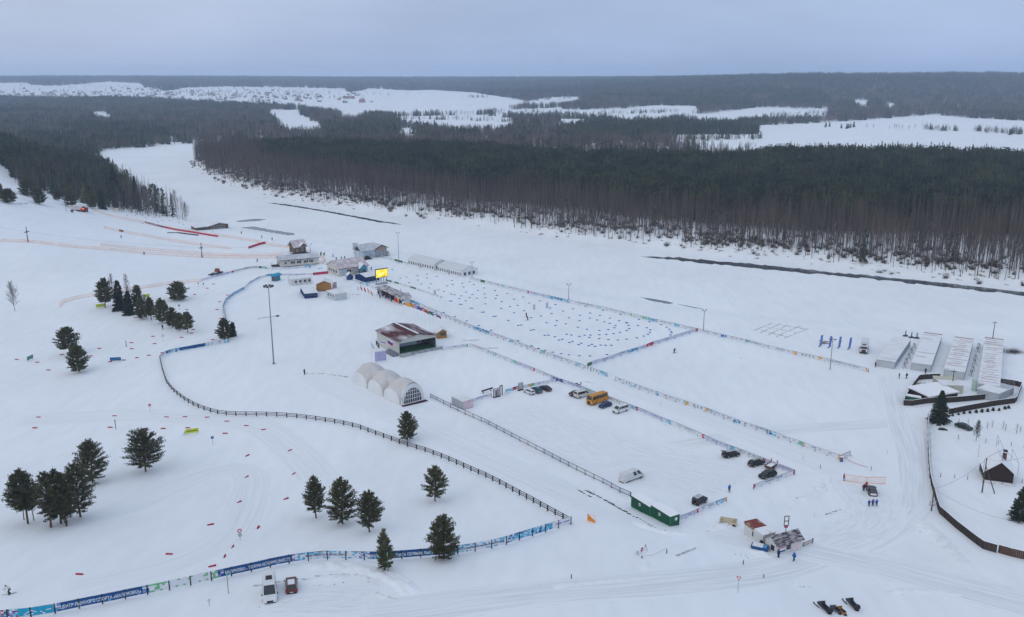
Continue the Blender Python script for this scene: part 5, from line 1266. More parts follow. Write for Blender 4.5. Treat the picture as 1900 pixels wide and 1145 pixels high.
for k_ in range(1, 4): MB().box(q.w * k_ / 4 - .06, q.w * k_ / 4 + .06, -.05, -.004, 0, 3.0, GREYM).obj('joint_strip', q.o)
q = House('site_cabin', 'pale corrugated cabin with three windows on its end, near the log kiosk', 'cabin', (622,558.5), (644,555), 8, 3.0); q.walls(M('corrugated_pale', (.52, .57, .58), .5, .3, var=.08), 'flat'); q.roof(WHITE_S, 'flat', .1, .12, .12)
for k_ in range(3): q.opening('l', 1.0 + k_ * 2.2, 1.2, 1.2, 1.4, cols=2)
mbr = MB()
for k_ in range(16): mbr.box(q.w * (k_ + .2) / 16, q.w * (k_ + .6) / 16, -.04, -.004, 0, 2.95, CABW)
mbr.obj('wall_ribs', q.o)
q = House('ticket_pavilion', 'small teal pavilion with a rounded blue canopy on the upper fence bend', 'kiosk', (504,521.5), (511.5,522.5), 3.2, 2.5); q.walls(M('teal_frame', (.04, .2, .27), .6), 'flat')
V = [(q.w / 2 - math.cos(math.pi * k_ / 8) * (q.w / 2 + .5), 2.5 + 1.1 * math.sin(math.pi * k_ / 8)) for k_ in range(9)]; MB().prism(V, 'y', -.8, 3.8, M('canopy_blue', (.03, .30, .46), .5)).obj('canopy', q.o)
MB().box(.4, q.w - .4, -.05, -.005, .3, 2.1, M('brown_panel', (.16, .08, .07), .7)).obj('counter_panel', q.o)
# --- finish hut
q = House('finish_hut', 'long narrow finish hut with open bays, dark roof and posters on its end', 'hut', (727,559), (757,563.5), 4, 3.0)
a, b = G(700,545.5), G(733,561); 
q.o.location = (b.x, b.y, b.z); q.o.rotation_euler[2] = math.atan2(b.y - a.y, b.x - a.x) ; q.w = (b - a).xy.length
q.d = 5.0
mb = MB(); wl = q.w
mb.box(-wl, 0, 3.8, 4.0, -.4, 3.0, CREAM); mb.box(-.2, 0, 0, 3.8, -.4, 3.0, CREAM); mb.box(-wl, -wl + .2, 0, 3.8, -.4, 3.0, CREAM)
for f in (.25, .5, .75): mb.box(-wl * f - .2, -wl * f + .2, .1, 3.78, -.4, 2.98, DARK)
mb.box(-wl * .99, -.21, 1.9, 2.0, -.4, 2.97, CREAM); mb.obj('wall', q.o)
MB().slab((-wl - .4, -.7, 3.15), (.5, -.7, 3.15), (.5, 4.4, 3.6), (-wl - .4, 4.4, 3.6), .16, PURP_S).obj('roof', q.o)
MB().prism([(.02, -.4), (6.0, -.4), (6.0, 3.0), (3.0, 4.2), (.02, 3.0)], 'y', .2, 4.2, CREAM).obj('office', q.o)
MB().slab((3.0, -.6, 4.4), (3.0, 5, 4.4), (-.6, 5, 3.0), (-.6, -.6, 3.0), .15, PURP_S).slab((6.7, -.6, 3.0), (6.7, 5, 3.0), (3.003, 5, 4.4), (3.003, -.6, 4.4), .15, PURP_S).obj('office_roof', q.o)
MB().box(.3, 1.9, .13, .195, .3, 2.3, M('red_poster', (.5, .02, .03), .6, .2, var=.2)).obj('poster', q.o, label='red poster'); MB().box(2.0, 3.4, .13, .195, .3, 2.3, M('yellow_poster', (.62, .48, .28), .6, .2, var=.5, scale=1.5)).obj('poster', q.o, label='yellow poster')
MB().box(3.8, 4.8, .12, .197, .2, 2.3, GLASS).obj('door', q.o); MB().tube((-.5, 3, 3.4), (-.5, 3, 5.4), .15, .12, GREYM).obj('chimney', q.o)
# --- big LED screen
A, B = G(699,529), G(719,526); rz = math.atan2(B.y - A.y, B.x - A.x); o = thing('video_screen', 'large glowing yellow video screen on a truss stand', 'screen', A, rz); w = (B - A).xy.length
tr = MB()
for x in (.2, w * .45, w * .7, w - .2):
    tr.box(x - .12, x + .12, .2, .44, -.3, 3.2, GREYM)
tr.box(0, w, -.4, 1.4, -.3, .5, GREYM); tr.obj('truss_stand', o)
fr = MB().box(-.4, w + .4, .0, .5, 3.2, 7.4, STEEL).obj('screen_frame', o)
def screen_mat():
    m = M('lit_screen', (1.0, .78, .05), .5, .1, var=0); nt, b = nodes(m); N = nt.nodes; L = nt.links.new
    tc = N.new('ShaderNodeTexCoord'); no = N.new('ShaderNodeTexNoise'); no.inputs['Scale'].default_value = .55; no.inputs['Detail'].default_value = 2; no.inputs['Distortion'].default_value = 1.0; L(tc.outputs['Object'], no.inputs['Vector'])
    r = N.new('ShaderNodeValToRGB'); c = r.color_ramp; c.elements[0].position = .30; c.elements[0].color = (.25, .12, .01, 1); c.elements[1].position = .66; c.elements[1].color = (1, .86, .35, 1)
    e = c.elements.new(.40); e.color = (.95, .62, .02, 1); e = c.elements.new(.52); e.color = (1, .78, .04, 1)
    L(no.outputs['Fac'], r.inputs[0]); L(r.outputs[0], b.inputs['Emission Color']); b.inputs['Emission Strength'].default_value = 1.15; b.inputs['Base Color'].default_value = (.02, .02, .02, 1); return m
MB().box(-.2, w + .2, -.05, -.004, 3.4, 7.0, screen_mat()).obj('display', fr)
# --- box hut and boards by the parking lot
q = House('storage_box', 'grey metal box hut with a pink poster on its end at the lot corner', 'hut', (861,763), (875,761), 6.0, 2.5)
a, b = G(838,750.5), G(859,761); q.o.location = a; q.o.rotation_euler[2] = math.atan2(b.y - a.y, b.x - a.x); q.w = (b - a).xy.length; q.d = 3.6
q.walls(GALV, 'flat'); q.roof(WHITE_S, 'flat', .05, .08, .12); MB().box(q.w + .005, q.w + .06, .15, 3.5, .1, 2.4, M('pink_poster', (.66, .50, .55), .6, .2, var=.15, scale=1.2)).obj('poster', q.o)
o = thing('notice_board', 'pale lilac notice board on dark supports at the lot entrance', 'board', G(916,738), heading((911,738.5), (921,736)))
MB().box(0, 2.2, -.04, .04, .5, 2.9, M('notice_lilac', (.60, .55, .60), .6, .2, var=.1)).obj('panel', o); MB().box(-.1, .05, -.06, .06, -.3, 2.9, DARK).box(2.15, 2.3, -.06, .06, -.3, 2.9, DARK).box(-.2, 2.4, -.35, .35, 0, .15, DARK).obj('frame', o)
o = thing('gate_frame', 'dark tall pipe gate frame beside the lilac notice board', 'gate', G(924,736), heading((920,737), (930,733)))
for x, z in ((-.8, 2.2), (0, 2.6), (.9, 3.1), (1.9, 3.1)): MB().tube((x, 0, -.3), (x, 0, z), .16, .16, DARKSK, 8).obj('post', o)
MB().tube((.9, 0, 3.1), (1.9, 0, 3.1), .16, .16, DARKSK, 8).obj('crossbar', o)
MB().box(2, 4, -.9, -.85, .1, 1.1, BANW).obj('side_banner', o)
o = thing('notice_board', 'grey snow-speckled notice board leaning behind the small white car', 'board', G(966,724), heading((961,724.5), (972,722)))
MB().box(-.9, .9, -.04, .04, .4, 2.5, M('notice_grey', (.48, .47, .48), .6, .2, var=.1)).obj('panel', o); MB().box(-1.0, 1.0, -.4, .4, 0, .16, DARK).box(-.85, -.75, -.1, -.045, -.2, 2.3, DARK).box(.75, .85, -.1, -.045, -.2, 2.3, DARK).obj('stand', o)
o = thing('beam', 'long black beam propped behind the notice board', 'beam', G(894,731), heading((894,732), (910,727))); MB().box(0, 4.4, -.15, .15, .7, 1.1, BLACK).box(.4, .6, -.1, .1, -.2, .7, DARK).box(3.6, 3.8, -.1, .1, -.2, .7, DARK).obj('timber', o)
# --- green containers
for A, B, lb in (((1170.5,941), (1205.5,958.5), 'green container with a framed white notice, further from the road'), ((1206.5,959), (1243,977.5), 'green container with white notices on two sides, nearer the road')):
    q = House('container', lb, 'container', A, B, 2.5, 2.75, 'green containers by the parking lot')
    a, b = G(*A), G(*B); 
    mb = MB().box(0.06, q.w - .06, .06, q.d - .06, .32, 2.7, DGREEN)
    n = int(q.w / .3)
    for k_ in range(n): mb.box(.1 + (q.w - .2) * k_ / n, .1 + (q.w - .2) * (k_ + .5) / n, .02, .058, .4, 2.6, DGREEN)
    mb.obj('body', q.o)
    fr = MB()
    for x in (0, q.w - .1):
        for y in (0, q.d - .1): fr.box(x, x + .1, y, y + .1, .1, 2.72, LGREEN)
    fr.box(.1, q.w - .1, -.01, .09, .3, .42, LGREEN); fr.box(.1, q.w - .1, -.01, .09, 2.62, 2.72, DGREEN); fr.obj('frame', q.o)
    MB().box(-.02, q.w + .02, -.02, q.d + .02, 2.722, 2.84, SNOWCAP).obj('roof_snow', q.o)
    for f in (.08, .5, .9): MB().box(q.w * f - .2, q.w * f + .2, .1, q.d - .1, -.4, .31, DARK).obj('support_block', q.o)
    n1 = MB().box(q.w * .42, q.w * .42 + .55, -.04, -.012, 1.55, 2.15, WHITE).obj('notice', q.o); MB().box(q.w * .42 + .14, q.w * .42 + .42, -.05, -.042, 1.7, 2.0, BANK).obj('print', n1)
    if 'nearer' in lb: n2 = MB().box(q.w - .05, q.w + .02, 1.3, 1.85, 1.55, 2.15, WHITE).obj('notice', q.o)
# --- booths by the road
q = House('booth', 'white booth with a rust-red flat roof half under snow', 'booth', (1380,991.5), (1415,1013), 2.9, 2.7); q.walls(CABW, 'flat')
MB().box(-.12, q.w * .55, -.12, q.d + .12, 2.72, 2.85, RUSTR).obj('roof', q.o, label='rusty red half of the roof'); MB().box(q.w * .552, q.w + .15, -.15, q.d + .15, 2.72, 2.9, MS('thin_snow_roof', (.4, .3, .25), .85, .8, (1, 1, 1), .15)).obj('roof', q.o, label='snow-covered half of the roof')
q.opening('f', q.w * .42, .9, .6, 1.2, frame=CREAM)
MB().box(-.02, q.w * .5, -.06, -.006, 2.3, 2.68, M('rust_trim', (.3, .2, .1), .8)).obj('fascia', q.o)
q = House('ticket_booth', 'white ticket booth with a dark snow-streaked pitched roof and posters', 'booth', (1441.5,1029), (1487,1020.5), 3.4, 2.4)
q.walls(CABW, 'x', 1.2); q.roof(MS('dark_streaked_roof', (.06, .035, .045), .26, .8, (1, 5, 1), .2), 'x', 1.2, .35, .1)
q.opening('l', .8, .9, .9, 1.0, frame=DARK); q.opening('f', q.w * .37, 1.0, q.w * .16, 1.0, frame=DARK)
MB().box(q.w * .02, q.w * .33, -.06, -.006, .75, 2.0, BANW).obj('poster', q.o, label='poster with a red strip')
MB().box(q.w * .03, q.w * .32, -.075, -.062, 1.7, 1.9, M('red_strip', (.5, .06, .07), .6)).box(q.w * .03, q.w * .32, -.075, -.062, .85, 1.15, BANB).obj('print', q.o.children[-1])
MB().box(q.w * .58, q.w * .93, -.06, -.006, .5, 2.05, M('rose_poster', (.68, .56, .58), .6, .2, var=.12)).obj('poster', q.o, label='pale rose poster')
MB().box(-.9, -.05, -2.2, 1.2, -.4, .25, M('duckboard', (.22, .18, .15), .9, var=.3)).obj('duckboard', q.o)
o = thing('rail_gate', 'snowy plank barrier standing out beside the ticket booth', 'barrier', G(1489,1015), heading((1489,1015), (1507,1009))); MB().box(0, 3.4, -.05, .05, .5, .8, M('grey_planks', (.4, .37, .32), .9, var=.2)).box(0, 3.4, -.05, .05, .05, .3, MATS['grey_planks']).obj('plank', o)
for x in (.2, 3): MB().box(x, x + .12, -.06, .06, -.3, .95, DARK).obj('post', o)
o = thing('sign_frame', 'empty brown sign frame on a red pole behind the ticket booth', 'sign', G(1457,996), R(8)); MB().tube((0, 0, -.3), (0, 0, 2.4), .08, .07, STEEL).obj('pole', o); MB().box(-.35, .35, -.06, .06, 2.0, 2.4, BANR).obj('red_plate', o)
f = MB()
for x in (-.45, .45): f.box(x - .07, x + .07, -.05, .05, 2.42, 4.6, M('brown_frame', (.12, .06, .045), .8))
for z in (2.42, 3.4, 4.46): f.box(-.38, .38, -.05, .05, z, z + .14, MATS['brown_frame'])
f.obj('frame', o)
o = thing('skip', 'blue tarpaulin-covered skip under the rust-roofed booth', 'skip', G(1410,1019), R(-25)); MB().box(-1.5, 1.5, -.8, .8, -.1, .75, M('blue_skip', (.01, .08, .24), .5, var=.15), taper=1.1).obj('tub', o); MB().box(-1.4, .6, -.7, .7, .752, .95, WHITE_S).box(.62, 1.3, -.6, .6, .752, .85, BANM).obj('load', o)
o = thing('concrete_box', 'cream broken concrete well box with a black pipe end', 'culvert', G(1352,974), R(-20)); ccm = M('cream_concrete', (.55, .48, .36), .9, .1, var=.15)
MB().box(-1.9, 1.6, .9, 1.1, -.4, 1.1, ccm).box(1.4, 1.6, -.5, .88, -.4, .9, ccm).box(-1.9, -1.7, -.3, .88, -.4, .9, ccm).box(-.1, 1.38, -.5, -.3, -.4, .8, ccm).obj('slab', o); MB().tube((1.1, -.6, .1), (1.0, -.1, .2), .38, .38, BLACK, 12).obj('pipe', o)
# --- four rows of garages
gar = [((1625,679.5), (1661,682.5), (1656.5,625), 2.4, WHITE_S, 'smooth snow-covered garage row nearest the white truck'), ((1690,686), (1726,692), (1713.5,617.5), 2.4, MS('snow_rust_edge', (.3, .13, .08), .93, .5, (.3, 1.2, 1), .1), 'smooth snow-roofed garage row with rust at its far end'),
       ((1750,700), (1788,706), (1770,627), 2.6, RUST_S, 'garage row with rusty ribbed roof ending in a stepped shed'), ((1813,727), (1853,729), (1826,628), 2.6, RUST_S, 'outermost garage row with rust-ribbed roof and a lower shed at its near end')]
for A, B, D, hh, rm, lb in gar:
    a, b, dd = G(*A), G(*B), G(D[0], D[1] + 13); ex = (b - a).xy.normalized(); dep = (dd - a).xy; 
    q = House('garage_row', lb, 'garage', A, B, 10, hh, 'garage rows'); q.w *= 1.0
    # keep the frame square: depth axis along the row
    ang = math.atan2(dep.y, dep.x) - math.pi / 2; q.o.rotation_euler[2] = ang; q.d = dep.length; q.w = abs((b - a).xy.dot(V3((math.cos(ang), math.sin(ang)))))
    q.walls(GALV, 'flat'); r_ = q.roof(rm, 'flat', .1, .12, .16)
    if rm is RUST_S or 'rust' in lb:
        rb = MB(); rs = M('rust_edge', (.24, .12, .07), .9, .1, var=.3); n = int(q.d / 2.6)
        for k_ in range(1, n):
            if random.random() < (.92 if rm is RUST_S else .25): rb.box(random.uniform(-.1, q.w * .3), q.w * random.uniform(.6, 1) + .1, q.d * k_ / n, q.d * k_ / n + .2, hh + .19 + .1 * k_ / n, hh + .23 + .1 * k_ / n, rs)
        rb.box(-.13, q.w + .13, q.d - .2, q.d + .15, hh + .2, hh + .42, rs); rb.obj('roof_rib', r_)
    MB().box(q.w + .005, q.w + .06, .2, q.d - .2, .1, hh - .5, M('slate_blue_door', (.30, .34, .40), .6, .3, var=.2, scale=.6, stretch=(1, .3, 1))).obj('door_line', q.o)  # slate-blue door strip along the side of the row
    MB().box(.3, q.w - .3, -.06, -.006, .1, hh - .4, M('garage_front', (.46, .49, .51), .5, .3, var=.08)).obj('end_door', q.o)
for A, B, dd, hh, lb, wm, rm in [((1747,729.5), (1786,731), 9, 2.6, 'yellowish shed in front of the third garage row', M('yellow_shed', (.50, .49, .38), .6, var=.1), WHITE_S), ((1811.5,737), (1851,747), 11, 2.7, 'grey shed at the near end of the outermost garage row', GALV, RUST_S)]:
    q = House('shed', lb, 'shed', A, B, dd, hh); q.walls(wm, 'flat'); q.roof(rm, 'flat', -.3, .15, .15)
    MB().box(q.w * .1, q.w * .9, -.06, -.006, .2, hh - .6, wm).obj('sliding_door', q.o)
# --- yard: flat snowy shed, green-sheeted stack, drums and posts
q = House('flat_shed', 'low dark shed with a wide flat roof full of snow in the plank yard', 'shed', (1722,748), (1776,739.5), 8, 1.9); q.walls(PLANK, 'flat'); q.roof(SNOWCAP, 'flat', .3, .3, .35)
o = thing('timber_stack', 'stack under a green sheet with snow on top, in the corner of the yard', 'stack', G(1695,744), R(-20)); MB().prism([(-2.6, -.2), (2.6, -.2), (2.0, 1.3), (-2.2, 1.6)], 'y', -1.2, 1.2, M('green_sheet', (.01, .11, .06), .6, var=.2)).obj('sheet', o); MB().prism([(-2.2, 1.62), (2.0, 1.32), (1.9, 1.6), (-2.0, 1.85)], 'y', -1.1, .6, SNOWCAP).obj('snow_cap', o)
o = thing('junk_heap', 'heap of brown boards and blue drums inside the plank yard', 'heap', G(1712,718), 0)
for k_ in range(9):
    a = random.uniform(0, 3.1); MB().box(-1.6, 1.6, -.12, .12, 0, .1, M('board_brown', (.22, .13, .08), .9, var=.3), rz=a).obj('board', o); b_ = o.children[-1]; b_.location = (random.uniform(-2, 2), random.uniform(-1.5, 1.5), .1 + .12 * k_); b_.rotation_euler[1] = random.uniform(-.2, .2)
for k_ in range(4): MB().tube((2.4 + .9 * (k_ % 2), -.3 + .9 * (k_ // 2), -.1), (2.4 + .9 * (k_ % 2), -.3 + .9 * (k_ // 2), 1.0), .36, .36, M('blue_drum', (.02, .07, .16), .5), 12).obj('drum', o)
o = thing('gas_tank', 'tall pale green cylinder tank between the two sheds', 'tank', G(1807,725), 0); MB().tube((0, 0, -.3), (0, 0, 3.6), .75, .75, M('pale_green_tank', (.42, .55, .48), .5, var=.1), 14).sphere((0, 0, 3.6), .75, MATS['pale_green_tank'], 14, 8, (1, 1, .5)).obj('shell', o)
# --- brown house with wire-mesh roof fence
q = House('brown_house', 'small dark brown house with a steep snowy roof and mesh around its roof', 'house', (1826,892), (1879,898), 8, 2.9); q.walls(M('dark_brown_boards', (.045, .029, .025), .85, .1, var=.2, stretch=(4, 4, .4)), 'y', 2.5, M('mossy_base', (.12, .13, .1), .9, var=.2)); q.roof(SNOWCAP, 'y', 2.5, .6, .2, trim=WHITE)
chimney(q, q.w * .72, 4.0, 4.0, 6.2, M('brick_chimney', (.16, .07, .055), .85, .1, var=.3, scale=3), q.o)
MB().box(q.w * .72 - .42, q.w * .72 + .42, 3.58, 4.42, 6.4, 6.75, BLACK).obj('cowl', q.o)
mesh = MB(); P = [(-.6, -.5, 2.4), (q.w / 2, -.5, 5.5), (q.w + .6, -.5, 2.4), (q.w + .6, 8.4, 2.4), (q.w / 2, 8.4, 5.5), (-.6, 8.4, 2.4)]
for x, y, z in P: mesh.tube((x, y, z), (x, y, z + 3.2), .035, .035, STEEL, 5)
for i in (0, 1): mesh.tube((P[i][0], P[i][1], P[i][2] + 3.2), (P[i + 1][0], P[i + 1][1], P[i + 1][2] + 3.2), .03, .03, STEEL, 4)
mesh.tube((P[1][0], P[1][1], 8.7), (P[4][0], P[4][1], 8.7), .03, .03, STEEL, 4); mesh.tube((P[2][0], P[2][1], 5.6), (P[3][0], P[3][1], 5.6), .03, .03, STEEL, 4); mesh.obj('roof_mesh_frame', q.o)
MB().tube((q.w * .58, 1.0, 4.6), (q.w * .58, 1.0, 7.2), .05, .05, STEEL).box(q.w * .58 - .2, q.w * .58 + .2, .9, 1.1, 6.6, 7.1, BLACK).obj('aerial', q.o)
pt = MB()
for k_ in range(3): pt.box(-.6, q.w + .4, -2.8 + k_ * .9, -2.3 + k_ * .9, -.3, .12 + .18 * k_, MS('snowy_boards', (.25, .14, .09), .7, 1.0, (1, 1, 1), .15))
pt.obj('porch_steps', q.o)
# ================================================================ VEHICLES
TYRE = M('tyre', (0.018, 0.018, 0.02), .9, .1, var=0)
RIM = M('wheel_rim', (.36, .37, .39), .35, .6, var=.1)
LAMPW = M('headlight_glass', (.62, .65, .68), .15, .6, var=0)
LAMPR = M('tail_light_red', (.35, .01, .015), .2, .5, var=0)
PLATE = M('number_plate', (.7, .7, .7), .5, .2, var=0)
TRIM = M('black_trim', (.02, .02, .022), .6, .3, var=0)
CARGLASS = M('car_glass', (.02, .027, .03), .06, .7, var=0)
def paint(name, c): return M(name + '_paint', c, .35, .3, var=.06, scale=.8)
def loft(st):
    """st: (x, half width, z bottom, z top, shoulder) stations"""
    mb = MB(); V = []; m = TRIM
    for x, w, zb, zt in st:
        V += [(x, -w * .93, zb), (x, -w, zb + .22), (x, -w, zt - .12), (x, -w * .9, zt), (x, w * .9, zt), (x, w, zt - .12), (x, w, zb + .22), (x, w * .93, zb)]
    n = len(st); Fc = [(i * 8 + j, i * 8 + (j + 1) % 8, (i + 1) * 8 + (j + 1) % 8, (i + 1) * 8 + j) for i in range(n - 1) for j in range(8)]
    Fc += [tuple(range(7, -1, -1)), tuple(range((n - 1) * 8, n * 8))]
    return V, Fc
CARS = {
 'suv': dict(b=[(2.32,.74,.42,.72),(2.15,.88,.32,.92),(1.15,.93,.3,1.04),(0,.94,.3,1.06),(-1.9,.93,.32,1.08),(-2.2,.9,.36,1.05),(-2.33,.8,.45,.95)], g=(1.2,.45,-1.75,-2.18,1.03,1.66,.88,.70), wb=(1.42,-1.40), r=.37),
 'hatch': dict(b=[(2.1,.7,.38,.66),(1.95,.83,.28,.84),(1.0,.87,.26,.95),(0,.88,.26,.97),(-1.7,.87,.28,.98),(-1.98,.82,.34,.92),(-2.08,.72,.42,.82)], g=(1.05,.3,-1.45,-1.95,.94,1.48,.82,.64), wb=(1.27,-1.27), r=.31),
 'estate': dict(b=[(2.15,.7,.38,.66),(2.0,.83,.28,.84),(1.0,.86,.26,.95),(0,.87,.26,.97),(-1.95,.86,.28,.98),(-2.15,.82,.34,.95),(-2.2,.74,.42,.85)], g=(1.05,.35,-1.95,-2.14,.94,1.58,.82,.67), wb=(1.3,-1.4), r=.31),
 'sedan': dict(b=[(2.25,.72,.38,.64),(2.1,.86,.28,.82),(1.05,.9,.26,.95),(0,.9,.26,.97),(-1.4,.9,.28,.99),(-2.1,.86,.32,.98),(-2.28,.76,.42,.86)], g=(1.1,.3,-1.0,-1.75,.95,1.44,.84,.64), wb=(1.35,-1.35), r=.32),
 'minibus': dict(b=[(2.45,.78,.38,.78),(2.3,.93,.3,1.0),(1.75,.95,.3,1.12),(0,.95,.3,1.12),(-2.35,.95,.32,1.12),(-2.45,.88,.4,1.1)], g=(1.75,.95,-2.3,-2.43,1.1,1.95,.93,.80), wb=(1.5,-1.45), r=.34),
 'van': dict(b=[(2.95,.8,.42,.85),(2.8,.98,.34,1.08),(2.2,1.0,.32,1.25),(0,1.0,.32,1.25),(-2.85,1.0,.36,1.25),(-2.95,.95,.42,1.22)], g=(2.25,1.3,-2.82,-2.93,1.23,2.62,.98,.84), wb=(1.95,-1.75), r=.36),
 'jeep': dict(b=[(1.95,.72,.5,1.0),(1.85,.8,.45,1.08),(.7,.84,.42,1.13),(0,.86,.42,1.14),(-1.8,.86,.45,1.14),(-1.9,.84,.5,1.12)], g=(.75,.55,-1.82,-1.88,1.12,1.88,.82,.74), wb=(1.2,-1.2), r=.42),
 'bus': dict(b=[(3.5,1.05,.45,1.2),(3.38,1.2,.38,1.5),(2,1.22,.36,1.55),(0,1.22,.36,1.55),(-3.3,1.22,.4,1.55),(-3.45,1.1,.5,1.5)], g=(3.40,3.15,-3.3,-3.42,1.52,2.85,1.2,1.02), wb=(1.9,-1.75), r=.46),
}
CACHE = {}
def sideglass(g, f0, f1, inset=.14, top=.10, d=.012):
    """glass strip on both flanks of the cabin between two fractions of its length"""
    xb0, xt0, xt1, xb1, z0, z1, wb, wt = g; mb = MB()
    for s in (-1, 1):
        q = []
        for f, k in ((f0, inset), (f1, inset), (f1, 1 - top), (f0, 1 - top)):
            xb = xb0 + (xb1 - xb0) * f; xt = xt0 + (xt1 - xt0) * f; z = z0 + (z1 - z0) * k; x = xb + (xt - xb) * k; w = wb + (wt - wb) * k + d
            q.append((x, s * w, z))
        mb.add(q, [(0, 1, 2, 3) if s < 0 else (3, 2, 1, 0)], CARGLASS)
    return mb
def car(kind, label, cat, loc, rz, col, cname, windows=((.06,.36),(.39,.68),(.71,.93)), roof=None, name='parked_car', group=None, rear=True, scale=1.0, dirty=None):
    c = CARS[kind]; g = c['g']; xb0, xt0, xt1, xb1, z0, z1, wb, wt = g; pm = paint(cname, col); key = (kind, cname)
    o = thing(name, label, cat, loc, rz, group); o.scale = (scale,) * 3
    mb = MB(); mb.add(*loft(c['b']), pm)
    cab = [(xb0, -wb, z0), (xb0, wb, z0), (xb1, wb, z0), (xb1, -wb, z0)]; m2 = [(xt0 + .02, -wt, z1 - .05), (xt0 + .02, wt, z1 - .05), (xt1 - .02, wt, z1 - .05), (xt1 - .02, -wt, z1 - .05)]; tp = [(xt0 - .1, -wt * .86, z1), (xt0 - .1, wt * .86, z1), (xt1 + .1, wt * .86, z1), (xt1 + .1, -wt * .86, z1)]
    mb.add(cab + m2 + tp, [(0, 1, 5, 4), (1, 2, 6, 5), (2, 3, 7, 6), (3, 0, 4, 7), (4, 5, 9, 8), (5, 6, 10, 9), (6, 7, 11, 10), (7, 4, 8, 11), (8, 9, 10, 11)], pm)
    mb.obj('body', o)
    L_ = c['b'][0][0]; Rr = c['b'][-1][0]; W = max(s[1] for s in c['b']); zl = c['b'][1][3] - .22
    k = lambda f, t: None
    def face(xb, xt, k0, k1, sh, dx, nm, par):
        q = []
        for kk, s in ((k0, -1), (k0, 1), (k1, 1), (k1, -1)):
            q.append((xb + (xt - xb) * kk + dx, s * (wb + (wt - wb) * kk) * sh, z0 + (z1 - z0) * kk))
        MB().add(q, [(0, 1, 2, 3) if dx > 0 else (3, 2, 1, 0)], CARGLASS).obj(nm, par)
    face(xb0, xt0, .1, .9, .88, .015, 'windscreen', o)
    if rear: face(xb1, xt1, .22 if kind not in ('sedan',) else .15, .9, .82, -.015, 'rear_window', o)
    for f0, f1 in windows:
        sg = sideglass(g, f0, f1); half = len(sg.f) // 2
        for s in (0, 1):
            m_ = MB(); m_.add(sg.v[s * 4:s * 4 + 4], [(0, 1, 2, 3) if s == 0 else (3, 2, 1, 0)], CARGLASS); m_.obj('side_window', o)
    for s in (-1, 1):
        MB().box(L_ - .22, L_ - .06, s * W * .72 - .17, s * W * .72 + .17, zl - .08, zl + .1, LAMPW).obj('headlight', o)
        MB().box(Rr - .012, Rr + .14, s * W * .78 - .09, s * W * .78 + .09, z0 - .28, z0 + .02, LAMPR).obj('tail_light', o)
        MB().box(xb0 - .35, xb0 - .22, s * (W + .02), s * (W + .2), z0 + .02, z0 + .2, TRIM).obj('mirror', o)
    MB().box(L_ - .10, L_ + .02, -W * .8, W * .8, .3, .5, TRIM).box(L_ - .08, L_ + .012, -W * .45, W * .45, .53, zl - .02, TRIM).obj('front_bumper', o)
    MB().box(Rr - .03, Rr + .1, -W * .82, W * .82, .32, .52, TRIM).obj('rear_bumper', o)
    MB().box(Rr - .05, Rr - .032, -.26, .26, .55, .67, PLATE).obj('number_plate', o)
    r = c['r']
    if ('wh', r) not in CACHE: CACHE[('wh', r)] = (MB().tube((0, -.11, 0), (0, .11, 0), r, r, TYRE, 16).mesh('wheel'), MB().tube((0, -.125, 0), (0, .125, 0), r * .6, r * .6, RIM, 10).mesh('rim'))
    for x in c['wb']:
        for s in (-1, 1):
            wh = link('wheel', CACHE[('wh', r)][0], o); wh.location = (x, s * (W - .08), r); link('rim', CACHE[('wh', r)][1], wh)
    if roof:
        MB().box(xt1 + .15, xt0 - .15, -wt * .8, wt * .8, z1 + .004, z1 + .035, roof).obj('roof_snow', o)
    return o
def put(kind, px, front, label, col, cname, cat='car', **kw):
    p = G(*px); f = G(*front); return car(kind, label, cat, p, math.atan2(f.y - p.y, f.x - p.x), col, cname, **kw)
DUST = MS('dusted_car_roof', (.05, .05, .055), .55, 1.2, (1, 1, 1), .3)
BUSW = ((.07,.24),(.26,.42),(.44,.60),(.62,.78),(.80,.95))
v = put('van', (501,1104), (502,1132), 'tall white van facing the camera beside the red-brown car', (.66,.68,.69), 'white_van', 'van', name='van', windows=((.05,.25),(.30,.52),(.55,.75)), scale=1.1)
MB().box(-.9, .1, -.45, .45, 2.62, 2.74, TRIM).obj('roof_hatch', v)
put('hatch', (541,1092), (540,1060), 'dusty red-brown car with snow on its roof, rear to the camera', (.13,.035,.03), 'red_brown', roof=WHITE_S, scale=1.08)
v = put('van', (1172,890), (1203,880), 'long white ambulance-style van parked across the lot', (.64,.65,.65), 'pale_van', 'van', name='van', windows=((.03,.2),(.27,.45)), rear=False); v.scale = (1.16, 1, .94)
MB().box(.2, .7, -.5, .5, 2.62, 2.76, LAMPW).obj('roof_light', v); sk = MB()
for s in (-1, 1): sk.box(-2.6, 2.3, s * .995 - .012, s * .995 + .012, .42, .58, TRIM)
sk.obj('side_stripe', v)
v = put('jeep', (1298,934), (1318,926), 'boxy black off-road jeep parked near the banner at the lot exit', (.02,.022,.025), 'black_jeep', roof=DUST, windows=((.05,.3),(.34,.6),(.64,.94)))
MB().tube((-1.92, .1, .95), (-2.12, .1, .95), .38, .38, TYRE, 14).obj('spare_wheel', v)
v = put('suv', (1356,847), (1380,842), 'black car with its tailgate raised and snow on its roof', (.018,.014,.016), 'black_suv', roof=DUST)
MB().slab((-1.75, -.65, 1.7), (-1.75, .65, 1.7), (-2.75, .65, 1.85), (-2.75, -.65, 1.85), .08, paint('black_suv', (.018,.014,.016))).obj('tailgate', v)
v = put('suv', (1403,863), (1428,856), 'black car carrying a pale grey roof box', (.016,.02,.022), 'black_boxed', scale=.95)
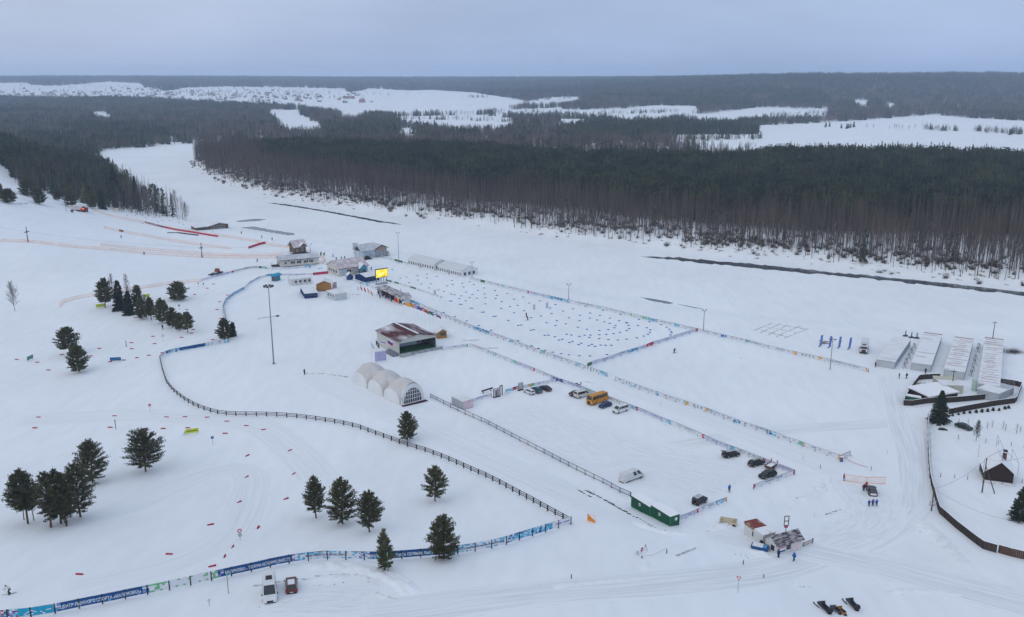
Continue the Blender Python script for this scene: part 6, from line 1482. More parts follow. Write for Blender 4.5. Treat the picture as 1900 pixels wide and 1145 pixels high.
MB().box(-1.3, .9, -.4, .4, 1.72, 2.05, M('grey_roof_box', (.42,.45,.44), .4, .4, var=.1), taper=.85).box(-1.0, -.9, -.6, .6, 1.66, 1.72, TRIM).box(.4, .5, -.6, .6, 1.66, 1.72, TRIM).obj('roof_box', v)
put('suv', (1424,885), (1398,892), 'dark olive car with its nose towards the camera, in front of the trailer', (.017,.022,.02), 'dark_olive')
o = thing('trailer', 'open brown trailer with snow in its bed behind the dark olive car', 'trailer', G(1430,869), heading((1424,873), (1440,864)))
bm_ = M('brown_trailer', (.13,.07,.05), .7, .2, var=.2); MB().box(-1.5,1.5,-.85,.85,.5,.62,bm_).box(-1.5,1.5,-.9,-.85,.5,1.1,bm_).box(-1.5,1.5,.85,.9,.5,1.1,bm_).box(-1.55,-1.5,-.9,.9,.5,1.1,bm_).box(1.5,1.55,-.9,.9,.5,1.2,bm_).obj('bed', o)
MB().box(-1.45,1.45,-.82,.82,.63,.85,SNOWCAP).obj('snow_load', o); MB().box(1.55,2.9,-.05,.05,.5,.6,STEEL).obj('drawbar', o)
for s in (-1,1): wh = link('wheel', CACHE[('wh', .37)][0], o); wh.location = (-.2, s*1.02, .37); link('rim', CACHE[('wh', .37)][1], wh)
for s in (-1,1): MB().box(1.5,1.62,s*.8-.1,s*.8+.1,1.2,1.9,BANR).obj('marker_board', o)
put('minibus', (1151,764), (1135,769), 'white minibus with dark windows and a black bumper, nearest of the lot', (.68,.69,.70), 'white_minibus', 'minibus', name='minibus', windows=((.06,.24),(.28,.6),(.63,.95)), scale=1.02)
put('hatch', (1123,755), (1110,759), 'dark blue car beside the yellow bus', (.010,.035,.12), 'dark_blue')
v = put('bus', (1108,747), (1087,754), 'yellow school bus parked against the banner fence', (.60,.25,.018), 'yellow_bus', 'bus', name='bus', windows=BUSW)
yr = MB()
for k_ in (-2.2, -.6, 1.0): yr.box(k_ - .35, k_ + .35, -.4, .4, 2.85, 2.92, paint('yellow_bus', (.60,.25,.018)))
yr.obj('roof_hatch', v); MB().tube((3.0, -.6, 2.86), (3.0, -.6, 3.05), .09, .09, TRIM).obj('beacon', v); MB().tube((3.0, .6, 2.86), (3.0, .6, 3.05), .09, .09, TRIM).obj('beacon', v)
put('minibus', (1080,736), (1102,730), 'dirty white minibus with its rear to the lot, behind the yellow bus', (.60,.59,.56), 'dirty_minibus', 'minibus', name='minibus', windows=((.06,.24),(.28,.95)), scale=1.08)
put('sedan', (1069,733), (1093,727), 'dark plum car half hidden behind the dirty white minibus', (.035,.022,.028), 'dark_plum')
put('estate', (982,730), (966,722.5), 'small white estate car at the end of the row of three', (.68,.68,.69), 'white_estate', scale=.95)
put('hatch', (996,727), (985,720), 'teal car in the middle of the row of three', (.008,.09,.13), 'teal_car', scale=1.05)
put('sedan', (1012,723.5), (998,717.5), 'black car, furthest of the row of three beside the teal car', (.022,.016,.018), 'black_sedan')
put('sedan', (1788,795), (1800,799), 'dark green car parked alone in the snowy garden', (.014,.022,.017), 'dark_green')
v = put('suv', (1617,915), (1609,898), 'dark grey car with a snow-whitened rear, people standing around it', (.045,.05,.05), 'dark_grey'); MB().box(-2.36,-2.335,-.62,.62,.55,1.0,WHITE_S).obj('snowy_tailgate', v)
# --- box truck by the garages
o = thing('truck', 'white box truck with a dark grille facing the camera beside the garages', 'truck', G(1603,652), heading((1603,655), (1601,665)))
tw = paint('truck_white', (.66,.67,.68))
MB().box(-5.2,1.3,-1.25,1.25,1.0,3.7,tw).obj('cargo_box', o); cb = MB().box(1.5,3.5,-1.2,1.2,.55,2.9,tw, taper=.97).obj('cab', o)
MB().box(3.49,3.53,-1.02,1.02,1.85,2.65,CARGLASS).obj('windscreen', cb); MB().box(3.51,3.58,-.7,.7,.75,1.55,M('truck_grille',(.10,.02,.025),.5,.3)).obj('grille', cb); MB().box(3.4,3.65,-1.2,1.2,.35,.7,TRIM).obj('front_bumper', o)
for s in (-1,1): MB().box(3.3,3.45,s*1.3-.14,s*1.3+.14,1.6,2.5,TRIM).obj('mirror', o); MB().box(3.52,3.6,s*.95-.16,s*.95+.16,.8,1.05,LAMPW).obj('headlight', o)
MB().box(1.6,2.6,-.6,.6,2.9,3.05,TRIM).obj('roof_vent', o); MB().box(-5.0,1.4,-.45,.45,.6,.98,TRIM).obj('chassis', o)
for x in (2.6,-2.6,-3.8):
    for s in (-1,1): wh = MB().tube((x,s*1.15-.16,.5),(x,s*1.15+.16,.5),.5,.5,TYRE,16).obj('wheel', o); MB().tube((x,s*1.15-.175,.5),(x,s*1.15+.175,.5),.28,.28,RIM,10).obj('rim', wh)
# --- snow groomer
o = thing('snow_groomer', 'red snow groomer with a front blade and rear tiller by the pale fence', 'snow groomer', G(402,509), heading((398,510), (420,503)))
gr = paint('groomer_red', (.30,.05,.025))
MB().box(-.2,1.6,-1.1,1.1,.9,1.5,gr).box(.0,1.5,-1.0,1.0,1.5,2.75,gr,taper=.85).obj('cab', o); MB().box(1.3,1.45,-.8,.8,1.7,2.5,GLASS).box(.1,1.2,-1.0,-.93,1.65,2.4,GLASS).obj('cab_glass', o)
MB().box(-2.4,-.2,-1.0,1.0,.9,1.3,M('groomer_deck',(.4,.4,.4),.6,var=.2)).obj('deck', o)
for s in (-1,1): MB().prism([(-2.4,.25),(-2.0,.0),(1.7,.0),(2.1,.35),(1.8,.85),(-2.2,.85)],'y',s*1.35-.45,s*1.35+.45,TYRE).obj('track', o)
MB().prism([(2.5,-.05),(2.9,.2),(3.0,1.0),(2.85,1.0),(2.7,.3),(2.4,.1)],'y',-2.0,2.0,GREYM).obj('blade', o)
tl = MB().box(-4.2,-3.0,-2.1,2.1,.1,.5,TRIM)
for k_ in range(6): tl.sphere((-3.6,-1.9+.76*k_,.6),.3,STEEL,8,6)
tl.box(-3.0,-2.4,-.15,.15,.4,.8,STEEL).obj('tiller', o)
# --- snowmobiles
def sled(label, px, fr, c, cname, sc=1.0):
    p, f = G(*px), G(*fr); o = thing('snowmobile', label, 'snowmobile', p, math.atan2(f.y - p.y, f.x - p.x)); o.scale = (sc,) * 3
    pm = paint(cname, c)
    MB().prism([(-1.3,.3),(-.2,.3),(.2,.32),(1.05,.35),(1.25,.5),(.75,.85),(.25,.98),(.05,.72),(-1.25,.62)],'y',-.34,.34,pm).obj('body', o)
    MB().prism([(-1.2,.62),(0,.66),(-.05,.82),(-.9,.84),(-1.25,.92)],'y',-.22,.22,TYRE).obj('seat', o)
    MB().prism([(-1.5,.0),(.2,.0),(.4,.25),(.2,.34),(-1.45,.34),(-1.65,.2)],'y',-.25,.25,TYRE).obj('track', o)
    MB().add([(.28,-.3,.98),(.28,.3,.98),(.02,.24,1.35),(.02,-.24,1.35)],[(0,1,2,3),(3,2,1,0)],CARGLASS).obj('windshield', o)
    MB().tube((.1,-.42,1.05),(.1,.42,1.05),.025,.025,TRIM).obj('handlebar', o)
    for s in (-1,1):
        MB().box(.35,1.5,s*.5-.07,s*.5+.07,.02,.07,TRIM).box(1.5,1.75,s*.5-.07,s*.5+.07,.07,.2,TRIM).tube((.9,s*.5,.08),(.8,s*.25,.45),.03,.03,STEEL).obj('ski', o)
        MB().box(-1.2,.3,s*.38-.05,s*.38+.05,.24,.28,M('alloy_footboard',(.55,.56,.58),.4,.5,var=.1)).obj('footboard', o)
    return o
o = sled('black snowmobile with a bulky rear box, outermost of the group on the road side', (1528,1130), (1518,1122), (.02,.02,.025), 'sled_black', 1.15); MB().box(-1.75,-1.2,-.3,.3,.5,1.0,BLACK).obj('cargo_box', o)
o = sled('black snowmobile with a tall screen standing apart, upper right of the group', (1580,1124), (1570,1115), (.025,.028,.03), 'sled_dark', 1.15); MB().box(-1.75,-1.2,-.3,.3,.5,1.0,BLACK).obj('cargo_box', o)
sled('small silver-black snowmobile beside the yellow one', (1549,1133.5), (1541,1128), (.10,.10,.12), 'sled_silver', .85)
sled('small orange-yellow snowmobile beside the silver-black one', (1560,1135.5), (1553,1130), (.45,.20,.04), 'sled_yellow', .85)
# ================================================================ PEOPLE
def skin(verts, edges, radii, name, mat, sub=1):
    me = bpy.data.meshes.new(name); me.from_pydata(verts, edges, []); o = bpy.data.objects.new(name + '_tmp', me); COL.objects.link(o)
    m = o.modifiers.new('s', 'SKIN'); sk = me.skin_vertices[0].data
    for i, r in enumerate(radii): sk[i].radius = (r, r) if not isinstance(r, tuple) else r
    sk[0].use_root = True
    if sub: s = o.modifiers.new('ss', 'SUBSURF'); s.levels = s.render_levels = sub
    bpy.context.view_layer.update()
    out = bpy.data.meshes.new_from_object(o.evaluated_get(bpy.context.evaluated_depsgraph_get())); bpy.data.objects.remove(o)
    out.name = name; out.materials.clear(); out.materials.append(mat); out.polygons.foreach_set('use_smooth', [True] * len(out.polygons)); return out
SKINM = M('skin', (.45, .27, .20), .6, .2, var=0); GLOVE = M('glove', (.03, .03, .035), .8, .1, var=0); BOOT = M('boot', (.02, .018, .018), .8, .1, var=0); HAIR = M('hair', (.04, .025, .018), .8, .1, var=0)
def pose(kind):
    if kind in CACHE: return CACHE[kind]
    # joints: pelvis, chest, neck, head, shoulders, elbows, wrists, hips, knees, ankles (x forward)
    J = dict(pel=(0,0,.95), abd=(.0,0,1.12), che=(.0,0,1.34), nec=(.0,0,1.5), hea=(.02,0,1.63), top=(.01,0,1.74))
    if kind == 'stand': J.update(eL=(-.03,.27,1.14), wL=(.06,.28,.90), eR=(-.03,-.27,1.14), wR=(.08,-.27,.91), kL=(.03,.11,.5), aL=(0,.12,.08), kR=(.03,-.11,.5), aR=(.0,-.12,.08))
    if kind == 'walk': J.update(eL=(-.16,.25,1.16), wL=(-.10,.27,.93), eR=(.12,-.25,1.15), wR=(.27,-.24,.96), kL=(.22,.1,.53), aL=(.30,.1,.1), kR=(-.02,-.1,.50), aR=(-.30,-.1,.14))
    if kind == 'ski': J.update(pel=(-.12,0,.90), abd=(-.02,0,1.05), che=(.14,0,1.24), nec=(.22,0,1.38), hea=(.29,0,1.49), top=(.31,0,1.60), eL=(.32,.3,1.08), wL=(.55,.28,1.12), eR=(.30,-.3,1.06), wR=(.52,-.28,1.06), kL=(.10,.12,.48), aL=(-.02,.14,.1), kR=(.05,-.12,.48), aR=(-.16,-.15,.12))
    if kind == 'bend': J.update(pel=(-.1,0,.93), abd=(.0,0,1.1), che=(.16,0,1.26), nec=(.28,0,1.37), hea=(.38,0,1.45), top=(.42,0,1.55), eL=(.30,.25,1.02), wL=(.48,.15,.88), eR=(.30,-.25,1.02), wR=(.48,-.15,.88), kL=(.02,.11,.5), aL=(-.03,.12,.08), kR=(.02,-.11,.5), aR=(-.03,-.12,.08))
    c = V3(J['che']); J['sL'] = tuple(c + V3((-.02,.19,.08))); J['sR'] = tuple(c + V3((-.02,-.19,.08))); p = V3(J['pel']); J['hL'] = tuple(p + V3((0,.1,-.06))); J['hR'] = tuple(p + V3((0,-.1,-.06)))
    for s in 'LR': a = V3(J['a' + s]); J['t' + s] = tuple(a + V3((.17,0,-.045)))
    names, V, E, Rr = [], [], [], []
    def add(n, co, r, par=None):
        V.append(tuple(co)); Rr.append(r); names.append(n)
        if par is not None: E.append((names.index(par), len(V) - 1))
    add('pel', J['pel'], .13); add('abd', J['abd'], .125, 'pel'); add('che', J['che'], (.15,.13), 'abd'); add('nec', J['nec'], .06, 'che'); add('hea', J['hea'], .098, 'nec'); add('top', J['top'], .07, 'hea')
    for s in 'LR':
        add('s'+s, J['s'+s], .075, 'che'); add('e'+s, J['e'+s], .048, 's'+s); add('w'+s, J['w'+s], .035, 'e'+s)
        w = V3(J['w'+s]); d = (w - V3(J['e'+s])).normalized(); lat = d.cross(V3((1,0,.3))).normalized(); k = 1 if s == 'L' else -1
        pal = w + d * .07; add('p'+s, pal, .036, 'w'+s)
        for i, (of, l) in enumerate(((-.030,.065),(-.010,.085),(.010,.08),(.028,.06))):
            b_ = pal + lat * of + d * .035; add('f%d%s'%(i,s), b_, .010, 'p'+s); add('g%d%s'%(i,s), b_ + d * l * .55 + V3((.012,0,0)), .009, 'f%d%s'%(i,s)); add('i%d%s'%(i,s), b_ + d * l + V3((.03,0,-.005)), .008, 'g%d%s'%(i,s))
        add('th'+s, w + d * .045 - lat * .045 + V3((.02,0,0)), .011, 'w'+s); add('ti'+s, w + d * .085 - lat * .06 + V3((.035,0,0)), .009, 'th'+s)
        add('h'+s, J['h'+s], .10, 'pel'); add('k'+s, J['k'+s], .062, 'h'+s); add('a'+s, J['a'+s], .042, 'k'+s); add('t'+s, J['t'+s], .035, 'a'+s)
    body = skin(V, E, Rr, 'body', SKINM, 1)
    ix = {n: i for i, n in enumerate(names)}
    def part(ns, es, rs, nm, mat): return skin([V[ix[n]] for n in ns], [(ns.index(a), ns.index(b)) for a, b in es], rs, nm, mat, 1)
    jk = part(['abd','pel','che','nec','sL','eL','wL','sR','eR','wR'], [('abd','pel'),('abd','che'),('che','nec'),('che','sL'),('sL','eL'),('eL','wL'),('che','sR'),('sR','eR'),('eR','wR')], [.185,.17,(.215,.19),.095,.12,.08,.062,.12,.08,.062], 'jacket', WHITE)
    tr = part(['pel','hL','kL','aL','hR','kR','aR'], [('pel','hL'),('hL','kL'),('kL','aL'),('pel','hR'),('hR','kR'),('kR','aR')], [.175,.15,.10,.075,.15,.10,.075], 'trousers', WHITE)
    hd = V3(J['hea']); ax = (V3(J['top']) - V3(J['nec'])).normalized()
    face = MB(); fw = V3((1,0,0)) - ax * ax.x; fw.normalize(); lt = ax.cross(fw)
    for s in (-1,1):
        face.sphere(hd + fw * .094 + lt * .036 * s + ax * .012, .014, BOOT, 6, 4); face.sphere(hd + lt * .1 * s, .026, SKINM, 6, 4, (.6,.4,1))
    face.sphere(hd + fw * .108 - ax * .016, .020, SKINM, 6, 4, (1,.8,1.2)); face.sphere(hd + fw * .093 - ax * .055, .020, BANR, 6, 4, (.4,1.2,.35))
    fm = face.mesh('face')
    hm_ = MB().sphere(hd + ax * .05, .118, WHITE, 10, 6, (1.02,1,.92)).mesh('hat', True); hair = MB().sphere(hd - fw * .025 - ax * .0, .108, HAIR, 10, 6, (.95,1,.95)).mesh('hair', True)
    bt = [MB().box(J['a'+s][0]-.09, J['a'+s][0]+.20, J['a'+s][1]-.055, J['a'+s][1]+.055, J['a'+s][2]-.1, J['a'+s][2]+.05, BOOT, taper=.8).mesh('boot') for s in 'LR']
    CACHE[kind] = (body, jk, tr, fm, hm_, hair, bt, J); return CACHE[kind]
def setm(o, m):
    o.material_slots[0].link = 'OBJECT'; o.material_slots[0].material = m
def cloth(n, c): return M(n + '_cloth', c, .8, .1, var=.1, scale=6)
COLS = dict(blue=(.012,.13,.45), navy=(.012,.025,.07), black=(.014,.014,.018), red=(.40,.012,.02), violet=(.16,.10,.28), white=(.65,.66,.68), green=(.05,.08,.03), grey=(.1,.11,.12), maroon=(.10,.012,.02), pink=(.5,.12,.2))
def person(px, face, kind, jacket, trousers, hat, label, skis=False, sc=1.05, poles=False, group=None, board=False):
    body, jk, tr, fm, hm_, hair, bt, J = pose(kind); p = G(*px); f = G(*face)
    o = thing('person', label, 'person', p, math.atan2(f.y - p.y, f.x - p.x), group); o.scale = (sc,) * 3
    link('body', body, o); link('face', fm, o); link('hair', hair, o)
    for nm, me, c in (('jacket', jk, jacket), ('trousers', tr, trousers), ('hat', hm_, hat)): setm(link(nm, me, o), cloth(c, COLS[c]))
    for b in bt: link('boot', b, o)
    if skis:
        t = thing('skis', 'pair of thin skis under %s' % label.split(' ', 1)[1] if False else 'pair of skis worn by the %s' % ' '.join(label.split()[:9]), 'skis', p, o.rotation_euler[2]); t.scale = (sc,) * 3
        for s, d in (('L', .16), ('R', -.16)):
            a = J['a'+s]; m = MB().box(-.85, .95, -.025, .025, .0, .02, STEEL).box(.95, 1.08, -.025, .025, .02, .07, STEEL); q = m.obj('ski', t); q.location = (a[0], a[1], max(0, a[2] - .11)); q.rotation_euler[2] = d
    if poles:
        t = thing('ski_poles', 'pair of ski poles held by the %s' % ' '.join(label.split()[:9]), 'ski poles', p, o.rotation_euler[2]); t.scale = (sc,) * 3
        for s in 'LR': w_ = J['w'+s]; MB().tube((w_[0]+.06, w_[1], w_[2]+.06), (w_[0] - .55, w_[1] * 1.3, .05), .014, .010, STEEL, 5).obj('pole', t)
    return o
person((17,1103), (0,1107), 'ski', 'white', 'green', 'red', 'person skiing in a white top, dark green tights and red cap', True, 1.12, True)
person((1444,1035), (1470,1030), 'stand', 'navy', 'navy', 'navy', 'person in dark navy clothes standing on the duckboard of the ticket booth')
person((1473,1041), (1440,1050), 'walk', 'blue', 'navy', 'blue', 'person in a blue jacket walking in front of the ticket booth')
person((1413,1015), (1405,1020), 'bend', 'black', 'black', 'black', 'person in black bending over the blue skip')
person((1353,913), (1352,890), 'walk', 'blue', 'navy', 'navy', 'person in bright blue walking across the parking lot')
person((1612,940), (1616,915), 'walk', 'blue', 'navy', 'blue', 'child in a blue jacket walking to the dark grey car, nearest the booth side', sc=.92)
person((1619,939.5), (1619,915), 'stand', 'violet', 'black', 'violet', 'person in violet between two people in blue behind the dark grey car', sc=1.02)
person((1626,939.5), (1621,915), 'walk', 'blue', 'navy', 'navy', 'person in blue striding on the fence side of the person in violet', sc=.98)
person((1602,912), (1612,903), 'stand', 'maroon', 'black', 'black', 'person in maroon and black standing at the dark grey car door')
person((1606,907), (1612,905), 'bend', 'red', 'navy', 'red', 'person in a red jacket leaning over beside the person in maroon')
person((1565.5,892), (1590,894), 'stand', 'red', 'navy', 'grey', 'person in a red jacket standing at the free end of the orange net')
person((1251,655), (1262,653), 'ski', 'black', 'black', 'black', 'person in black skiing past the lilac banner fence', True, 1.1, True)
person((979,594), (970,596), 'ski', 'navy', 'black', 'black', 'person in dark clothes skiing among the blue markers', True, 1.1, True)
person((976.5,588), (985,590), 'stand', 'maroon', 'maroon', 'maroon', 'person in dark red standing upright among the blue markers')
person((565,695), (580,698), 'stand', 'maroon', 'black', 'black', 'person in dark clothes at the start of the snowy kerb by the dome tent', sc=1.1)
person((302,611), (296,620), 'walk', 'black', 'navy', 'black', 'person in black walking below the lower tree row')
person((1624,681), (1640,684), 'stand', 'navy', 'black', 'black', 'person in navy standing at the corner of the first garage row')
person((1668,702), (1682,704), 'stand', 'black', 'black', 'black', 'person in black standing on open snow below the garages', sc=1.05)
person((1682,702), (1660,705), 'walk', 'navy', 'black', 'navy', 'person in navy walking on open snow below the garages')
person((1717,693), (1700,700), 'stand', 'navy', 'navy', 'black', 'person in navy at the end door of the second garage row')
person((225,442), (226,460), 'ski', 'navy', 'grey', 'navy', 'person in navy skiing down between the two middle orange nets', True)
person((267.5,473), (270,490), 'ski', 'black', 'black', 'black', 'person in black skiing down beside the longest orange net', True)
person((477.5,486), (472,490), 'ski', 'black', 'black', 'black', 'person in black skiing near the corner of the cream building', True)
person((448,434), (450,450), 'stand', 'navy', 'black', 'black', 'person in navy standing below the rental hut', sc=1.0)
person((486,442), (490,450), 'walk', 'navy', 'black', 'black', 'person in dark blue walking by the grey water, ahead of the other')
person((505,446), (510,452), 'walk', 'black', 'black', 'black', 'person in black walking by the grey water towards the chalet')
person((230,390), (240,395), 'stand', 'black', 'black', 'black', 'person in black standing beside the wooden frame on the upper slope')
person((575,498), (600,497), 'walk', 'blue', 'blue', 'navy', 'person in blue walking between the cream building and the red-roofed house')
person((689,501), (692,512), 'ski', 'navy', 'black', 'black', 'person in dark clothes skiing past the end of the red-roofed house', True)
for i, (x, y, k_, c, lb) in enumerate([(596,473,'stand','black','person in black at the top of the crowd by the net curl'), (600,476,'stand','navy','person in navy on the inner side of the crowd by the net curl'), (595,475,'bend','grey','person in grey bending in the crowd by the net curl'), (602,474,'stand','maroon','person in maroon in the crowd by the net curl'), (618,477,'walk','navy','person in navy walking away from the crowd towards the river house'), (624,483,'bend','navy','person in navy bending down on the snow above the red roof'), (633.5,482,'stand','black','person in black standing above the red roof, alone'), (639.5,481,'stand','blue','person in blue standing above the red roof'), (667,480.5,'stand','navy','person in navy near the ridge end of the red roof'), (675.5,481,'walk','black','person in black near the river house steps')]):
    person((x, y), (x + random.uniform(-10, 10), y + random.uniform(-4, 6)), k_, c, 'black', 'black', lb)
for i, (x, y, k_, c, lb) in enumerate([(702,546,'stand','blue','person in blue under the first bay of the finish hut'), (705,553,'walk','blue','person in bright blue in front of the finish hut'), (710,551,'stand','violet','person in violet in the middle bay of the finish hut'), (715,554,'stand','pink','person in pink in front of the finish hut'), (721,556,'stand','blue','person in blue with a white bib near the hut posters'), (726,560,'bend','black','person in black bending at the finish hut steps')]):
    person((x, y), (x + 8, y + 8), k_, c, 'navy', 'navy' if i % 2 else 'white', lb)
# ================================================================ MARKERS
RMK = M('marker_red', (.40, .008, .04), .6, .2, var=.1); BMK = M('marker_blue', (.008, .085, .36), .6, .2, var=.1)
def vboard(name, m, l, hgt, dep):
    mb = MB(); mb.slab((-l/2, 0, hgt), (l/2, 0, hgt), (l/2, -dep, -.05), (-l/2, -dep, -.05), .025, m); mb.slab((l/2, .003, hgt), (-l/2, .003, hgt), (-l/2, dep, -.05), (l/2, dep, -.05), .025, m); return mb.mesh(name)
rmk, bmk = vboard('trail_marker', RMK, 1.3, .27, .16), vboard('field_marker', BMK, .88, .26, .2)
RED = [(122,267),(272,287),(355,344),(452,231),(727,186),(667,241),(962,144),(965,188),(1121,97),(1133,151),(906,271),(1004,254),(1090,236),(1190,218),(807,283),(281,690),(255,768),(840,681),(808,764),(1064,773),(1195,773),(1220,689),(1355,687),(1376,768),(1518,691),(1662,720),(1805,752),(1650,808),(1813,970),(1807,1127),(1330,105)]
RP = [(x / 3.948, 600 + y / 3.948) for x, y in RED] + [(x / 3.948, 855 + y / 3.948) for x, y in [(582,834),(1240,686),(1543,470),(1752,305),(1703,635),(1645,703),(1555,775),(1888,494)]] + [(470 + x / 3.948, 600 + y / 3.948) for x, y in [(75,781),(269,933),(296,1105)]] + [(470 + x / 3.948, 855 + y / 3.948) for x, y in [(37,492),(240,281)]] + [(x / 3.948, 360 + y / 3.948) for x, y in [(990,907),(1425,737),(1563,661),(1518,692),(1665,742),(1610,792),(1590,848),(1617,914),(1368,850),(1415,994),(1403,1022),(1560,1070),(1340,655)]]
for u, v in RP:
    p = G(u, v); o = tag(link('trail_marker', rmk), 'low red folded board marking the edge of a ski trail on the snow', 'marker', 'red trail markers'); o.location = p
    o.rotation_euler[2] = random.uniform(-.15, .15) + (1.1 if (u > 405 and v > 815) else 0) + (.5 if (360 < u < 480 and 960 < v < 1060) else 0)
BP = [(470 + x / 3.948, 360 + y / 3.948) for x, y in [(1018,556),(1123,611),(1078,618),(1203,600),(1272,590),(1205,632),(1272,617),(1345,605),(1142,652),(1230,662),(1300,659),(1288,690),(1357,705),(1398,715),(1420,675),(1455,635),(1460,665),(1530,655),(1540,683),(1585,645),(1615,665),(1690,690),(1695,733),(1770,710),(1645,708),(1605,738),(1560,720),(1525,748),(1475,740),(1450,735),(1585,762),(1510,768),(1555,785),(1640,765),(1700,762),(1700,807),(1775,768),(1820,790),(1785,745),(1375,757),(1440,787),(1452,785),(1513,810),(1525,810),(1590,838),(1605,838),(1675,868),(1690,867),(1760,898),(1775,897),(1815,840),(1395,870),(1478,900),(1563,932),(1652,967),(1742,1000),(500,545),(545,520),(480,548),(450,528)]]
BP += [(940 + x / 3.948, 360 + y / 3.948) for x, y in [(10,690),(95,712),(5,730),(55,772),(122,757),(165,801),(242,785),(330,767),(25,827),(80,818),(212,738),(450,794),(357,812),(320,837),(128,857),(55,872),(330,878),(413,860),(487,843),(252,895),(180,908),(12,928),(85,965),(105,962),(178,1000),(198,996),(292,945),(368,930),(457,909),(433,953),(358,966),(538,890),(612,874),(705,853),(578,824),(534,930),(610,911),(683,891),(757,911),(664,925),(716,939),(755,949),(825,930),(835,884),(797,965),(790,982),(745,995),(783,1025),(830,1015),(875,942),(885,948),(893,965),(898,988),(880,1003),(970,920),(1047,938),(962,965),(1027,982),(1052,997),(1050,1015),(1037,1030),(1005,1043),(953,1056),(878,1065),(815,1072),(745,1068),(678,1062),(606,1053),(533,1045),(572,1036),(614,1036),(680,1033),(680,1001),(730,1031),(588,993),(522,978),(440,1029),(475,1035),(353,1048),(307,1036),(280,1038),(383,1072),(408,1066),(460,1090),(482,1082),(528,1105),(547,1095),(602,1114),(624,1104),(648,1118),(690,1109),(725,1110),(767,1110),(1130,959),(1172,977),(1192,993),(1205,1008),(1208,1020),(1200,1035),(82,1078),(184,1115),(233,1133)]]
BP += [(940 + x / 3.948, 600 + y / 3.948) for x, y in [(280,200),(338,214),(400,225),(457,234),(533,240),(610,241),(735,231)]]
BP += [(x / 3.948, 360 + y / 3.948) for x, y in [(932,160),(993,158),(1050,155),(1070,177),(1128,173),(1155,202),(1187,198),(1240,195),(1310,212),(1345,223),(1420,240),(1558,273),(1045,216)]]
for u, v in BP:
    p = G(u, v); o = tag(link('field_marker', bmk), 'low dark blue folded board standing on the snow of the ski field', 'marker', 'blue field markers'); o.location = p; o.rotation_euler[2] = random.uniform(-.35, .35) - .1
# row of dark tubes on the slope
tb = MB()
for k_ in range(12):
    a0, a1 = k_ * math.pi / 6, (k_ + 1) * math.pi / 6
    tb.tube((.42 * math.cos(a0), .42 * math.sin(a0), .2), (.42 * math.cos(a1), .42 * math.sin(a1), .2), .2, .2, BLACK, 6, False)
tbm = tb.mesh('snow_tube')
for k_ in range(17):
    u = 312 + k_ * 3.4; vv = 432.3 + max(0, k_ - 5) * .42; o = tag(link('snow_tube', tbm), 'black inflated tube in the row below the dark red padding', 'snow tube', 'row of black snow tubes'); o.location = G(u, vv); s = 1.0 if k_ < 6 else 1.35; o.scale = (s, s, s)
# ================================================================ MASTS, PYLONS, SIGNS, FLAGS
def height(base, top):
    p = G(*base); d = math.hypot(p.x, p.y)
    r = ray(*top); t = math.hypot(p.x, p.y) / math.hypot(r[0], r[1]); return max(.5, CAMH + r[2] * t - p.z), p
hh, p = height((508,675), (500,531)); o = thing('floodlight_mast', 'tall thin grey mast with a ring of floodlights and a lower crossarm', 'mast', p); mm = M('mast_grey', (.17,.19,.24), .5, .4, var=.1)
MB().tube((0,0,-.5),(0,0,hh),.24,.12,mm,10).tube((0,0,-.2),(0,0,.3),.5,.5,mm,10).obj('pole', o); rg = MB()
for k_ in range(8):
    a = k_ * math.pi / 4; x, y = 1.25 * math.cos(a), 1.25 * math.sin(a); rg.tube((0,0,hh),(x,y,hh+.1),.05,.05,STEEL,4)
rg.obj('ring', o)
for k_ in range(8):
    a = k_ * math.pi / 4; MB().box(-.28,.28,-.35,.35,-.3,.25,STEEL).obj('floodlight', o).location = (1.4*math.cos(a),1.4*math.sin(a),hh+.05); o.children[-1].rotation_euler[2] = a
MB().tube((-3.4,-.6,hh*.60),(3.2,.5,hh*.62),.07,.07,STEEL,6).tube((-3.4,-.6,hh*.60),(-4.1,-.9,hh*.585),.07,.07,STEEL,6).obj('crossarm', o); MB().box(1.8,2.7,.1,.5,hh*.61-.02,hh*.62+.25,STEEL).obj('loudspeaker', o)
def lamp(base, top, label, arms=((.7,.1),(-.7,-.1)), mat=None, n='lamp_post'):
    hh, p = height(base, top); o = thing(n, label, 'lamp post', p); m = mat or mm
    MB().tube((0,0,-.4),(0,0,hh-.3),.15,.08,m,8).obj('pole', o)
    for ax, ay in arms:
        MB().tube((0,0,hh-.9),(ax,ay,hh-.1),.05,.045,m,5).obj('arm', o); MB().box(ax-.3,ax+.3,ay-.18,ay+.18,hh-.15,hh+.1,STEEL).obj('lamp_head', o)
    return o
lamp((740,489), (740,431), 'tall lamp post by the green fence panel and river house', ((.8,0),(-.8,0)))
lamp((876,516), (876,486), 'forked lamp post at the end of the white marquees')
lamp((1055,557), (1055,527), 'forked lamp post midway along the river-side fence')
lamp((1305,614), (1306,575), 'rust-brown forked lamp post at the corner of the marker field', mat=M('rusty_post',(.16,.12,.11),.8,.2,var=.2))
lamp((1540,686), (1544,630), 'lamp post with three thin arms in front of the blue feather flags', ((.9,.2),(-.7,.2),(.2,.8)))
lamp((123,392), (121,362), 'thin lamp pole in front of the pine over the log cabin', ((.4,0),))
lamp((296,404), (295,382), 'thin pole at the foot of the bare trees on the upper slope', ((.3,0),))
lamp((576,469), (576,452), 'short dark pole with an arm beside the chalet', ((.9,0),), mat=DARK)
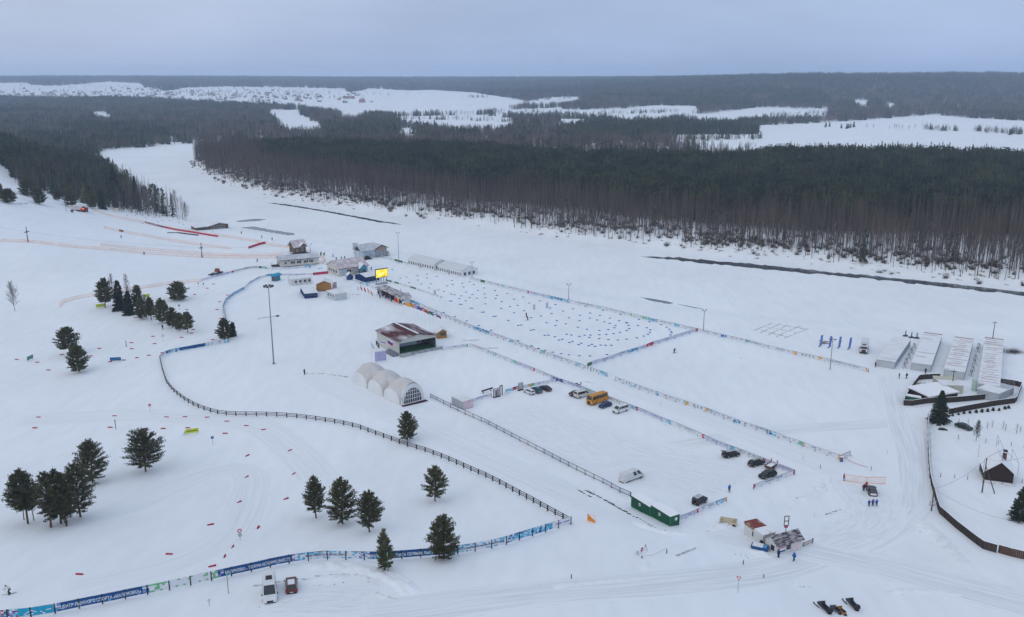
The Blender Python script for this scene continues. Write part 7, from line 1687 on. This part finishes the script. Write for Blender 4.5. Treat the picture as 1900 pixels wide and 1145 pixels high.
def utility(base, top, label, arm=True, brace=None):
    hh, p = height(base, top); o = thing('utility_pole', label, 'pole', p); MB().tube((0,0,-.5),(0,0,hh),.16,.11,M('weathered_pole',(.09,.075,.06),.9,.1,var=.2),8).obj('pole', o)
    if brace: q = G(*brace) - p; MB().tube((q.x,q.y,q.z-.4),(0,0,hh*.78),.13,.1,MATS['weathered_pole'],8).obj('brace', o)
    if arm:
        MB().box(-.9,.9,-.06,.06,hh-.6,hh-.45,MATS['weathered_pole']).obj('crossarm', o)
        for x in (-.8,0,.8): MB().tube((x,0,hh-.45),(x,0,hh-.2),.05,.04,LAMPW,6).obj('insulator', o)
    return o, p + V3((0,0,hh-.3))
u1, U1 = utility((1822,914), (1832,850), 'leaning braced utility pole in front of the brown house', False, (1847,916))
u2, U2 = utility((1766,722), (1769,686), 'utility pole in the plank yard beside the yellowish shed')
u3, U3 = utility((1842,628), (1843,596), 'dark utility pole beyond the outermost garage row')
u4, U4 = utility((1728,948), (1736,905), 'pole at the bend of the long plank fence with two white notices', False)
for x in (-.75, .1): MB().box(x, x+.65, -.14, -.1, 1.2, 2.4, M('pale_notice',(.5,.5,.55),.7,.2,var=.3,scale=3)).obj('notice', u4)
WIRE = M('wire', (.10,.10,.11), .6, .2, var=0)
def wire(label, a, b, sag=1.0, r=.022):
    mb = MB(); n = 16; P = [a.lerp(b, k_ / n) - V3((0,0,sag * 4 * (k_/n) * (1-k_/n))) for k_ in range(n+1)]
    for p, q in zip(P, P[1:]): mb.tube(p - a, q - a, r, r, WIRE, 4, False)
    o = mb.obj('wire'); o.location = a; return tag(o, label, 'wire')
wire('thin wire from the fence-bend pole down across the garden to the right edge', U4, G(1905,995) + V3((0,0,3)), 1.5)
wire('thin wire between the fence-bend pole and the braced pole', U4, U1, 1.0)
wire('thin wire from the braced pole past the chimney', U1, G(1910,878) + V3((0,0,5)), 1.0)
wire('cable strung in front of the garage rows', G(1625,679) + V3((0,0,3.4)), G(1750,700) + V3((0,0,3.6)), .3, .03)
# lift pylons and haul rope
tops = []
for b, t, lb in (((52,449), (54,420), 'rust-footed ski lift pylon on the upper slope'), ((375,478), (379,450), 'rust-footed ski lift pylon between the orange nets')):
    hh, p = height(b, t); o = thing('lift_pylon', lb, 'lift pylon', p, heading((52,449), (375,478)) + R(90)); MB().tube((0,0,-.5),(0,0,hh*.35),.35,.22,M('rusty_footing',(.22,.07,.05),.85,.1,var=.3),8).obj('footing', o); MB().tube((0,0,hh*.35),(0,0,hh),.2,.16,STEEL,8).obj('mast', o)
    MB().box(-1.7,1.7,-.12,.12,hh*.62,hh*.62+.22,STEEL).obj('crossarm', o)
    for x in (-1.5,1.5): sv = MB(); [sv.tube((x-.05,y,hh*.62+.35),(x+.05,y,hh*.62+.35),.24,.24,STEEL,10) for y in (-.6,0,.6)]; sv.box(x-.04,x+.04,-.8,.8,hh*.62+.22,hh*.62+.3,STEEL).obj('sheave_assembly', o)
    tops.append(p + V3((0,0,hh*.62+.6)))
wire('lift rope between the two pylons', tops[0], tops[1], 1.5, .03)
wire('lift rope from the lower pylon down to the chalet', tops[1], G(560,462) + V3((0,0,3)), 1.0, .03)
wire('lift rope from the upper pylon out of the picture edge', tops[0], G(-40,425) + V3((0,0,5)), 1.0, .03)
# round and triangular signs
def sign(base, top, kind, label):
    hh, p = height(base, top); o = thing('trail_sign', label, 'sign', p, math.atan2(-p.y, -p.x) + R(90)); r = min(.42, hh * .17)
    MB().tube((0,.06,-.3),(0,.06,hh - r),.045,.04,GREYM,6).obj('post', o); z = hh - r
    disc = lambda rr, y0, y1, m: MB().tube((0,y0,z),(0,y1,z),rr,rr,m,20)
    if kind == 'noentry': d = disc(r,-.03,.03,BANR).obj('plate', o); MB().box(-r*.7,r*.7,-.045,-.032,z-r*.18,z+r*.18,WHITE).obj('bar', d)
    elif kind == 'ring': d = disc(r,-.03,.03,BANR).obj('plate', o); disc(r*.72,-.045,-.032,WHITE).obj('face', d)
    elif kind == 'blue': d = disc(r,-.03,.03,BANB).obj('plate', o); MB().add([(-r*.55,-.035,z-r*.1),(r*.1,-.035,z-r*.1),(r*.1,-.035,z-r*.35),(r*.6,-.035,z+.02),(r*.1,-.035,z+r*.38),(r*.1,-.035,z+r*.14),(-r*.55,-.035,z+r*.14)],[tuple(range(7))],WHITE).obj('arrow', d)
    elif kind == 'yield':
        d = MB().prism([(0,z-r),(r,z+r*.8),(-r,z+r*.8)],'y',-.03,.03,BANR).obj('plate', o); MB().prism([(0,z-r*.55),(r*.62,z+r*.58),(-r*.62,z+r*.58)],'y',-.045,-.032,WHITE).obj('face', d)
    elif kind == 'double': d = disc(r,-.03,.03,BANR).obj('plate', o); disc(r*.6,-.045,-.032,WHITE).obj('face', d); z -= r*2.1; disc(r*.95,-.03,.03,M('sign_grey',(.4,.42,.44),.6)).obj('plate', o)
    elif kind == 'dark': disc(r*.8,-.03,.03,STEEL).obj('plate', o)
    return o
sign((279,764), (279.5,749), 'noentry', 'round red no-entry sign on a post near the row of red markers')
sign((303,633), (303,621), 'ring', 'round red-ringed white sign below the lower tree row')
sign((395,825), (394.5,809), 'blue', 'round blue arrow sign near the yellow trail board')
sign((368.5,533), (368,524), 'dark', 'small dark round sign at the end of the orange net')
sign((378,535), (378,525), 'dark', 'small dark round sign, the nearer of two by the sponsor fence end')
sign((333,575), (333,565), 'blue', 'small pale blue round sign below the flat-topped pine')
sign((446,1003), (446,981), 'double', 'post carrying two round signs, red above grey, above the blue banner')
sign((1369,1100), (1370,1069), 'yield', 'red-edged yield triangle on a tall pole by the road')
sign((388.5,1124), (388.5,1112), 'ring', 'little red round sign below the white and green banner')
def post(base, top, label, m, r=.06, n='marker_pole', cap=None):
    hh, p = height(base, top); o = thing(n, label, 'pole', p); MB().tube((0,0,-.3),(0,0,hh),r,r,m,6).obj('pole', o)
    if cap: MB().tube((0,0,hh*.8),(0,0,hh),r*1.6,r*1.6,cap,6).obj('cap', o)
    return o
post((215,796), (213,779), 'thin black leaning pole between the two lines of red markers', DARK, .09, cap=STEEL)
post((424,1101), (423,1062), 'tall thin green pole in front of the blue banner, left of the white van', M('green_pole',(.04,.16,.09),.6,.2), .06, cap=BANG)
post((720,1064), (720,1024), 'tall green pole beside the pointed pine', MATS['green_pole'], .07, cap=BANG)
post((234.5,643), (235,632), 'short lilac marker post on the upper trail', BANP, .16, 'marker_post')
post((158,657), (158,647), 'short blue marker post behind the pair of pines', BANP, .09, 'marker_post')
post((1237,1027), (1237,1019), 'short dark post at the end of a sagging rope', DARK, .08); post((1191,1036), (1191,1033), 'stubby dark post at the near end of the rope', DARK, .1); post((1060,1074), (1061,1066), 'dark stake on the verge of the road', DARK, .08); post((1379,1048), (1380,1040), 'dark stake below the blue skip', DARK, .08); post((1417,1072), (1418,1066), 'dark stake by the yield sign', DARK, .08)
post((1778,815), (1778,806), 'garden stake nearest the leafless young tree', DARK, .06)
for i, (u, v) in enumerate([(1829,822),(1852,825),(1876,828),(1900,831),(1745,885),(1771,887),(1795,890),(1896,897),(1522,870),(1616,873)]): post((u, v), (u, v - 8), 'thin dark stake standing in the snow', DARK, .06).__setitem__('group', 'stakes in the snow')
for i, (u, v, t) in enumerate([(1226,753,744),(959,655,648),(1646,842,834),(1490,855,845),(1541,895,886),(1868,870,862)]): post((u, v), (u, t), 'very thin snow pole standing alone', GREYM, .04).__setitem__('group', 'thin snow poles')
wire('sagging rope between two posts beside the red barrier', G(1191,1036) + V3((0,0,.5)), G(1237,1027) + V3((0,0,1.2)), .5, .02)
wire('red rope trailing from the end of the sponsor fence over the snow', G(1559,853) + V3((0,0,1.0)), G(1610,868) + V3((0,0,.15)), .3, .05).data.materials[0] = BANR
# boards on legs
def board(A, B, z0, z1, m, label, name='trail_board', leg=STEEL, glyph=None, extra=None):
    a, b = G(*A), G(*B); rz = math.atan2(b.y - a.y, b.x - a.x); w = (b - a).xy.length; o = thing(name, label, 'board', a, rz)
    p = MB().box(0, w, -.04, .04, z0, z1, m).obj('panel', o)
    for x in (w * .12, w * .88): MB().box(x - .05, x + .05, .045, .14, -.3, z1 - .1, leg).obj('leg', o)
    if glyph:
        mb = MB(); k = random.Random(len(label)); x = w * .12
        while x < w * .88: l = k.uniform(.12, .26); mb.box(x, x + l, -.055, -.042, z0 + (z1 - z0) * .38, z0 + (z1 - z0) * .6, glyph); x += l + .09
        mb.obj('print', p)
    return o
YEL = M('board_yellow', (.55,.62,.015), .6, .2, var=.06)
o = board((344,807), (369,803.5), .35, 1.5, YEL, 'long bright yellow trail board with a green end piece', glyph=BANK); MB().slab((-.5,-.3,.1),(-.2,.3,.1),(.05,.2,1.1),(-.05,-.2,1.1),.05,M('end_green',(.02,.32,.2),.6)).obj('end_piece', o)
board((178.5,571.5), (195,569), .2, 1.5, YEL, 'yellow trail board leaning under the big dark pine', glyph=BANG)
board((268,553), (278,551), .3, 1.5, YEL, 'yellow board half hidden behind the upright pine', glyph=None)
board((204.5,672), (225,671), .45, 1.6, BANB, 'dark blue trail board on two red legs', leg=BANR, glyph=BANM)
board((51,671), (62,666), .4, 1.6, M('board_green',(.06,.19,.11),.6,var=.15), 'small green trail board in line with the red markers', glyph=BANC)
LIL = M('press_wall', (.46,.44,.66), .6, .2, var=.06)
o = board((696,672), (717,669), .2, 3.6, LIL, 'square lilac press wall dotted with small dark logos by the stage', 'press_wall')
mb = MB(); w_ = (G(717,669) - G(696,672)).xy.length
for i in range(6):
    for j in range(5): mb.box(w_*(.08+.155*i), w_*(.08+.155*i)+.3, -.055, -.042, .55+.6*j, .75+.6*j, BANK if (i+j)%2 else BANP)
mb.obj('logos', o)
board((655,471), (665,471.5), 3.0, 6.2, M('billboard_print',(.38,.42,.52),.6,.2,var=.4,scale=.5), 'billboard on a tall leg between the crowd and the river house', 'billboard')
board((211,394), (221,395.5), .9, 2.8, M('pale_frame',(.6,.5,.42),.8,var=.1), 'pale wooden notice frame on the upper slope beside the wood', 'notice_board')
board((617,535.5), (625,534.5), .1, 2.9, M('rose_board',(.45,.33,.37),.7,var=.2), 'rose-coloured board standing at the side of the log kiosk', 'notice_board')
board((989,575), (993,574.5), .2, 2.2, M('target_white',(.45,.46,.55),.6), 'tall narrow pale board in the marker field, nearer the finish side', 'target_board'); board((1013,572), (1017,571.3), .2, 2.4, MATS['target_white'], 'tall narrow pale board in the marker field, nearer the river fence', 'target_board')
board((805,548), (809,549), .2, 2.6, MATS['target_white'], 'tall narrow pale board at the end of the low sponsor boards', 'target_board')
o = thing('road_barrier', 'tilted white barrier with a red round sign on the snow by the road', 'barrier', G(1190,1026), heading((1181,1029), (1199,1019))); MB().box(-1.6,1.6,-.05,.05,.55,.75,WHITE).box(-1.6,1.6,-.05,.05,.1,.22,WHITE).obj('rail', o)
for x in (-1.5,1.5): MB().tube((x,-.4,-.1),(x,0,1.1),.04,.04,STEEL).tube((x,.4,-.1),(x,0,1.1),.04,.04,STEEL).obj('leg', o)
d = MB().tube((0,-.1,.75),(0,-.06,.75),.42,.42,BANR,16).obj('sign_plate', o); MB().box(-.28,.28,-.115,-.102,.68,.82,WHITE).obj('bar', d)
o = thing('bollard', 'blue-grey bollard at the end of the sponsor fence', 'bollard', G(1561,857)); MB().box(-.3,.3,-.3,.3,-.2,1.3,M('bollard_blue',(.10,.14,.22),.6,var=.1),taper=.9).box(-.33,.33,-.33,.33,1.302,1.4,SNOWCAP).obj('block', o)
# --- feather flags
FB = M('feather_blue', (.13,.20,.52), .7, .15, var=.12, scale=.6)
for i, (u, v) in enumerate([(1520,643.5),(1537,645.5),(1554.5,646.5),(1573.5,648.5)]):
    o = thing('feather_flag', 'tall blue feather flag on a pole, ' + ('outermost of four, before a heap of planks','second of four, close to the lamp post','third of four, between lamp post and truck','nearest the white truck of four')[i], 'flag', G(u, v), R(15), 'blue feather flags')
    MB().tube((0,0,-.2),(.25,0,4.3),.04,.025,GREYM,5).obj('pole', o); mb = MB()
    P = [(.06 + .04 * k_ + .02, .25 + k_ * .5) for k_ in range(9)]
    for (xa, za), (xb, zb) in zip(P, P[1:]): mb.slab((xa,.0,za),(xa+.9,.06*math.sin(za*2),za+.08),(xb+.9,.06*math.sin(zb*2),zb+.08),(xb,.0,zb),.02,FB)
    mb.obj('sail', o); MB().box(-.3,.3,-.3,.3,-.05,.12,STEEL).obj('foot', o)
# --- flag rows
FC = dict(w=(.66,.67,.69), b=(.012,.08,.36), r=(.50,.015,.03), y=(.66,.40,.02), g=(.02,.22,.07), n=(.01,.03,.11), l=(.20,.40,.62), k=(.02,.02,.02), m=(.22,.012,.05))
FM = {k: M('flag_' + n, FC[k], .75, .1, var=.06) for k, n in dict(w='white', b='blue', r='red', y='yellow', g='green', n='navy', l='light_blue', k='black', m='maroon').items()}
def flag(base, top, cells, label, droop=.5, fw=1.8, fh=1.2, group=None, kind='h', rz=None):
    hh, p = height(base, top); o = thing('flag', label, 'flag', p, R(-20) if rz is None else rz, group)
    MB().tube((0,0,-.4),(0,0,hh),.035,.025,M('flagpole_white',(.55,.56,.6),.5,.3,var=0),6).obj('pole', o)
    mb = MB(); n = 8; rows = len(cells) if kind == 'h' else 3; k0 = o
    def pt(i, j, R_): f = i / n; return (.03 + fw * f * math.cos(droop), .18 * math.sin(f * 5 + hh) * f, hh - .05 - fh * j / R_ - fw * f * math.sin(droop))
    for i in range(n):
        for j in range(rows):
            if kind == 'h': c = cells[j]
            elif kind == 'saltire': c = 'b' if abs(abs(i + .5 - n / 2) / (n / 2) - abs(j - 1) / 1.3) < .25 else 'w'
            elif kind == 'dot': c = cells[1] if (j == 1 and n * .3 < i < n * .7) else cells[0]
            elif kind == 'side': c = cells[0] if i < 2 else cells[1 + j % (len(cells) - 1)]
            mb.slab(pt(i, j + 1, rows), pt(i + 1, j + 1, rows), pt(i + 1, j, rows), pt(i, j, rows), .012, FM[c])
    mb.obj('cloth', o); return o
for i, (b, t, c, k_, lb) in enumerate([((664,560),(664,529),'wl','h','white and pale blue flag, furthest of the left flag row'),((670,562),(670,529.5),'r','h','plain red flag, second of the left flag row'),((676.5,565),(676,532),'rm','h','red and dark red flag in the middle of the left flag row'),((683,568),(682,534),'rwr','h','red flag with a white band in the left flag row'),((689,571),(688,538),'yrg','h','yellow, red and green flag ending the left flag row')]):
    flag(b, t, c, lb, 1.0, 1.5, 1.3, 'flags of nations', k_)
for i, (b, t, c, k_, lb) in enumerate([((733,583),(733,552),'r','h','plain red flag in front of the finish hut posters'),((739,585),(739,553),'yk','side','pale yellow and black flag beside the plain red one'),((747,588),(747,555),'bw','h','blue and white flag at the finish hut door'),((750,590),(750,558),'wr','h','white over red flag after the finish hut'),((754,593),(754,560),'y','h','yellow flag over the sponsor fence'),((761,596),(761,561),'ryr','h','red flag with a yellow centre in the flag row'),((769,598),(768,564),'mwm','h','maroon flag with a white band in the flag row'),((775,600),(775,566.5),'b','h','plain blue flag in the flag row'),((782,602),(782,569),'rwr','dot','red flag with a small white emblem'),((789,605),(789,573),'rgr','h','red and green flag in the flag row'),((797,607),(796.5,576),'ng','h','navy and green flag in the flag row'),((804,609),(804,578),'wb','saltire','white flag with a blue diagonal cross'),((811,611),(811,581),'wbr','h','white, blue and red tricolour at the end of the flag row')]):
    flag(b, t, c, lb, .45, 2.0, 1.3, 'flags of nations', k_)
flag((690,675),(689.5,632),'wl','white and pale blue drooping flag by the lilac press wall',1.0,1.8,1.4)
flag((699,676),(699,630),'ny','navy flag with a gold emblem beside the stage wall',.9,1.9,1.6,None,'dot')
flag((709,673),(709,631),'wbw','white flag with a blue band in front of the stage wall',.2,1.4,1.1)
flag((720.5,669),(720,627.5),'wbr','white, blue and red tricolour before the stage wall',.45,2.1,1.7)
# ================================================================ SMALL THINGS
LOGM = MS('snowy_log', (.10,.08,.065), .62, .8, (1,1,1), .2)
def log(A, B, label, r=.16, name='log', group=None):
    a, b = G(*A), G(*B); o = link(name, MB().tube((0,0,.05),tuple(b - a + V3((0,0,.05))), r, r*.9, LOGM, 8).mesh(name)); o.location = a; return tag(o, label, 'log', group)
for (x0, y0, x1, y1), lb in zip([(0,920,62,915),(165,893,245,893),(258,882,335,880),(352,873,425,873),(453,850,532,850),(555,842,640,842),(650,838,740,842),(750,838,845,865),(843,893,912,918),(900,973,1045,1018)],
    ['snowy kerb log on the outer side of the white van','snowy kerb log between the white van and the red-brown car','snowy kerb log just behind the red-brown car','first kerb log past the red-brown car','short kerb log in the middle of the kerb line','kerb log right of the short one in the kerb line','straight kerb log before the kerb line turns down','bent-line kerb log where the kerb turns down','short slanting kerb log near the end of the kerb line','long slanting kerb log lying last in the kerb line']):
    log((470 + x0/3.948, 855 + y0/3.948), (470 + x1/3.948, 855 + y1/3.948), lb, .2, 'kerb_log', 'kerb logs round the small lot')
for k_, (A, B) in enumerate([((1400,613),(1432,600)),((1410,618),(1448,601)),((1425,622),(1462,603)),((1440,625),(1485,605)),((1455,628),(1500,610)),((1430,600),(1495,611)),((1418,606),(1478,618)),((1408,612),(1462,626))]):
    log(A, B, 'half-buried timber beam of the square foundation grid on the snow', .16, 'foundation_beam', 'foundation beams')
for A, B, lb in [((565,693),(600,694),'dark half-buried pipe kerb running to the dome tent'),((600,694),(646,700),'second half of the dark kerb, touching the dome tent'),((1255,1032),(1290,1018),'thin grey pole lying on the snow between the barrier and the booths'),((1372,664),(1376,666),'short dark log lying by the river-side fence'),((858,633),(890,631),'stack of snowy boards beyond the stage walkway'),((893,647),(925,646),'stack of snowy boards behind the sponsor fence'),((645,546),(668,547),'low pile of snowy planks beside the corrugated cabin')]: log(A, B, lb, .22, 'snowy_beam')
for u, v, lb in [(137,381,'first wooden bench on the upper slope by the round pine'),(47 + 100,381,'x')][:1]:
    pass
for u, v, lb in [(36.5,378.5,'wooden bench on the upper slope, nearer the picture edge'),(47.5,378.5,'wooden bench on the upper slope beside the round pine')]:
    o = thing('bench', lb, 'bench', G(u, v), R(5)); MB().box(-1.2,1.2,-.25,.25,.4,.48,DARK).obj('seat', o); MB().box(-1.0,-.9,-.2,.2,-.1,.4,DARK).obj('leg', o); MB().box(.9,1.0,-.2,.2,-.1,.4,DARK).obj('leg', o)
o = thing('snow_gun', 'stubby dark snow gun on the upper slope beside the log cabin', 'snow gun', G(134,394), R(-20)); MB().tube((-.8,0,1.0),(.8,0,1.3),.55,.65,STEEL,12).obj('barrel', o); MB().box(-.9,.9,-.6,.6,.1,.35,STEEL).tube((0,0,.3),(0,0,1.0),.12,.12,STEEL).obj('carriage', o)
o = thing('mat_stack', 'brown stack of mats beside the mid-slope orange net', 'mats', G(225.5,430), 0); MB().box(-1.2,1.0,-.6,.6,-.1,.9,M('brown_mats',(.14,.09,.07),.85,var=.3),taper=.9).box(-1.0,-.6,-.5,.5,.905,1.5,MATS['brown_mats'],taper=.8).obj('pile', o)
o = thing('plank_heap', 'heap of rough planks between two blue feather flags', 'heap', G(1529,637), 0)
for k_ in range(8): q = MB().box(-1.7,1.7,-.13,.13,0,.1,M('rough_plank',(.26,.22,.18),.9,var=.3)).obj('plank', o); q.location = (random.uniform(-.5,.5),random.uniform(-.8,.8),.1+.11*k_); q.rotation_euler = (0,random.uniform(-.12,.12),random.uniform(-.7,.7))
o = thing('cable_drum', 'dark small sled left beside the plank fence corner', 'sled', G(1749,798), R(-15)); MB().box(-1.1,1.1,-.3,.3,.15,.3,BLACK).box(-.9,.5,-.25,.25,.302,.6,STEEL).obj('bed', o); MB().tube((-1.2,-.25,.05),(1.3,-.25,.05),.04,.04,STEEL).tube((-1.2,.25,.05),(1.3,.25,.05),.04,.04,STEEL).obj('runner', o); o.name = 'cargo_sled'
# trestles between the garage rows
trm = MB()
for s in (-1,1): trm.tube((s*.5,0,-.1),(0,0,1.9),.06,.06,DARK,5); trm.tube((s*.5,1.0,-.1),(0,1.0,1.9),.06,.06,DARK,5)
trm.tube((0,0,1.8),(0,1.0,1.8),.06,.06,DARK,5); trm = trm.mesh('trestle')
for u, v in [(1679,684),(1682,676),(1687,667),(1692,657),(1697,647),(1803,699),(1806,690),(1809,678),(1811,668),(1815,655),(1817,647)]:
    o = tag(link('trestle', trm), 'dark A-shaped trestle in a line of them between two garage rows', 'trestle', 'trestles between garages'); o.location = G(u, v)
for u, v in [(1680,624),(1691,627),(1701,628)]:
    o = thing('capstan', 'dark squat winch standing behind the first garage rows', 'winch', G(u, v), 0, 'winches behind the garages'); MB().tube((0,0,0),(0,0,2.2),.25,.15,STEEL,8).obj('column', o); MB().box(-1,1,-.5,.5,-.1,.5,STEEL,taper=.7).obj('base', o)
bh = MB(); k = random.Random(5)
for _ in range(420):
    p = V3((k.gauss(0,1.7),k.gauss(0,1.1),0)); d = V3((k.gauss(0,.5),k.gauss(0,.5),1)).normalized(); e = p + d * k.uniform(.8,2.6); n_ = d.orthogonal().normalized() * .06; bh.add([p - n_, p + n_, e], [(0,1,2)], TWIG)
bh = tag(bh.obj('brush_heap'),'brown brushwood heap beyond the outermost garage row','heap'); bh.location = G(1880,654)
# far village: small houses
hv = []
for i, (rc, wc) in enumerate([((.62,.63,.66),(.22,.17,.14)),((.55,.56,.6),(.4,.38,.34)),((.62,.63,.66),(.13,.11,.1)),((.30,.12,.09),(.42,.4,.38))]):
    m = MB(); wm = M('village_wall_%d' % i, wc, .8, .1, var=0); rm = M('village_roof_%d' % i, rc, .8, .1, var=0); m.prism([(-4,-1),(4,-1),(4,4),(0,7),(-4,4)],'y',-6,6,wm); m.slab((0,-6.6,7.3),(0,6.6,7.3),(-4.8,6.6,3.7),(-4.8,-6.6,3.7),.3,rm); m.slab((4.8,-6.6,3.7),(4.8,6.6,3.7),(.003,6.6,7.3),(.003,-6.6,7.3),.3,rm)
    hv.append(m.mesh('village_house'))
k = random.Random(11)
for i in range(190):
    u, v = (k.uniform(-10, 540), 178 + k.gauss(0, 5.5)) if i < 165 else (k.uniform(540, 700), 183 + k.gauss(0, 5))
    if not (157 < v < 197): continue
    o = tag(link('village_house', hv[k.randrange(4)]), 'tiny house of the far village on the snowy slope under the ridge', 'house', 'houses of the far village'); o.location = G(u, v); o.rotation_euler[2] = k.uniform(0, 3.14); s = k.uniform(.9, 1.6); o.scale = (s, s, s)
